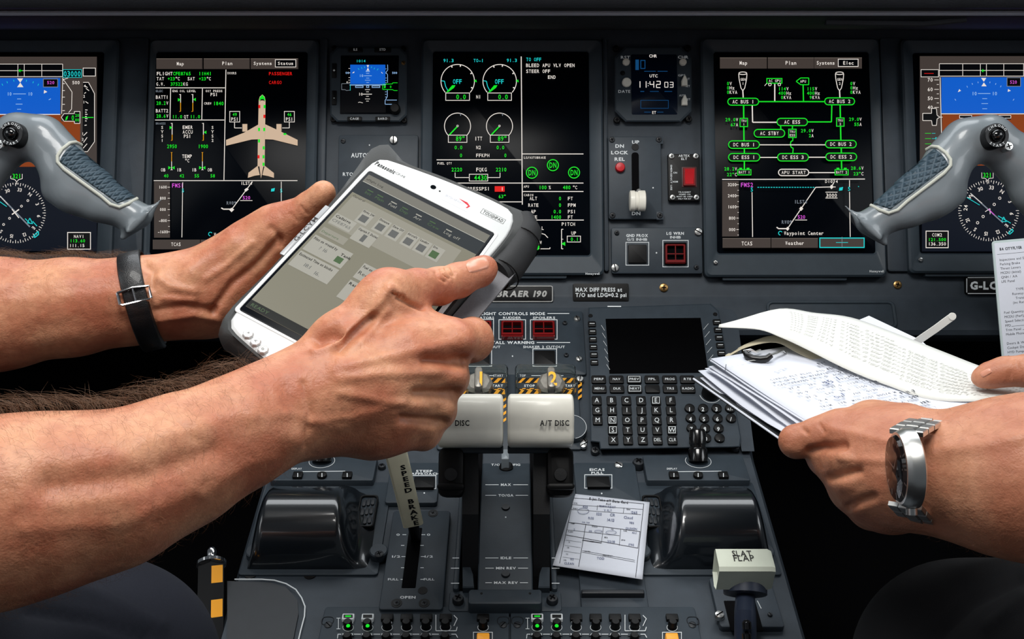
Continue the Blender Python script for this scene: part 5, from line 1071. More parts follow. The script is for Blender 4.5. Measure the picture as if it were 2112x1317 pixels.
def field(groups, vox, pad=.012):
    """groups: (chains, k inside, k joining to the rest)"""
    allp = [p for g in groups for ch in g[0] for p in ch]
    lo = np.min([p - r for p, r in allp], axis=0) - pad; hi = np.max([p + r for p, r in allp], axis=0) + pad
    n = np.ceil((hi - lo) / vox).astype(int) + 1
    ax = [(lo[i] + vox * np.arange(n[i])).astype(np.float32) for i in range(3)]
    F = np.full(n, 1.0, np.float32)
    def smin(a, b, k):
        if k <= 0: return np.minimum(a, b)
        h = np.maximum(k - np.abs(a - b), 0) / k; return np.minimum(a, b) - h * h * k * .25
    for chains, kin, kj in groups:
        G = np.full(n, 1.0, np.float32)
        gl = np.array(n); gh = np.zeros(3, int)
        for ch in chains:
            segs = list(zip(ch[:-1], ch[1:])) if len(ch) > 1 else [(ch[0], ch[0])]
            for (a, ra), (b, rb) in segs:
                m = max(ra, rb) + kin + kj + 3 * vox
                i0 = np.maximum(((np.minimum(a, b) - m - lo) / vox).astype(int), 0); i1 = np.minimum(((np.maximum(a, b) + m - lo) / vox).astype(int) + 2, n)
                gl = np.minimum(gl, i0); gh = np.maximum(gh, i1)
                X, Y, Z = np.meshgrid(ax[0][i0[0]:i1[0]] - a[0], ax[1][i0[1]:i1[1]] - a[1], ax[2][i0[2]:i1[2]] - a[2], indexing='ij')
                d = b - a; L2 = float(d @ d)
                t = np.clip((X * d[0] + Y * d[1] + Z * d[2]) / L2, 0, 1) if L2 > 1e-12 else np.zeros_like(X)
                D = np.sqrt((X - t * d[0]) ** 2 + (Y - t * d[1]) ** 2 + (Z - t * d[2]) ** 2) - (ra + (rb - ra) * t)
                s = tuple(slice(i0[j], i1[j]) for j in range(3)); G[s] = smin(G[s], D.astype(np.float32), kin)
        s = tuple(slice(gl[j], gh[j]) for j in range(3)); F[s] = smin(F[s], G[s], kj)
    return F, lo, vox

def nets(F, lo, vox):
    S = F < 0; n = F.shape
    c = [S[i:n[0] - 1 + i, j:n[1] - 1 + j, k:n[2] - 1 + k] for i in (0, 1) for j in (0, 1) for k in (0, 1)]
    cnt = sum(x.astype(np.int8) for x in c); act = np.argwhere((cnt > 0) & (cnt < 8))
    idx = np.full((n[0] - 1, n[1] - 1, n[2] - 1), -1, np.int32); idx[tuple(act.T)] = np.arange(len(act))
    acc = np.zeros((len(act), 3)); num = np.zeros(len(act))
    cor = [(i, j, k) for i in (0, 1) for j in (0, 1) for k in (0, 1)]
    val = {q: F[act[:, 0] + q[0], act[:, 1] + q[1], act[:, 2] + q[2]].astype(np.float64) for q in cor}
    for a in cor:
        for d in range(3):
            if a[d]: continue
            b = list(a); b[d] = 1; b = tuple(b); va, vb = val[a], val[b]; m = (va < 0) != (vb < 0)
            t = np.where(m, va / np.where(va == vb, 1, va - vb), 0); p = np.array(a, float)[None] + np.zeros((len(act), 3)); p[:, d] += t
            acc += p * m[:, None]; num += m
    V = lo + (act + acc / num[:, None]) * vox
    faces = []
    for d in range(3):
        e1, e2 = [(1, 2), (2, 0), (0, 1)][d]
        sl0 = [slice(1, n[i] - 1) for i in range(3)]; sl1 = list(sl0); sl0[d] = slice(0, n[d] - 1); sl1[d] = slice(1, n[d])
        A = S[tuple(sl0)]; B = S[tuple(sl1)]; E = np.argwhere(A != B)
        off = np.array([1, 1, 1]); off[d] = 0; P = E + off; ins = A[tuple(E.T)]
        def g(o1, o2): q = P.copy(); q[:, e1] -= o1; q[:, e2] -= o2; return idx[q[:, 0], q[:, 1], q[:, 2]]
        Q = np.stack([g(1, 1), g(0, 1), g(0, 0), g(1, 0)], 1); Q[~ins] = Q[~ins][:, ::-1]; faces.append(Q)
    Fc = np.concatenate(faces); return V, Fc[(Fc >= 0).all(1)]

def vnormals(V, Fc):
    N = np.zeros_like(V); a = np.cross(V[Fc[:, 2]] - V[Fc[:, 0]], V[Fc[:, 3]] - V[Fc[:, 1]])
    for k in range(4): np.add.at(N, Fc[:, k], a)
    return N / (np.linalg.norm(N, axis=1, keepdims=True) + 1e-12)
_R, _U, _F, _C = (np.array(v) for v in (RX, UX, FX, CAM))
def to_px(V):
    q = V - _C; d = q @ _F; return np.stack([CX + FOC * (q @ _R) / d, CY - FOC * (q @ _U) / d], 1), d
def smooth_mesh(V, Fc, it=2, lam=.5):
    E = np.concatenate([Fc[:, [0, 1]], Fc[:, [1, 2]], Fc[:, [2, 3]], Fc[:, [3, 0]]]); E = np.concatenate([E, E[:, ::-1]])
    deg = np.bincount(E[:, 0], minlength=len(V))[:, None]
    for _ in range(it):
        S = np.stack([np.bincount(E[:, 0], V[E[:, 1], k], minlength=len(V)) for k in range(3)], 1); V = V + lam * (S / np.maximum(deg, 1) - V)
    return V
def sculpt(V, Fc, strokes, facing=.05):
    """strokes drawn over the visible side: (points px, width px, height m)"""
    for pts, w, amp in strokes:
        N = vnormals(V, Fc); P, d = to_px(V); vd = _C - V; vd /= np.linalg.norm(vd, axis=1, keepdims=True); f = (N * vd).sum(1)
        best = np.full(len(V), 1e9)
        pts = np.array(pts, float)
        if len(pts) == 1: best = np.hypot(*(P - pts[0]).T)
        for a, b in zip(pts[:-1], pts[1:]):
            ab = b - a; t = np.clip(((P - a) @ ab) / (ab @ ab), 0, 1); best = np.minimum(best, np.hypot(*(P - a - t[:, None] * ab).T))
        V = V + N * (amp * np.exp(-(best / w) ** 2) * np.clip((f - facing) * 3, 0, 1))[:, None]
    return V

def mesh_obj(name, V, Fc, m, parent=None, world=True):
    me = bpy.data.meshes.new(name); Vf = V
    inv = np.array(parent.matrix_world.inverted()) if parent is not None and world else np.eye(4)
    Vf = V @ inv[:3, :3].T + inv[:3, 3]
    me.vertices.add(len(V)); me.vertices.foreach_set('co', Vf.astype(np.float32).ravel())
    me.loops.add(Fc.size); me.loops.foreach_set('vertex_index', Fc.astype(np.int32).ravel())
    me.polygons.add(len(Fc)); me.polygons.foreach_set('loop_start', np.arange(0, Fc.size, Fc.shape[1], dtype=np.int32)); me.polygons.foreach_set('loop_total', np.full(len(Fc), Fc.shape[1], np.int32))
    me.polygons.foreach_set('use_smooth', np.ones(len(Fc), bool)); me.update(calc_edges=True); me.validate()
    me.materials.append(m); o = bpy.data.objects.new(name, me); COL.objects.link(o)
    if parent is not None: o.parent = parent
    BUILT.append(o); return o
class Surf:
    def __init__(s, V, Fc): s.t = BVHTree.FromPolygons([tuple(v) for v in V], [tuple(int(i) for i in f) for f in Fc])
    def hit(s, px, py, off=0.0):
        px, py, off = float(px), float(py), float(off)
        d = ((px - CX) / FOC * RX - (py - CY) / FOC * UX + FX).normalized(); r = s.t.ray_cast(CAM, d)
        if r[0] is None: return None, None
        n = r[1] if r[1].dot(d) < 0 else -r[1]; return r[0] + n * off, n

# ---------------------------------------------------------------- control yokes
def yoke(label, T):
    """T maps the traced outline of one yoke (px, py) to its place"""
    D = .98
    hub = T(-150, 430)
    org = Fr(Cw(hub[0], hub[1], D + .03), RX, UX); t = thing('control_yoke', label, 'control yoke', org, 'pair of ram-horn control yokes')
    def k_(*p): return K(*[(*T(x, y), d, r) for x, y, d, r in p])
    mir = lambda x: -300 - x
    g = [([k_((-150, 430, D + .01, 62), (-95, 415, D, 52), (-60, 385, D, 47), (-20, 325, D, 44), (40, 281, D, 43), (88, 286, D, 43), (122, 322, D, 42), (140, 362, D, 46)),
           k_((140, 360, D, 44), (190, 388, D, 38), (240, 426, D, 33), (268, 438, D, 27)), k_((112, 396, D, 22), (150, 400, D, 36), (200, 425, D, 32)),
           k_((mir(-95), 415, D, 52), (mir(-60), 385, D, 47), (mir(-20), 325, D, 44), (mir(40), 281, D, 43), (mir(88), 286, D, 43), (mir(122), 322, D, 42), (mir(140), 362, D, 46), (mir(240), 428, D, 33), (mir(275), 448, D, 32)),
           k_((-150, 430, D + .01, 62), (mir(-95), 415, D, 52))], .012, .0),
         ([k_((337, 407, D, 2.5), (297, 449, D, 7), (253, 491, D, 4)), k_((324, 420, D + .014, 3), (265, 478, D + .014, 4)), k_((324, 420, D - .014, 3), (265, 478, D - .014, 4)), k_((mir(334), 411, D, 4), (mir(254), 489, D, 6))], .010, .020)]
    V, Fc = nets(*field(g, .0022)); V = smooth_mesh(V, Fc, 3)
    V = sculpt(V, Fc, [([T(x, y) for x, y in ((160, 318), (128, 300), (110, 268), (60, 250))], 9, .0006)])
    o = mesh_obj('horn', V, Fc, SILK, t); sf = Surf(V, Fc)
    # checkered grip insert + pale piping
    A, B, C_, D_ = (152, 296), (282, 406), (242, 420), (122, 334)
    nu, nv = 60, 16; vs = []; fs = []
    for j in range(nv + 1):
        for i in range(nu + 1):
            a, b = i / nu, j / nv
            x = (A[0] * (1 - a) + B[0] * a) * (1 - b) + (D_[0] * (1 - a) + C_[0] * a) * b; y = (A[1] * (1 - a) + B[1] * a) * (1 - b) + (D_[1] * (1 - a) + C_[1] * a) * b
            x -= 5 * math.sin(math.pi * b) * (1 - a) ** 3
            wv = .0006 * (math.sin(a * 60) * math.sin(b * 22 + (math.sin(a * 60) > 0) * 1.2))
            p, n = sf.hit(*T(x, y), .0017 - (.002 if i in (0, nu) or j in (0, nv) else 0))
            if p is None: p, n = sf.hit(*T(x * .97 + 200 * .03, y * .97 + 365 * .03), .0005)
            if p is None: p = vs[-1] if vs else Vector(Cw(*T(x, y), D - .02))
            vs.append(p)
    for j in range(nv):
        for i in range(nu): a = j * (nu + 1) + i; fs.append((a, a + 1, a + nu + 2, a + nu + 1) if T(1, 0)[0] < 1000 else (a, a + nu + 1, a + nu + 2, a + 1))
    mb = MB(); mb.add([org.L(v) for v in vs], fs, GRIPM); mb.build('grip_insert', t, smooth=60)
    pp = []
    for x, y in ((166, 300), (155, 294), (143, 296), (128, 308), (119, 322), (119, 334), (132, 349), (172, 378), (208, 404), (228, 421), (246, 427), (264, 421), (282, 411), (289, 405)):
        p, n = sf.hit(*T(x, y), .0012)
        if p is not None: pp.append(org.L(p))
    b = MB(); b.tube(pp, .0017, PIPE, 8); b.build('piping', t)
    # chronometer push button on its oval boss
    p, n = sf.hit(*T(27, 277), 0); q = T(27, 277); c = org.L(Cw(q[0], q[1], D - .030)); axb = (Vector((1, 0, 0)), Vector((0, 1, 0)), Vector((0, 0, 1)))
    b = MB(); b.lathe(c, [(.0125, -.014), (.0125, .003), (.0115, .0045), (.0085, .0045), (.0080, .002), (.0001, .002)], mat('button ring', srgb(26, 27, 29), .35), 36); b.build('button_ring', t)
    b = MB(); b.lathe(c, [(.0062, .002), (.0062, .006), (.0045, .0085), (.002, .0095), (.0001, .0098)], mat('gloss black button', srgb(8, 8, 9), .1, coat=.6), 28); b.build('push_button', t)
    b = MB()
    for s_, a0, st in (('CHRONO', 90 + 52, -21), ('START', 270 - 40, 20)):
        for i, ch in enumerate(s_):
            a = math.radians(a0 + st * i); u = Vector((math.sin(a), -math.cos(a), 0)) * (1 if st < 0 else -1); r_ = Vector((math.cos(a), math.sin(a), 0))
            b.text(ch, Vector(c) + r_ * .0100 + Vector((0, 0, .0047)), u * .0024, r_ * (.0024 if st < 0 else -.0024), LEG, bold=.02)
    b.build('button_lettering', t)
    sc_ = T(0, 299); c2 = org.L(Cw(sc_[0], sc_[1], D - .028)); b = MB(); b.lathe(c2, [(.0048, -.01), (.0048, .001), (.0040, .002), (.0001, .0022)], STEEL, 20)
    for an in (20, 110):
        a = math.radians(an); dd = Vector((math.cos(a), math.sin(a), 0)); e = Vector((-dd.y, dd.x, 0)); q_ = Vector(c2) + Vector((0, 0, .0023)); b.add([q_ + dd * .0028 + e * .0005, q_ - dd * .0028 + e * .0005, q_ - dd * .0028 - e * .0005, q_ + dd * .0028 - e * .0005], [(0, 1, 2, 3)], VOID)
    b.build('screw', t)
    b = MB(); h0 = T(-150, 430); b.tube([org.L(Cw(h0[0], h0[1], D + .03)), org.L(Cw(h0[0] , h0[1] + 120, D + .12)), org.L(Cw(h0[0] + (40 if h0[0] < 0 else -40), h0[1] + 520, D + .16)), org.L(Vector((Cw(h0[0], 950, D + .16).x * 1.0, 1.12, .03)))], [.03, .034, .036, .04], DARKP, 20); b.build('column', t)
    return t
yoke('grey ram-horn yoke with checkered grip, on the side of the forearm with a black strap', lambda x, y: (x, y))
yoke('grey ram-horn yoke with checkered grip, beside the white checklist card', lambda x, y: (2079 - x, y + 3 + max(0, x) * .038))
# ---------------------------------------------------------------- skin
def skin(name, c1, c2, c3):
    m = bpy.data.materials.new(name); m.use_nodes = True; nt = m.node_tree; b = nt.nodes['Principled BSDF']; L = nt.links
    tc = nt.nodes.new('ShaderNodeTexCoord')
    def noise(sc, det=4): n = nt.nodes.new('ShaderNodeTexNoise'); n.inputs['Scale'].default_value = sc; n.inputs['Detail'].default_value = det; L.new(tc.outputs['Object'], n.inputs['Vector']); return n
    n1 = noise(28, 3); r1 = nt.nodes.new('ShaderNodeValToRGB'); r1.color_ramp.elements[0].position = .38; r1.color_ramp.elements[1].position = .64; r1.color_ramp.elements[0].color = c1; r1.color_ramp.elements[1].color = c2
    L.new(n1.outputs['Fac'], r1.inputs[0])
    n2 = noise(220, 5); r2 = nt.nodes.new('ShaderNodeMapRange'); r2.inputs[1].default_value = .42; r2.inputs[2].default_value = .75; r2.inputs[3].default_value = 0; r2.inputs[4].default_value = .32; L.new(n2.outputs['Fac'], r2.inputs[0])
    mx = nt.nodes.new('ShaderNodeMix'); mx.data_type = 'RGBA'; L.new(r2.outputs[0], mx.inputs[0]); L.new(r1.outputs[0], mx.inputs[6]); mx.inputs[7].default_value = c3
    L.new(mx.outputs[2], b.inputs['Base Color'])
    b.inputs['Roughness'].default_value = .48; b.inputs['Specular IOR Level'].default_value = .38
    b.inputs['Subsurface Weight'].default_value = .18; b.inputs['Subsurface Radius'].default_value = (.008, .003, .0015); b.inputs['Subsurface Scale'].default_value = .6
    n3 = noise(120, 4); n4 = noise(700, 3); v = nt.nodes.new('ShaderNodeTexVoronoi'); v.inputs['Scale'].default_value = 900; L.new(tc.outputs['Object'], v.inputs['Vector'])
    b1 = nt.nodes.new('ShaderNodeBump'); b1.inputs['Strength'].default_value = .55; b1.inputs['Distance'].default_value = .0016; L.new(n3.outputs['Fac'], b1.inputs['Height'])
    b2 = nt.nodes.new('ShaderNodeBump'); b2.inputs['Strength'].default_value = .35; b2.inputs['Distance'].default_value = .0005; L.new(n4.outputs['Fac'], b2.inputs['Height']); L.new(b1.outputs[0], b2.inputs['Normal'])
    b3 = nt.nodes.new('ShaderNodeBump'); b3.inputs['Strength'].default_value = .25; b3.inputs['Distance'].default_value = .0003; L.new(v.outputs['Distance'], b3.inputs['Height']); L.new(b2.outputs[0], b3.inputs['Normal'])
    L.new(b3.outputs[0], b.inputs['Normal']); return m
SKIN1 = skin('ruddy skin', srgb(178, 108, 80), srgb(204, 147, 112), srgb(140, 80, 56))
SKIN2 = skin('tanned skin', srgb(176, 112, 84), srgb(198, 140, 108), srgb(146, 86, 62))
NAIL = mat('nail', srgb(206, 142, 116), .3, noise=.04, coat=.2)
HAIRM = mat('brown arm hair', srgb(98, 70, 46), .5)
HAIRS = mat('fine brown arm hair', srgb(120, 80, 52), .5)
SHIRT = mat('white shirt cloth', srgb(214, 216, 222), .8, bump=.2)
TROU = mat('navy trouser cloth', srgb(24, 28, 40), .85, noise=.15, nscale=900, bump=.25, bscale=2500)
TROU2 = mat('black trouser cloth', srgb(15, 16, 20), .85, noise=.15, nscale=900, bump=.25, bscale=2500)

def joined(parts):
    V = []; F_ = []; o = 0
    for v, f in parts: V.append(v); F_.append(f + o); o += len(v)
    return np.concatenate(V), np.concatenate(F_)

def hair(name, V, Fc, sel, n, ln, m, parent, seed, flow, r0=.00007, curl=.35):
    """short curved strands rooted on the skin; sel(px,py)->bool mask of vertices, flow: world direction"""
    rng = np.random.default_rng(seed); N = vnormals(V, Fc); P, d = to_px(V); ok = np.argwhere(sel(P, N)).ravel()
    if len(ok) == 0: return
    ids = rng.choice(ok, n); base = V[ids] + rng.normal(0, .0012, (n, 3)) * (1 - np.abs(N[ids])); nn = N[ids]
    fl = np.array(flow)[None] + rng.normal(0, .45, (n, 3)); fl -= nn * (fl * nn).sum(1)[:, None]; fl /= np.linalg.norm(fl, axis=1)[:, None]
    side = np.cross(nn, fl); L_ = ln * rng.uniform(.45, 1.2, n)[:, None]; cu = rng.normal(0, curl, n)[:, None]
    pts = []
    for i, s_ in enumerate((0, .3, .65, 1.0)):
        pts.append(base - nn * .0005 * (i == 0) + L_ * (nn * (.85 * s_ - .45 * s_ * s_) + fl * (.35 * s_ + .45 * s_ * s_) + side * cu * s_ * s_))
    vs = []; fs = []
    u = side; w = nn
    for i, p in enumerate(pts):
        r = r0 * (1, .9, .7, .25)[i]
        for k in range(3): a = 2 * math.pi * k / 3; vs.append(p + u * r * math.cos(a) + w * r * math.sin(a))
    A = np.stack(vs, 1); base_i = np.arange(n)[:, None] * 12
    for i in range(3):
        for k in range(3): fs.append(base_i + np.array([i * 3 + k, i * 3 + (k + 1) % 3, (i + 1) * 3 + (k + 1) % 3, (i + 1) * 3 + k])[None])
    o = mesh_obj(name, A.reshape(-1, 3), np.concatenate(fs), m, parent); o['kind'] = 'stuff'; return o

def nail(name, sf, org, parent, c, ax, ln, wd, off=.0006):
    """patch laid over the fingertip; c px centre, ax px direction of the finger, ln/wd half sizes px"""
    ax = np.array(ax, float); ax /= np.linalg.norm(ax); pr = np.array([-ax[1], ax[0]]); n = 12; vs = []; fs = []
    for j in range(n + 1):
        for i in range(n + 1):
            a, b = -1 + 2 * i / n, -1 + 2 * j / n; k = math.sqrt(max(0, 1 - .5 * b * b)); q = np.array(c) + ax * (a * ln * math.sqrt(max(0, 1 - .45 * b ** 4))) + pr * (b * wd * (1 - .12 * (a < 0) * a * a))
            e = max(abs(a), abs(b)); p, nn = sf.hit(q[0], q[1], off * (1 - .9 * max(0, e - .85) / .15) + .0002 * (1 - b * b))
            if p is None and not vs: return
            vs.append(org.L(p) if p is not None else vs[-1])
    for j in range(n):
        for i in range(n): a = j * (n + 1) + i; fs.append((a, a + 1, a + n + 2, a + n + 1))
    m = MB(); m.add(vs, fs, NAIL); return m.build(name, parent, smooth=60)

# ---------------------------------------------------------------- person holding the tablet
o1 = Fr(Vector((-.66, .0, .45)), RX, Vector((0, 1, 0)))
p1 = thing('person', 'person with hairy forearms and black watch strap gripping the tablet in both hands', 'person', o1)
# near arm (right arm of the person)
arm = K((-230, 1100, .440, 206), (0, 1054, .46, 188), (120, 1030, .47, 170), (235, 1008, .48, 151), (370, 950, .50, 130), (498, 888, .52, 110), (582, 843, .535, 100), (640, 825, .543, 96))
palm = [K((640, 825, .543, 94), (740, 790, .548, 92), (840, 735, .556, 74), (930, 704, .565, 44)), K((640, 830, .543, 90), (800, 800, .552, 75), (918, 778, .565, 42)), K((650, 845, .545, 78), (800, 850, .555, 62), (896, 843, .567, 38)), K((650, 850, .548, 74), (770, 880, .556, 56), (868, 890, .570, 33)),
        K((640, 790, .545, 72), (700, 705, .550, 54), (780, 622, .558, 42), (806, 603, .562, 42)), K((770, 650, .566, 45), (860, 680, .572, 38), (900, 690, .575, 38))]
thumb = K((800, 602, .562, 43), (860, 594, .582, 39), (905, 590, .600, 38), (945, 578, .615, 35), (990, 560, .628, 30), (1000, 553, .632, 27))
idx = K((930, 704, .565, 43), (972, 701, .585, 44), (975, 696, .625, 40), (930, 640, .665, 30), (870, 590, .688, 26))
mid = K((918, 778, .565, 42), (924, 778, .575, 42), (925, 765, .62, 36), (880, 700, .655, 30), (800, 640, .678, 26))
rng_ = K((896, 843, .567, 38), (901, 845, .575, 39), (895, 830, .61, 34), (840, 760, .640, 28), (760, 700, .662, 24))
pky = K((868, 890, .570, 33), (873, 892, .575, 34), (868, 880, .60, 30), (810, 810, .618, 25), (740, 760, .632, 22))
g = [([arm] + palm, .012, 0), ([thumb], .004, .010), ([idx], .004, .006), ([mid], .004, .005), ([rng_], .004, .005), ([pky], .004, .005)]
V, Fc = nets(*field(g, .00115)); V = smooth_mesh(V, Fc, 3)
V = sculpt(V, Fc, [
    ([(955, 702)], 26, 0.00319), ([(940, 775)], 24, 0.00261), ([(918, 843)], 20, 0.00217), ([(885, 890)], 18, 0.00145),                 # knuckles
    ([(958, 744), (930, 745), (880, 742)], 12, -0.00507), ([(945, 812), (915, 812), (860, 812)], 11, -0.00435), ([(918, 872), (885, 868), (830, 862)], 10, -0.00348),   # valleys between
    ([(700, 780), (800, 770), (900, 768)], 12, 0.00145), ([(690, 760), (800, 735), (930, 705)], 12, 0.00116), ([(700, 810), (880, 840)], 10, 0.00102), # tendons
    ([(650, 722), (700, 700), (770, 640), (800, 600)], 10, 0.00232), ([(655, 700), (690, 690)], 16, -0.00507), ([(700, 722), (730, 690), (765, 655)], 13, -0.00435), ([(700, 738), (760, 690), (800, 640)], 9, 0.00145),   # thumb tendon, snuffbox
    ([(820, 614), (850, 628), (872, 634)], 5, -0.00319), ([(810, 604), (832, 612)], 4, -0.00203), ([(806, 590), (820, 606)], 10, 0.00174),  # fold at thumb base
    ([(899, 560), (906, 572), (918, 580)], 3.0, -0.00160), ([(908, 556), (914, 566), (926, 574)], 3.0, -0.00160), ([(918, 554), (925, 562), (935, 568)], 3.0, -0.00160), ([(930, 552), (938, 562)], 2.6, -0.00116), ([(915, 566)], 14, 0.00145),  # thumb wrinkles
    ([(700, 880), (790, 850), (860, 850)], 11.2, 0.00065), ([(640, 870), (720, 860), (830, 830)], 8.399999999999999, 0.00059), ([(520, 860), (600, 850), (680, 880)], 12.6, 0.00059), # veins
    ([(590, 800), (610, 850), (600, 910)], 19.599999999999998, -0.00098), ([(625, 790), (640, 850), (625, 915)], 8, -0.00145), ([(610, 905)], 30, 0.00290),
    ([(300, 905), (400, 880), (520, 850)], 19.599999999999998, 0.00091), ([(100, 1000), (300, 980), (440, 930)], 30, -0.00362), ([(50, 1090), (250, 1080), (400, 1010)], 16.799999999999997, 0.00078),
    ([(350, 860), (385, 885), (400, 905)], 11.2, -0.00065), ([(560, 945), (500, 960), (420, 1020)], 12.6, 0.00065)])
A1 = (V, Fc); SF1 = Surf(V, Fc)
# far arm (left arm)
armL = K((-200, 672, .64, 130), (0, 647, .665, 110), (150, 633, .675, 95), (270, 621, .685, 84), (340, 613, .690, 80), (400, 606, .696, 82), (440, 604, .700, 76))
thL = [K((430, 600, .700, 78), (480, 556, .702, 70), (530, 510, .700, 58), (572, 472, .696, 46)), K((440, 622, .702, 64), (470, 600, .71, 62), (540, 560, .72, 50), (600, 540, .725, 42))]
thumbL = K((572, 472, .696, 45), (610, 447, .692, 34), (640, 424, .688, 29), (662, 405, .683, 26), (668, 396, .681, 24))
fL = [K((585, 510, .72, 30), (660, 470, .722, 26), (735, 470, .705, 23), (770, 480, .700, 20)), K((575, 550, .72, 30), (650, 540, .712, 26), (720, 545, .692, 23), (750, 555, .688, 20)), K((555, 590, .715, 30), (630, 600, .695, 26), (690, 610, .675, 22), (715, 620, .668, 20)), K((530, 620, .71, 28), (590, 650, .680, 23), (640, 665, .655, 20), (660, 670, .65, 18))]
g = [([armL] + thL, .012, 0), ([thumbL], .004, .012)] + [([f_], .004, .008) for f_ in fL]
V, Fc = nets(*field(g, .0014)); V = smooth_mesh(V, Fc, 3)
V = sculpt(V, Fc, [([(300, 545), (316, 560), (312, 590)], 9, -0.00203), ([(395, 560), (440, 520), (480, 500)], 22, 0.00362), ([(425, 575), (470, 545), (520, 500)], 8, 0.00145),
    ([(330, 575), (350, 590), (400, 600)], 9, 0.00174), ([(320, 640), (380, 630), (440, 640)], 8, -0.00174), ([(330, 660), (400, 650), (450, 660)], 7, 0.00145), ([(335, 615), (400, 618)], 6, 0.00116),
    ([(575, 495), (530, 545), (480, 585), (440, 640)], 9, -0.00290), ([(620, 425), (632, 440)], 3, -0.00116), ([(600, 440), (612, 455)], 3, -0.00102), ([(560, 470), (580, 490), (580, 505)], 7, -0.00174),
    ([(20, 620), (120, 610), (240, 600)], 16.799999999999997, 0.00065), ([(60, 680), (200, 660), (260, 660)], 19.599999999999998, -0.00091), ([(0, 590), (150, 580), (250, 570)], 11.2, 0.00052)])
A2 = (V, Fc); SF2 = Surf(V, Fc)
# upper arms, shoulders and trunk (beyond the picture)
def trunk(cx, el_r, el_l, sx=1):
    el_r, el_l = [np.array(Cw(*e)) for e in (el_r, el_l)]
    shr = np.array((cx + .17, .03, 1.30)); shl = np.array((cx - .17, .03, 1.30))
    return [([[(el_r, .050), (shr, .058)], [(el_l, .048), (shl, .058)], Wp((cx, -.02, 1.22, .13), (cx, -.04, .95, .13), (cx, -.04, .62, .15)), Wp((cx - .15, 0, 1.28, .07), (cx + .15, 0, 1.28, .07)), Wp((cx, -.02, 1.33, .08), (cx, -.01, 1.42, .058))], .05, 0)], shr, shl, el_r, el_l
tg, shr, shl, er, el = trunk(-.66, (-470, 1150, .42), (-470, 700, .60))
tg[0][0].append(K((-470, 1150, .42, 205), (-260, 1106, .438, 170)))
tg[0][0].append(K((-470, 700, .60, 150), (-240, 678, .635, 105)))
T1 = nets(*field(tg, .006))
b1 = mesh_obj('body', *joined([A1, A2, T1]), SKIN1, p1)
g = [([[(shr + (er - shr) * .55, .072), (shr, .075)], [(shl + (el - shl) * .55, .072), (shl, .075)], Wp((-.66, -.02, 1.22, .15), (-.66, -.04, .95, .15), (-.66, -.04, .60, .17)), Wp((-.81, 0, 1.28, .085), (-.51, 0, 1.28, .085))], .05, 0)]
mesh_obj('shirt', *nets(*field(g, .006)), SHIRT, p1)
g = [([K((205, 1398, .62, 222), (60, 1420, .58, 250), (-150, 1500, .52, 330)) + Wp((-.56, .05, .58, .11)), K((205, 1400, .62, 215), (240, 1700, .70, 170)), Wp((-.80, .5, .78, .085), (-.76, .05, .58, .11)), Wp((-.80, .5, .78, .08), (-.80, .62, .35, .06)), Wp((-.66, -.03, .58, .17))], .03, 0)]
V, Fc = nets(*field(g, .004)); V = sculpt(V, Fc, [([(120, 1200), (210, 1230), (330, 1290)], 14, 0.00290), ([(60, 1260), (200, 1280), (300, 1317)], 12, -0.00290)])
mesh_obj('trousers', V, Fc, TROU, p1)
nail('thumbnail', SF1, o1, p1, (985, 546), (42, -13), 23, 13)
Lf = np.array(RX)
hair('forearm_hair', *A1, lambda P, N: (P[:, 0] > -60) & (P[:, 0] < 520) & (N[:, 2] > .45) & (N @ np.array(-FX) < .22) & (N @ np.array(-FX) > -.25), 800, .021, HAIRM, p1, 1, (-.7, .1, .35), .00006, .6)
hair('arm_hair', *A1, lambda P, N: (P[:, 0] > -60) & (P[:, 0] < 560) & (N[:, 2] > .5) & (N @ np.array(-FX) > .1), 700, .010, HAIRS, p1, 7, (-.7, .1, -.2), .00004)
hair('arm_hair', *A1, lambda P, N: (P[:, 0] > -60) & (P[:, 0] < 600) & (N @ np.array(-FX) > .2) & (N[:, 2] < .7), 1100, .010, HAIRS, p1, 2, (.3, -.2, -.9), .00004)
hair('wrist_hair', *A2, lambda P, N: (P[:, 0] > -60) & (P[:, 0] < 270) & (N[:, 2] > .5) & (N @ np.array(-FX) < .22) & (N @ np.array(-FX) > -.25), 1000, .012, HAIRM, p1, 3, (-.5, .2, .4), .00006, .6)
hair('hand_hair', *A2, lambda P, N: (P[:, 0] > -60) & (P[:, 0] < 250) & (N @ np.array(-FX) > .3) & (P[:, 1] < 640), 450, .008, HAIRS, p1, 4, (.6, 0, -.6), .00004)

# ---------------------------------------------------------------- person holding the papers
o2 = Fr(Vector((.78, .0, .45)), RX, Vector((0, 1, 0)))
p2 = thing('person', 'person with a steel wristwatch holding loose papers, dark trousers', 'person', o2)
arm2 = K((2290, 990, .511, 192), (2112, 984, .530, 164), (2030, 982, .540, 139), (1960, 978, .550, 116), (1905, 974, .558, 106), (1870, 966, .563, 108))
palm2 = [K((1870, 960, .563, 106), (1800, 925, .575, 84), (1730, 892, .585, 44)), K((1870, 965, .563, 104), (1790, 960, .575, 84), (1722, 948, .588, 42)), K((1870, 970, .563, 104), (1810, 1000, .578, 76), (1757, 1010, .590, 38)), K((1875, 975, .564, 102), (1830, 1030, .580, 56), (1795, 1052, .592, 34)), K((1850, 900, .58, 66), (1800, 878, .590, 42), (1850, 866, .60, 36))]
i2 = K((1730, 892, .585, 43), (1690, 900, .588, 39), (1642, 910, .594, 33), (1648, 908, .622, 28), (1710, 890, .645, 24))
m2 = K((1722, 948, .588, 40), (1702, 945, .598, 34), (1715, 935, .630, 29), (1770, 910, .655, 25))
r2 = K((1757, 1010, .590, 38), (1752, 1012, .60, 34), (1760, 985, .635, 30), (1800, 940, .655, 25))
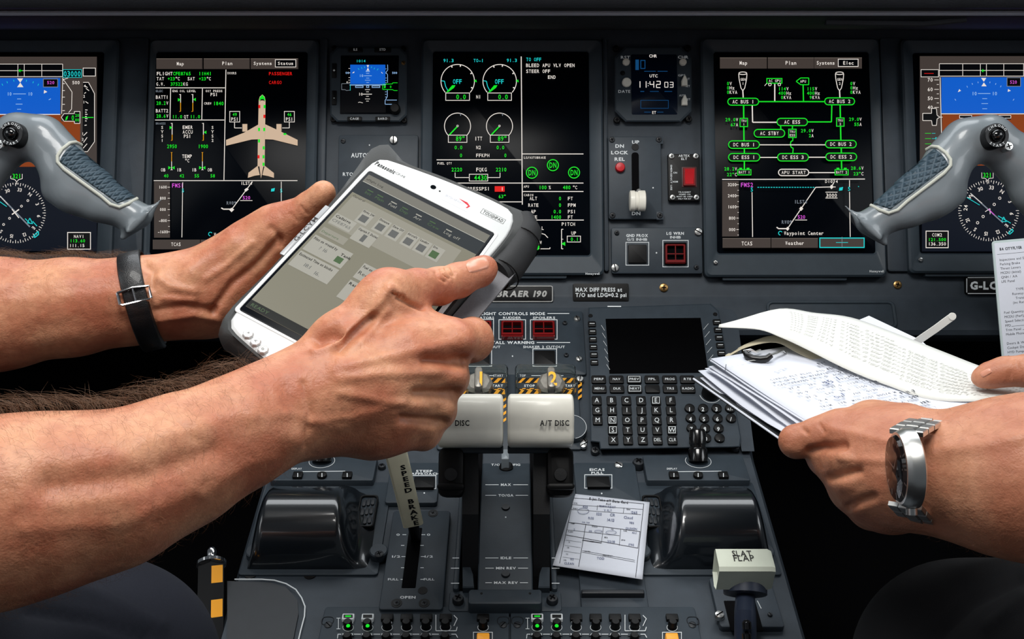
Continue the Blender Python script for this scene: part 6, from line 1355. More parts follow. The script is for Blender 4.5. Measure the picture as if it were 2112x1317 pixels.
k2 = K((1795, 1052, .592, 34), (1790, 1050, .605, 32), (1795, 1020, .635, 28), (1830, 960, .65, 24))
g = [([arm2] + palm2, .012, 0), ([i2], .004, .006), ([m2], .004, .005), ([r2], .004, .005), ([k2], .004, .005)]
V, Fc = nets(*field(g, .0013)); V = smooth_mesh(V, Fc, 3)
V = sculpt(V, Fc, [([(1712, 888)], 22, 0.00203), ([(1722, 945), (1740, 940)], 18, 0.00174), ([(1740, 1000)], 18, 0.00174), ([(1775, 1048)], 16, 0.00145),
    ([(1672, 930), (1700, 922), (1740, 918)], 9, -0.00377), ([(1712, 985), (1740, 978), (1770, 972)], 9, -0.00319), ([(1750, 1045), (1775, 1035), (1800, 1025)], 9, -0.00261),
    ([(1720, 885), (1790, 900), (1850, 915)], 10, 0.00116), ([(1735, 945), (1830, 950)], 9, 0.00102), ([(1655, 884), (1665, 892)], 4, -0.00116), ([(1690, 875), (1700, 890)], 4, -0.00087),
    ([(2112, 900), (2000, 920), (1930, 930)], 16, 0.00145)])
B1 = (V, Fc); SF3 = Surf(V, Fc)
# the other hand: one fingertip pressing on the papers, the rest beyond the picture
f2 = K((2024, 779, .672, 20), (2040, 774, .671, 26), (2072, 766, .668, 30), (2130, 764, .66, 35), (2200, 768, .655, 40))
f3 = K((2078, 800, .69, 18), (2110, 806, .69, 24), (2200, 800, .68, 32))
g = [([K((2200, 768, .655, 44), (2290, 800, .65, 80), (2400, 830, .64, 92), (2500, 850, .625, 95)), K((2200, 800, .665, 42), (2300, 830, .65, 80))], .012, 0), ([f2], .004, .006), ([f3], .004, .006)]
V, Fc = nets(*field(g, .0019)); V = smooth_mesh(V, Fc, 2); V = sculpt(V, Fc, [([(2080, 782), (2084, 770)], 3, -0.00145), ([(2096, 745), (2100, 760)], 3, -0.00087)])
B2 = (V, Fc); SF4 = Surf(V, Fc)
tg, shr, shl, er, el = trunk(.80, (2900, 900, .58), (2900, 1030, .47))
tg[0][0].append(K((2900, 1030, .46, 230), (2500, 1000, .485, 200), (2320, 990, .51, 160)))
tg[0][0].append(K((2900, 900, .58, 140), (2480, 848, .628, 92)))
T2 = nets(*field(tg, .006))
mesh_obj('body', *joined([B1, B2, T2]), SKIN2, p2)
g = [([[(shr + (er - shr) * .55, .072), (shr, .075)], [(shl + (el - shl) * .55, .072), (shl, .075)], Wp((.80, -.02, 1.22, .15), (.80, -.04, .95, .15), (.80, -.04, .60, .17)), Wp((.65, 0, 1.28, .085), (.95, 0, 1.28, .085))], .05, 0)]
mesh_obj('shirt', *nets(*field(g, .006)), SHIRT, p2)
g = [([K((2010, 1400, .66, 225), (2200, 1440, .60, 260)) + Wp((.66, .05, .58, .11)), K((2010, 1400, .66, 215), (1930, 1700, .74, 160)), Wp((.92, .5, .78, .085), (.90, .05, .58, .11)), Wp((.92, .5, .78, .08), (.92, .62, .35, .06)), Wp((.80, -.03, .58, .17))], .03, 0)]
V, Fc = nets(*field(g, .004)); V = sculpt(V, Fc, [([(2100, 1190), (2000, 1240), (1920, 1317)], 16, -0.00435), ([(2112, 1230), (2040, 1290)], 14, 0.00290)]); mesh_obj('trousers', V, Fc, TROU2, p2)
nail('fingernail', SF4, o2, p2, (2034, 768), (-20, 10), 12, 6)
hair('arm_hair', *B1, lambda P, N: (P[:, 0] > 1900) & (P[:, 0] < 2200) & (N @ np.array(-FX) > -.1), 400, .006, HAIRS, p2, 5, (-.3, 0, -.9), .00004)
# ---------------------------------------------------------------- rugged tablet
_Rt = ((0.884, -0.416, -0.215), (0.453, 0.645, 0.615), (-0.117, -0.641, 0.759)); _Tt = (-0.09115516, -0.03187671, 0.62178406)
def cam2w(v): return RX * v[0] - UX * v[1] + FX * v[2]
tf = Fr(CAM + cam2w(_Tt), cam2w([r[0] for r in _Rt]), cam2w([-r[1] for r in _Rt]))
tb_ = thing('tablet', 'white rugged tablet computer with black corners held tilted in two hands', 'tablet computer', tf)
TWH = mat('tablet white plastic', srgb(205, 208, 208), .32, noise=.02, nscale=60, coat=.2)
TRB = mat('tablet grey rubber', srgb(52, 54, 54), .55, bump=.08)
TSC = mat('tablet screen', srgb(100, 97, 84), .16, emit=srgb(160, 157, 140), es=.3, spec=.6)
def mm(pts): return [(x / 1000, y / 1000) for x, y in pts]
def radial(poly, c, n=120):
    out = []
    for i in range(n):
        a = 2 * math.pi * i / n; d = Vector((math.cos(a), math.sin(a))); best = None
        for k in range(len(poly)):
            p, q = Vector(poly[k]) - c, Vector(poly[(k + 1) % len(poly)]) - c; e = q - p; den = d.x * e.y - d.y * e.x
            if abs(den) < 1e-12: continue
            t = (p.x * e.y - p.y * e.x) / den; u = (p.x * d.y - p.y * d.x) / den
            if t > 0 and -1e-6 <= u <= 1 + 1e-6 and (best is None or t > best): best = t
        out.append(c + d * best)
    return out
def chaikin(p, k=2):
    for _ in range(k):
        q = []
        for i in range(len(p)):
            a, b = Vector(p[i]), Vector(p[(i + 1) % len(p)]); q += [a * .75 + b * .25, a * .25 + b * .75]
        p = q
    return [tuple(v) for v in p]
face = chaikin(mm([(-54, 84), (-51, 96), (-45, 99), (3, 107), (46, 110), (55, 106), (59.5, 92), (60, 78), (57, 40), (55, 0), (53, -60), (53, -92), (46, -103), (20, -103), (-16, -98), (-38, -93), (-47, -90), (-51, -82), (-52, -40), (-52.5, 0), (-53, 40)]))
rub = chaikin(mm([(-61, 84), (-64, 104), (-57, 117), (-49, 115), (-40, 105), (0, 113), (38, 113), (50, 115), (60, 117), (68, 110), (66, 90), (63, 60), (60, 30), (58, 0), (57, -60), (60, -94), (52, -108), (20, -106), (-18, -101), (-40, -96), (-50, -96), (-57, -86), (-56, -50), (-56, 0), (-57, 40)]))
c0_ = Vector((.002, .004)); fo, ro = radial(face, c0_), radial(rub, c0_)
def lp(pts, n, sc=1.0, off=0.0):
    o = []
    for p in pts:
        v = Vector(p) - c0_; v = v * sc + v.normalized() * off; o.append((c0_.x + v.x, c0_.y + v.y, n))
    return o
b = MB(); b.loops([lp(ro, -.020, 1, -.006), lp(ro, -.018, 1, -.001), lp(ro, -.010, 1, .001), lp(ro, -.004, 1, 0), lp(ro, -.0008, 1, -.0018), lp(fo, .0006, 1, .0022), lp(fo, .0000, 1, .0004)], TRB, True, True); b.build('rubber_case', tb_, smooth=40)
b = MB(); b.loops([lp(fo, -.001), lp(fo, .0002), lp(fo, .0012, 1, -.0012), lp(fo, .0014, 1, -.0025)], TWH, False, True); b.build('front_frame', tb_, smooth=40)
r_in = (-.0515, -.0775, .0535, .0800)
b = MB(); b.ring((-.0525, -.0790, .0545, .0815), (-.0500, -.0768, .0520, .0793), .003, .002, .0012, .0018, .0003, TWH); b.build('inner_ridge', tb_)
b = MB(); b.slab((-.0500, -.0768, .0520, .0793), .002, .0010, .0016, .0001, GLASS); b.build('glass_border', tb_)
SR = (-.0482, -.0722, .0500, .0752)
b = MB(); b.slab(SR, .0003, .0014, .0018, .0001, TSC); b.build('screen', tb_)
class TD:
    """marks drawn on the tablet in millimetres"""
    def __init__(s, n): s.mb = MB(); s.n = n
    def R(s, x0, y0, x1, y1, m): s.n += 4e-6; s.mb.add([(x0 / 1e3, y0 / 1e3, s.n), (x1 / 1e3, y0 / 1e3, s.n), (x1 / 1e3, y1 / 1e3, s.n), (x0 / 1e3, y1 / 1e3, s.n)], [(0, 1, 2, 3)], m)
    def T(s, t, x, y, h, m, al='l', bold=.0, rot=0, w=None, asp=1.0):
        s.n += 4e-6; c, q = math.cos(math.radians(rot)), math.sin(math.radians(rot)); h /= 1e3
        s.mb.text(t, (x / 1e3, y / 1e3, s.n), Vector((c, q, 0)) * h, Vector((-q, c, 0)) * h, m, bold=bold, align=al, width=(w / 1e3 / h) if w else None, aspect=asp)
def tem(n, r, g, b_, e): return mat(n, srgb(r * .5, g * .5, b_ * .5), .2, emit=srgb(r, g, b_), es=e, spec=.5)
S_L = tem('app light', 200, 198, 186, .36); S_P = tem('app panel', 180, 177, 162, .36); S_B = tem('app bar', 72, 78, 82, .22); S_T = tem('app title', 150, 148, 138, .32); S_D = tem('app text', 66, 64, 60, .2); S_G = tem('app grey', 128, 130, 128, .28); S_GR = tem('app green', 98, 130, 88, .28); S_BT = tem('app black strip', 34, 38, 34, .1); S_PK = tem('app pale', 196, 188, 182, .5)
d = TD(.00182)
d.R(-48.2, 67, 50, 75.2, S_T); d.R(-48.2, 53, 50, 66.5, S_B); d.T('eFlight Log', -47, 70.5, 2, S_D)
for x, c_, s_ in ((-41, S_GR, 'Init'), (-33, S_GR, 'Main'), (-22, S_L, 'Fuel'), (-13, S_GR, 'Dep'), (-2, S_L, 'Arr'), (9, S_GR, 'Crew'), (22, S_L, 'Log off')): d.T(s_, x, 58.5, 2.6, c_); d.R(x, 61, x + 4.5, 62, c_)
d.R(-48.2, -66, 50, 52.8, tem('app ground', 160, 157, 138, .34))
d.R(-46, 17, 40, 50, S_P); d.T('General', -46, 50.2, 2, S_D)
for x, s_ in ((-33, 'Flight SW'), (-20, 'Distance'), (-9.5, 'Date Off'), (2, 'Aircraft'), (12, 'Landing'), (22, 'Sign')):
    d.R(x, 30, x + 9, 43.5, S_L); d.T(s_, x + .5, 41.8, 2, S_D, bold=.03, asp=.62); d.R(x + 1.5, 32, x + 7, 38.5, S_G if s_ != 'Sign' else S_GR)
d.R(-46, 18, -30, 29, S_L); d.T('Callsign', -45, 26.5, 2.2, S_D, bold=.03); d.T('CFE8765', -45, 22, 2.6, S_G); d.R(-27, 14, -12, 28, S_L); d.T('Captain F. Duties', -26.5, 25.5, 2.0, S_D, bold=.03, asp=.6); d.R(-21, 16, -18, 23, S_G)
d.R(-46, 6, -27, 13, S_P); d.T('Departure', -45, 9, 2, S_GR)
d.R(-46.5, -12.5, -17.5, 3.5, S_L); d.T('Pilot on ground by', -45.5, .5, 2.2, S_D, bold=.03, asp=.62); d.T('? 16', -38, -5, 3, S_G); d.T('Tank', -24, -1.5, 2.2, S_D, bold=.03); d.R(-25, -9.5, -20, -4, S_GR)
d.R(-46.5, -29, -17.5, -14, S_L); d.T('Estimated Time on blocks', -45.5, -16.8, 2.2, S_D, bold=.03, asp=.62); d.T('18:1', -38, -23, 3, S_G); d.T('16.', -29, -25, 3, S_G)
d.R(-7.5, -14, 22, 1, S_L); d.T('Fuel on board Z', -6.5, -2, 2.2, S_D, bold=.03, asp=.62); d.T('Req Z', -6.5, -8, 3, S_D)
d.R(-7.5, -34, 22, -16.5, S_L); d.T('Ramp C', -6.5, -19.5, 2.2, S_D, bold=.03)
d.R(-48.2, -72.2, 50, -66, S_BT); d.T('READY', -46, -69.2, 2.6, S_GR)
d.mb.build('app_image', tb_, smooth=0)
d = TD(.00145)
d.T('Panasonic', -50.5, 89.2, 4.0, INK, bold=.05, w=16); d.T('CF-M1', -34, 89.2, 2.2, S_G)
d.T('TOUGHPAD', 43.4, 93.8, 3.0, S_G, al='c', bold=.03, w=16)
for q in ((34, 91.2, 52.6, 91.5), (34, 96.2, 52.6, 96.5), (34, 91.2, 34.3, 96.5), (52.3, 91.2, 52.6, 96.5)): d.R(*q, S_G)
d.mb.build('front_marking', tb_, smooth=0); d = TD(.00147)
d.R(5, 86, 26, 98, mat('logo sticker', srgb(206, 208, 212), .5)); d.T('BRITISH AIRWAYS', 6, 91.5, 2.2, mat('logo grey', srgb(150, 154, 164), .5), w=14.5); RD = mat('logo red', srgb(190, 30, 44), .4)
d.mb.add([(x / 1e3, y / 1e3, d.n + 1e-5) for x, y in ((15, 94.6), (22, 94.8), (25.5, 92.4), (24.5, 89.4), (23.3, 89.2), (24, 92), (21.5, 93.8))], [(0, 5, 6), (0, 1, 6), (1, 2, 5, 6), (2, 3, 4, 5)], RD)
d.mb.build('logo_sticker', tb_, smooth=0)
b = MB(); b.lathe((-.0052, .0932, .0013), [(.0021, 0), (.0021, .0003), (.0001, .0003)], GLASS, 24); b.build('camera_lens', tb_)
b = MB(); b.lathe((.0005, .0925, .0013), [(.0007, 0), (.0007, .0003), (.0001, .0003)], BLACK, 14); b.build('sensor', tb_)
for i in range(4):
    x, y = -.0345 + i * .0068, -.0893 - i * .0022
    b = MB(); b.lathe((x, y, .0010), [(.0034, 0), (.0034, .0012), (.0028, .0020), (.0001, .0021)], TWH, 8); q = TD(.0032); q.T('^<o>'[i], x * 1000, y * 1000, 2.2, S_G, al='c'); 
    b.add(q.mb.v, q.mb.f, S_G) if q.mb.v else None; b.build('front_button', tb_)
b = MB(); b.slab((-.0562, -.024, -.0526, .031), .0006, .0004, .0018, .0004, mat('silver label', srgb(150, 152, 154), .4, .2)); d = TD(.00185); d.T('G-LCYM', -54.5, -9, 2.7, INK, bold=.02, rot=90, w=26); b.add(d.mb.v, d.mb.f, INK); b.build('registration_label', tb_)
# thick bumper at one corner, strap
b = MB(); b.tube([(.058, .116, -.010), (.066, .108, -.012), (.0690, .090, -.013), (.0690, .070, -.013), (.066, .056, -.012)], [.010, .0125, .0135, .0135, .0125], RUBBER, 24); b.build('corner_bumper', tb_)
b = MB()
for y in (.098, .060): b.tube([(.0690 + .0138 * math.cos(a), y, -.013 + .0138 * math.sin(a)) for a in np.linspace(-1.2, 1.9, 14)], .0005, BLACK, 6)
b.build('bumper_seam', tb_)
sp = [tf.loc(x, y, -.006) for x, y in ((1041, 528), (1068, 557), (975, 668), (930, 655))]; ar = (sp[1] - sp[0]).cross(sp[2] - sp[1]).z
sp = sp if ar > 0 else sp[::-1]
b = MB(); b.extrude([p[:2] for p in sp], -.0085, -.006, mat('grey strap webbing', srgb(112, 112, 116), .7, noise=.1, nscale=900), .0); b.build('hand_strap', tb_, smooth=0)

# ---------------------------------------------------------------- strap watch on the far wrist
wc = Vector(Cw(294, 620, .686)); axw = (Vector(Cw(340, 613, .690)) - Vector(Cw(150, 633, .675))).normalized()
tiltv = (axw + UX * .13 - FX * 0).normalized()
wf = Fr(wc, (UX - tiltv * UX.dot(tiltv)), tiltv.cross(UX - tiltv * UX.dot(tiltv)))       # N = tiltv
ws = thing('strap_watch', 'black leather watch strap with silver buckle on the hairy wrist', 'watch', wf)
LEA = mat('black leather', srgb(17, 17, 19), .35, bump=.35, bscale=1500, coat=.15)
def wrist_r(a, z):      # radius of the arm skin around the frame axis in direction a at height z
    dr = wf.U * math.cos(a) + wf.V * math.sin(a); o = wf.O + wf.N * z + dr * .07
    h = SF2.t.ray_cast(o, -dr); return .07 - h[3] if h[0] is not None else .03
def band(name, wd, th, a0, a1, z0, m, par, extra=.0, n=64):
    lps = []
    for i in range(n + 1):
        a = a0 + (a1 - a0) * i / n; rr = max(wrist_r(a, z0 - wd * .4), wrist_r(a, z0), wrist_r(a, z0 + wd * .4)) + .0003 + extra
        c, s_ = math.cos(a), math.sin(a); h = wd / 2
        lps.append([(c * (rr + q), s_ * (rr + q), z0 + z) for z, q in ((-h, 0), (-h, th * .6), (-h + .001, th), (h - .001, th), (h, th * .6), (h, 0))])
    b = MB(); b.loops(lps, m, True, True); return b.build(name, par, smooth=60)
fa = math.atan2((-FX).dot(wf.V), (-FX).dot(wf.U))         # direction facing the camera
sg = 1 if fa > 0 else -1
band('strap', .0158, .0022, 0, 2 * math.pi, 0, LEA, ws)
band('strap_overlap', .0150, .0022, fa + sg * .10, fa + sg * 1.75, 0, LEA, ws, .0022)
b = MB(); rr = wrist_r(fa, 0) + .0036; aa = fa - .02 * sg
def rp(a, z, r): return (math.cos(a) * r, math.sin(a) * r, z)
pts = [rp(aa - .13, -.0105, rr), rp(aa - .16, 0, rr + .001), rp(aa - .13, .0105, rr), rp(aa + .10, .0105, rr), rp(aa + .13, .0090, rr), rp(aa + .13, -.0090, rr), rp(aa + .10, -.0105, rr), rp(aa - .13, -.0105, rr)]
b.tube(pts, .0011, CHROME, 8); b.tube([rp(aa + .12, 0, rr), rp(aa - .14, 0, rr + .0012)], .0007, CHROME, 8); b.build('buckle', ws)
b = MB(); ba = fa + math.pi; rr = wrist_r(ba, 0)
ax3 = (wf.L(wf.O + wf.U * -math.sin(ba) + wf.V * math.cos(ba)), Vector((0, 0, 1)), Vector((math.cos(ba), math.sin(ba), 0)))
b.lathe(rp(ba, 0, rr), [(.019, .0), (.019, .007), (.017, .009), (.0001, .0092)], STEEL, 32, ax3); b.build('watch_case', ws)

# ---------------------------------------------------------------- steel wristwatch
def CP(x, y, d): return Vector(Cw(x, y, d))
def CP2(x, y, d): return CP(x, y, d - .021)
dn = (RX * -.99 + UX * .10 + FX * .13).normalized(); dv = (UX * .985 + RX * -.02 + FX * .10); dc = CP(1855, 965, .514)
df = Fr(dc, dn.cross(dv) * -1, dv); 
if df.N.dot(dn) < 0: df = Fr(dc, dn.cross(dv), dv)
st = thing('steel_wristwatch', 'steel wristwatch with dark dial and link bracelet worn by the person holding the papers', 'watch', df)
b = MB(); b.lathe((0, 0, 0), [(.0185, -.009), (.0215, -.0075), (.0215, -.003), (.0205, -.001), (.0195, .0010), (.0180, .0012), (.0178, .0004)], STEEL, 48, cap=False); b.build('case', st)
b = MB(); b.lathe((0, 0, .0004), [(.0182, 0), (.0182, .0002), (.0001, .0002)], mat('watch dial', srgb(14, 16, 20), .3), 48); b.build('dial', st)
b = MB()
for k in range(12):
    a = math.radians(30 * k); u = Vector((math.cos(a), math.sin(a), 0)); v_ = Vector((-u.y, u.x, 0)); p = u * .0148 + Vector((0, 0, .0007)); b.add([p + u * .0018 + v_ * .0005, p - u * .0018 + v_ * .0005, p - u * .0018 - v_ * .0005, p + u * .0018 - v_ * .0005], [(0, 1, 2, 3)], STEEL)
for a, l_ in ((50, .009), (160, .013)):
    a = math.radians(a); u = Vector((math.cos(a), math.sin(a), 0)); v_ = Vector((-u.y, u.x, 0)); p = Vector((0, 0, .0009)); b.add([p + u * l_, p + v_ * .0007, p - v_ * .0007], [(0, 1, 2)], STEEL)
b.build('dial_marking', st)
b = MB(); b.lathe((0, 0, .0), [(.0183, .0010), (.0170, .0030), (.012, .0036), (.0001, .0038)], mat('watch crystal', (1, 1, 1, 1), .02, trans=1, ior=1.3), 48, cap=False); b.build('crystal', st)
b = MB(); b.lathe((0, -.0215, -.005), [(.003, 0), (.003, .0035), (.0001, .0036)], STEEL, 14, (Vector((0, 0, 1)), Vector((1, 0, 0)), Vector((0, -1, 0)))); b.build('crown_button', st)
arm_ax = (CP(1960, 978, .566) - CP(1870, 966, .583)).normalized()
path = [CP2(1868, 898, .548), CP2(1888, 883, .553), CP2(1912, 872, .562), CP2(1935, 866, .574), CP2(1958, 864, .590), CP2(1980, 875, .608), CP2(1990, 905, .622), CP2(1990, 960, .628), CP2(1985, 1020, .622), CP2(1968, 1066, .606), CP2(1945, 1086, .590), CP2(1920, 1084, .572), CP2(1895, 1070, .558), CP2(1872, 1040, .548)]
path = [CP(1868, 896, .522)] + path[1:-1] + [CP(1866, 1038, .522)]
# resample and lay links
seg = [0]; 
for a, c_ in zip(path[:-1], path[1:]): seg.append(seg[-1] + (c_ - a).length)
def onpath(s_):
    for i in range(len(seg) - 1):
        if s_ <= seg[i + 1] or i == len(seg) - 2: t_ = (s_ - seg[i]) / (seg[i + 1] - seg[i]); return path[i].lerp(path[i + 1], t_)
nl = 30; ctr = sum(path, Vector()) / len(path)
for k in range(nl):
    s0 = seg[-1] * (k + .08) / nl; s1 = seg[-1] * (k + .92) / nl; p0, p1_ = onpath(s0), onpath(s1); t_ = (p1_ - p0).normalized()
    rad = (p0 + p1_) / 2 - ctr; lat = arm_ax - t_ * arm_ax.dot(t_); lat = (lat - RX * 0).normalized(); no = lat.cross(t_).normalized()
    if no.dot(rad) < 0: no = -no
    hw_ = .0092 if k < nl - 2 else .0092
    b = MB()
    for w0, w1, e in ((-1, -.42, 0), (-.38, .38, .0004), (.42, 1, 0)):
        base = [p0 + lat * (hw_ * w0), p0 + lat * (hw_ * w1), p1_ + lat * (hw_ * w1), p1_ + lat * (hw_ * w0)]
        l0 = [df.L(q - no * .0005) for q in base]; l1 = [df.L(q + no * (.0020 + e)) for q in base]; cc = sum(l1, Vector()) / 4; l2 = [q.lerp(cc, .15) + df.L(df.O + no * .0006) for q in l1]
        b.loops([l0, l1, l2], STEEL, True, True)
    b.build('bracelet_link', st, smooth=20)

# ---------------------------------------------------------------- clipboard, flight plan pages, loose sheets
def DP(py): return 1 / (1.587 - (880 - py) * .001686)
def PP(x, y): return CP(x, y, DP(y))
cb = Fr(PP(1466, 740), PP(1572, 722) - PP(1466, 740), (PP(1466, 740) - PP(1660, 866)))
PAPER = mat('white paper', srgb(212, 216, 226), .8, noise=.01, spec=.2); PAPER2 = mat('cream paper', srgb(216, 217, 212), .8, spec=.2); PAPER3 = mat('beige paper', srgb(200, 192, 166), .8, spec=.2)
GI = mat('grey print', srgb(88, 90, 98), .7); FI = mat('faint print', srgb(206, 207, 203), .7); PI_ = mat('dark print', srgb(52, 54, 62), .7); BI = mat('blue biro', srgb(90, 98, 130), .6)
t = thing('clipboard', 'dark clipboard under the stack of printed pages, held by the hand with a steel watch', 'clipboard', Fr(cb.W((0, 0, -.016)), cb.U, cb.V))
b = MB(); b.slab((-.012, -.158, .176, .006), .004, -.0022, 0, .0006, mat('clipboard board', srgb(30, 32, 34), .4)); b.build('board', t)
b = MB(); b.tube([(-.012, .004, -.0005), (-.0125, -.158, -.0005)], .0008, PAPER, 6); b.build('metal_edge', t)
KB = mat('clip black', srgb(14, 14, 15), .3)
b = MB(); tf2 = Fr(t.matrix_world.translation, cb.U, cb.V)
b.tube([tf2.L(CP(x, y, d_)) for x, y, d_ in ((1537, 726, .742), (1541, 733, .738), (1552, 739, .735), (1568, 741, .733), (1582, 739, .732), (1591, 732, .732))], [.0022, .0028, .0030, .0030, .0028, .0022], KB, 12); b.build('clip_handle', t)
b = MB()
for pts in (((1533, 724, .744), (1548, 721, .744), (1558, 726, .745), (1568, 722, .748)), ((1589, 732, .732), (1600, 728, .738), (1614, 722, .744), (1620, 727, .75))): b.tube([tf2.L(CP(*p)) for p in pts], .0011, STEEL, 8)
b.build('clip_wire', t)
random.seed(5)
specs = [(-.0145, .8, -.009, -.0006), (-.0122, -1.2, -.008, .004), (-.0100, 1.6, -.003, -.002), (-.0080, -.6, -.004, .001), (-.0062, .5, -.001, .0), (-.0045, -.9, -.002, -.001), (-.0028, .3, .001, .002), (-.0012, -.4, -.001, 0)]
for i, (n_, rot_, du, dv_) in enumerate(specs + [(0, 0, 0, 0)]):
    c, q = math.cos(math.radians(rot_)), math.sin(math.radians(rot_)); fr = Fr(cb.W((du, dv_, n_)), cb.U * c + cb.V * q, cb.V * c - cb.U * q)
    top = i == len(specs)
    t = thing('page', 'printed flight plan page on top of the clipboard stack' if top else 'white page in the stack under the printed flight plan', 'sheet of paper', fr, None if top else 'pages stacked on the clipboard')
    nn = 10; mb = MB(); vs = []; fs = []
    for j in range(nn + 1):
        for k in range(nn + 1):
            u, v = .165 * k / nn, -.153 * j / nn; w = .0022 * math.exp(-((u / .02) ** 2)) * (1 - i / 10) * math.sin(v * 40 + i) + (.0006 * random.random() if not top else 0); vs.append((u, v, w))
    for j in range(nn):
        for k in range(nn): a = j * (nn + 1) + k; fs.append((a + 1, a, a + nn + 1, a + nn + 2))
    mb.add(vs, fs, PAPER); o = mb.build('sheet', t, smooth=60); s_ = o.modifiers.new('thickness', 'SOLIDIFY'); s_.thickness = .00045
    if top:
        m = MB(); S = 2.271
        def ln(x, y, s_, h=.0026, mt=GI, rot_=0, bold=.01, mono=.95):
            p = cb.loc(1440 + x / S, 560 + y / S, .0026); c, q = math.cos(math.radians(rot_)), math.sin(math.radians(rot_))
            m.text(s_, p, Vector((c, q, 0)) * h, Vector((-q, c, 0)) * h, mt, bold=bold, mono=mono, align='l')
        for x, y, s_ in ((337, 508, 'CIRRUS FLT PLAN  FTD EXT ALT'), (352, 521, 'P 1 OF 7  BA 8765/18  LCY DUB'), (372, 533, 'C/S CFE8765  P 1.5  ACID 190'), (422, 549, '37.4   ZFW  35/1  1925  AVR'), (462, 571, '35.9   TOW  37.5  1120  APP'), (503, 590, '37.2   LAW  36.1  1150  ATD'), (552, 607, ' 2.4    RE   /07  0130  TOT'), (572, 634, 'TRIM  178  MIN COST 800/4 M'), (612, 658, 'ROUTE 01 PLGDG DVR/PLA10 XX'), (700, 664, '      2765   1.28  6 A'), (760, 676, '       107    44   B')): ln(x, y, s_)
        for x, y, s_ in ((558, 432, 'EXT 12'), (600, 455, 'ALT 09'), (655, 470, 'DIST'), (700, 492, 'ADD 44'), (740, 505, 'TOT'), (800, 520, 'XTR'), (945, 570, 'FIN 7'), (990, 590, 'DEP'), (1040, 615, 'ARR'), (1100, 650, 'A...'), (1160, 660, 'WX 21'), (1190, 680, 'END 44')): ln(x, y, s_, .0030, PI_, 0, .05)
        ln(360, 462, 'S12A', .004, FI, 20); ln(590, 525, '35 /', .005, BI, 15); ln(590, 515, '', .003); ln(640, 590, '0 /', .004, BI, 15)
        p0 = cb.loc(1440 + 131 / S, 560 + 434 / S, .0028); p1_ = cb.loc(1440 + 126 / S, 560 + 463 / S, .0028); m.tube([p0, p1_], .0003, GI, 6)
        ln(155, 432, 'C 12 30 WEDNESDAY', .0018, FI)
        m.build('printed_text', t, smooth=0)

def grid_sheet(name, label, cat, bot, top, mt, rows=10, cols=40, prints=None, group=None):
    def smooth_at(L_, s_):
        n = len(L_) - 1; x = s_ * n; i = min(int(x), n - 1); t_ = x - i; P = [Vector(L_[max(0, min(n, i + k))]) for k in (-1, 0, 1, 2)]
        return .5 * ((2 * P[1]) + (-P[0] + P[2]) * t_ + (2 * P[0] - 5 * P[1] + 4 * P[2] - P[3]) * t_ ** 2 + (-P[0] + 3 * P[1] - 3 * P[2] + P[3]) * t_ ** 3)
    B_ = [CP(*p) for p in bot]; T_ = [CP(*p) for p in top]
    fr = Fr(B_[len(B_) // 2], cb.U, cb.V); t = thing(name, label, cat, fr, group)
    def pt(s_, r, off=0.0):
        a, c_ = smooth_at(B_, s_), smooth_at(T_, s_); p = a.lerp(c_, r)
        e = .01; n = (smooth_at(B_, min(1, s_ + e)).lerp(smooth_at(T_, min(1, s_ + e)), r) - smooth_at(B_, max(0, s_ - e)).lerp(smooth_at(T_, max(0, s_ - e)), r)).cross(c_ - a).normalized()
        if n.dot(CAM - p) < 0: n = -n
        return fr.L(p + n * (off + .002 * math.sin(math.pi * r)))
    vs = [pt(i / cols, j / rows) for j in range(rows + 1) for i in range(cols + 1)]; fs = [(j * (cols + 1) + i, j * (cols + 1) + i + 1, (j + 1) * (cols + 1) + i + 1, (j + 1) * (cols + 1) + i) for j in range(rows) for i in range(cols)]
    mb = MB(); mb.add(vs, fs, mt); o = mb.build('sheet', t, smooth=80); s_ = o.modifiers.new('thickness', 'SOLIDIFY'); s_.thickness = .0004; s_.offset = 0
    if prints:
        m = MB()
        for s0, r0, txt, h, mt2 in prints: m.text(txt, (s0, r0, 0), Vector((h * .45, 0, 0)), Vector((0, h * 1.0, 0)), mt2, fn=lambda p: pt(max(0, min(1, p[0])), max(0, min(1, p[1])), .0006), mono=1.0, align='l', bold=.0)
        m.build('printed_text', t, smooth=0)
    return t
pr = []
for k in range(9): pr.append((.20 + .01 * k, .80 - .07 * k, 'ATIS QNH 1014 WIND 210/08', .035, FI))
for k in range(8): pr.append((.46 + .012 * k, .72 - .07 * k, 'RWY 09 DEPARTURE CLEARED', .035, FI))
for k in range(9): pr.append((.66 + .008 * k, .70 - .065 * k, 'LONDON CONTROL 118.82', .035, FI))
grid_sheet('loose_sheet', 'long curling off-white sheet lifted over the flight plan, pressed by a fingertip', 'sheet of paper',
    [(1482, 675, .765), (1563, 679, .752), (1612, 696, .742), (1660, 718, .735), (1748, 762, .712), (1827, 793, .690), (1938, 826, .668), (2130, 822, .660)],
    [(1484, 673, .767), (1603, 637, .815), (1680, 645, .812), (1757, 655, .800), (1850, 688, .765), (1940, 723, .735), (2030, 758, .708), (2150, 800, .690)], PAPER2, prints=pr)
grid_sheet('loose_sheet', 'beige sheet showing beneath the long curling off-white sheet', 'sheet of paper',
    [(1497, 738, .760), (1540, 716, .760), (1600, 706, .755), (1650, 730, .745), (1748, 775, .722), (1840, 812, .700), (1930, 848, .676), (1992, 869, .66), (2110, 860, .655)],
    [(1500, 736, .762), (1560, 704, .775), (1612, 690, .780), (1700, 700, .78), (1800, 740, .75), (1900, 770, .725), (2000, 790, .70), (2060, 800, .69), (2140, 818, .68)], PAPER3)
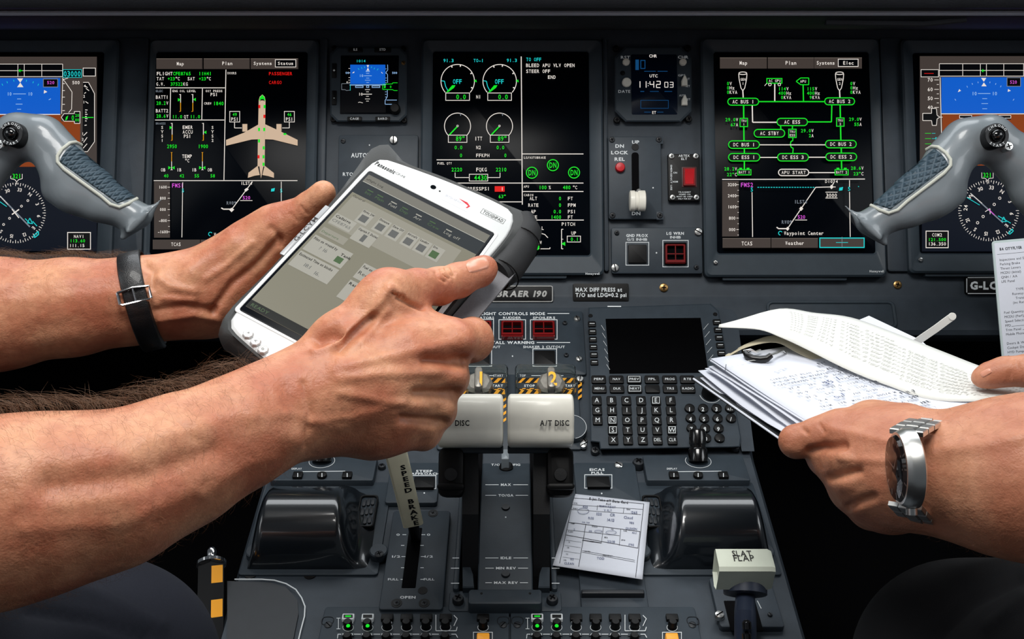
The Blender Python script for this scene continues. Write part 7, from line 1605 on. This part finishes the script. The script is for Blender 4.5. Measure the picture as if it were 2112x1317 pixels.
t = thing('loose_sheet', 'bluish white page corner sticking out above the curling sheet', 'sheet of paper', Fr(CP(1830, 690, .83), cb.U, cb.V)); fr = Fr(CP(1830, 690, .83), cb.U, cb.V); t['label'] = 'bluish white page whose corner sticks out behind the curling sheet'
b = MB(); ps = [fr.L(CP(*p)) for p in ((1768, 662, .84), (1792, 652, .85), (1900, 703, .80), (1960, 760, .75), (1800, 720, .78))]; b.add(ps, [(0, 1, 2, 3, 4)], PAPER); o = b.build('sheet', t, smooth=0); o.modifiers.new('thickness', 'SOLIDIFY').thickness = .0006
fr = Fr(CP(1893, 703, .77), cb.U, cb.V); t = thing('paper_tab', 'pale rounded tab sticking up from the loose sheets towards the checklist card', 'tab', fr)
b = MB(); pts = [(1885, 708, .776), (1905, 694, .77), (1930, 677, .765), (1950, 662, .76), (1964, 652, .758)]; l = []
for i, (x, y, d_) in enumerate(pts):
    k = 1.0; nx, ny = (.56, .83) if i > 2 else (.5, .87); w_ = 7.5
    a = CP(x - nx * w_, y - ny * w_, d_); c_ = CP(x + nx * w_, y + ny * w_, d_)
    up2 = -FX * .0012
    l.append([fr.L(a), fr.L(a + up2), fr.L(c_ + up2), fr.L(c_)])
b.loops(l, PAPER2, True, True); b.lathe(fr.L(CP(1964, 652, .7575)), [(.0030, -.0004), (.0030, .0006), (.0001, .0007)], PAPER2, 18, (fr.L(fr.O + RX), fr.L(fr.O + UX), fr.L(fr.O - FX))); b.build('tab_strip', t, smooth=30)

# checklist card standing in the holder of the yoke
ca = math.radians(5); cf = Fr(CP(2046, 497, .925), RX * math.cos(ca) + UX * math.sin(ca), UX * math.cos(ca) - RX * math.sin(ca))
t = thing('checklist_card', 'white printed checklist card standing in front of the speed tape display', 'checklist', cf)
px_ = .925 / FOC
b = MB(); b.slab((0, -290 * px_, 215 * px_, 0), .003, -.0012, 0, .0003, mat('laminate edge', srgb(190, 205, 205), .15, coat=.5)); b.build('laminate', t)
b = MB(); b.slab((4 * px_, -286 * px_, 211 * px_, -5 * px_), .001, -.0002, .0002, .0001, PAPER); b.build('paper', t)
m = MB(); 
def ct(x, y, s_, h=6, mt=PI_, bold=.0, w=None): h *= px_; m.text(s_, (x * px_, -y * px_, .0003), Vector((h, 0, 0)), Vector((0, h, 0)), mt, bold=bold, align='l', width=(w * px_ / h) if w else None)
def cl(x0, x1, y, w=.6): m.add([(x0 * px_, -(y + w) * px_, .0003), (x1 * px_, -(y + w) * px_, .0003), (x1 * px_, -y * px_, .0003), (x0 * px_, -y * px_, .0003)], [(0, 1, 2, 3)], PI_)
ct(14, 18, 'BA CITYFLYER', 5.2, bold=.04, w=46); ct(66, 17, 'E190 NORMAL CHECKLIST', 6, bold=.03); cl(8, 205, 28)
for y, s_ in ((40, 'Inspections and Security'), (49, 'Parking Brake'), (58, 'Thrust Levers'), (67, 'MCDU (Initial)'), (76, 'QNH / AA'), (85, 'LFE Panel')): ct(12 if s_[0] != 'I' else 12, y, s_, 4.8); cl(65 if len(s_) < 20 else 80, 200, y + 2)
for y, s_, x in ((103, 'TYPE / REG', 40), (112, 'Runway', 32), (121, 'Transition', 38), (130, '(inc Radio', 32)): ct(x, y, s_, 4.8)
for y, s_ in ((149, 'Fuel Quantity'), (158, 'MCDU (Perf)'), (167, 'Speed Selector'), (176, 'PFD'), (185, 'Trim Panel'), (194, 'Mobile Phones'), (213, 'Doors & Windows'), (222, 'Cockpit Door'), (231, 'HYD Pumps'), (240, 'Beacon'), (249, 'Signs'), (258, 'Steering')): ct(12, y, s_, 4.8); cl(15 + 3.2 * len(s_), 200, y + 2)
m.build('printed_text', t, smooth=0)

# ---------------------------------------------------------------- take-off data card lying on the pedestal
fr = PC.at(1240, 1105); t = thing('data_card', 'white paper take-off data card with handwriting lying on the pedestal', 'paper card', fr)
N0 = .0135
ps = [fr.loc(x, y, N0) for x, y in ((1187, 1018), (1340, 1035), (1325, 1194), (1140, 1165))][::-1]
n_ = 14; vs = []; fs = []
A, B, C_, D_ = [fr.loc(x, y, N0) for x, y in ((1187, 1018), (1340, 1035), (1325, 1194), (1140, 1165))]
for j in range(n_ + 1):
    for i in range(n_ + 1): vs.append(A.lerp(B, i / n_).lerp(D_.lerp(C_, i / n_), j / n_) + Vector((0, 0, 0)))
for j in range(n_):
    for i in range(n_): a = j * (n_ + 1) + i; fs.append((a + 1, a, a + n_ + 1, a + n_ + 2))
mb = MB(); mb.add(vs, fs, PAPER); o = mb.build('sheet', t, smooth=80); o.modifiers.new('thickness', 'SOLIDIFY').thickness = .0004
d = Dr(fr, N0 + .0003, 880, 920, 3.318)
def q(*a, w=2.6): d.L(*a, PI_, w)
q(1005, 352, 1486, 392); q(1005, 352, 910, 798, w=4); q(1486, 392, 1430, 896, w=4); q(996, 398, 1480, 430, w=2); q(985, 430, 1465, 466, w=2); q(970, 518, 1460, 582, w=3); q(960, 570, 1320, 610, w=2); q(955, 605, 1445, 695, w=3)
q(1090, 530, 1040, 822, w=4); q(1210, 548, 1196, 660, w=3); q(1328, 566, 1318, 678, w=3); q(1170, 402, 1165, 436, w=3); q(1350, 420, 1345, 458, w=3); q(1065, 640, 1195, 660, w=5); q(1065, 712, 1425, 778, w=2); q(1062, 722, 1425, 790, w=2); q(1460, 580, 1445, 695, w=3)
q(950, 640, 1060, 655, w=1.5); q(944, 676, 1055, 692, w=1.5); q(938, 716, 1050, 732, w=1.5); q(930, 756, 1044, 772, w=1.5)
d.T('E-Jet Take-off Data Card', 1245, 370, 15, PI_, w=266, rot=6, bold=.03); d.T('ALS', 1243, 393, 13, PI_, rot=6)
for s_, x, y in (('ATIS', 1018, 388), ('RWY', 1018, 425), ('RTG/FLX', 1205, 408), ('QNH', 1380, 430), ('TEMP', 1000, 527), ('FLAPS', 985, 583), ('SPEEDS', 1150, 548), ('CG', 1270, 566), ('FUEL', 1360, 578), ('V1', 975, 655), ('VR', 968, 692), ('V2', 960, 736), ('VFS', 946, 778), ('VREF', 1130, 650), ('MSA', 1228, 622), ('ZFW', 1345, 640), ('NOTES', 1100, 718), ('EMERGENCY', 1240, 746)): d.T(s_, x, y, 8, PI_, rot=7, bold=.02)
for s_, x, y, h in (('455', 1085, 412, 16), ('RWY/NEXT', 1240, 412, 13), ('V FLT', 1240, 438, 14), ('1265', 1420, 452, 17), ('1120', 1180, 462, 17), ('CR', 1272, 468, 18), ('Cloud', 1380, 486, 17), ('R00', 1125, 490, 15), ('14/13', 1260, 503, 18), ('986', 1403, 522, 14), ('no ice', 1090, 518, 13), ('QUIXEN', 1400, 562, 14), ('5', 1010, 568, 12), ('09', 1120, 580, 14), ('23/19', 1262, 652, 17), ('1790', 1400, 672, 14), ('TOD', 1190, 765, 16), ('132', 995, 770, 14), ('CLEAN', 975, 800, 14), ('40.3', 1420, 590, 12)): d.T(s_, x, y, h, BI, rot=4)
for cx_, cy_, rx, ry in ((1072, 442, 38, 20), (1175, 580, 26, 8), (1262, 588, 36, 12)): d.CI(cx_, cy_, rx, BI, 2.5, 0, 360, ry)
d.done('printed_text', t)

# ---------------------------------------------------------------- sub-parts: hang small pieces under the part they belong to
RULES = {'key_mark': ('line_key',), 'selector_grip': ('selector_knob',), 'number': ('selector_knob',), 'app_image': ('screen',), 'green_light': ('volume_knob',),
    'systems_image': ('glass',), 'engine_image': ('glass',), 'flight_image': ('glass',), 'maker_logo': ('bezel',), 'attitude_image': ('screen',), 'time_image': ('screen',),
    'clear_cover_edge': ('clear_cover_rim',), 'dial_marking': ('dial',), 'crown_button': ('case',), 'crystal': ('case',), 'buckle': ('strap',), 'piping': ('grip_insert',),
    'button_lettering': ('button_ring',), 'housing_rib': ('switch_housing',), 'side_button': ('switch_housing',), 'lettering': ('handle', 'grip_bar', 'plate'),
    'switch_frame': ('switch_surround',), 'rocker': ('switch_surround',), 'clip_wire': ('clip_handle',), 'bumper_seam': ('corner_bumper',), 'amber_tape': ('post',),
    'border': ('plate',), 'printed_text': ('sheet', 'paper'), 'bolt': ('stalk',), 'wheel_knob': ('lever_shaft',), 'inner_ridge': ('front_frame',), 'thumbnail': ('body',),
    'fingernail': ('body',), 'metal_edge': ('board',), 'camera_lens': ('front_frame',), 'sensor': ('front_frame',), 'knob_ring': ('knob', 'brightness_knob')}
base = lambda o: o.name.split('.')[0]
seen = {}
for o in BUILT:
    want = RULES.get(base(o)); root = o.parent
    if want and root is not None and base(o) == 'push_button' and False: pass
    if want and root is not None:
        for w in want:
            q = seen.get((root.name, w))
            if q is not None: o.parent = q; break
    if root is not None: seen[(root.name, base(o))] = o
for o in BUILT:
    if base(o) in ('push_button',) and o.parent is not None and base(o.parent) == 'control_yoke': o.parent = seen[(o.parent.name, 'button_ring')]
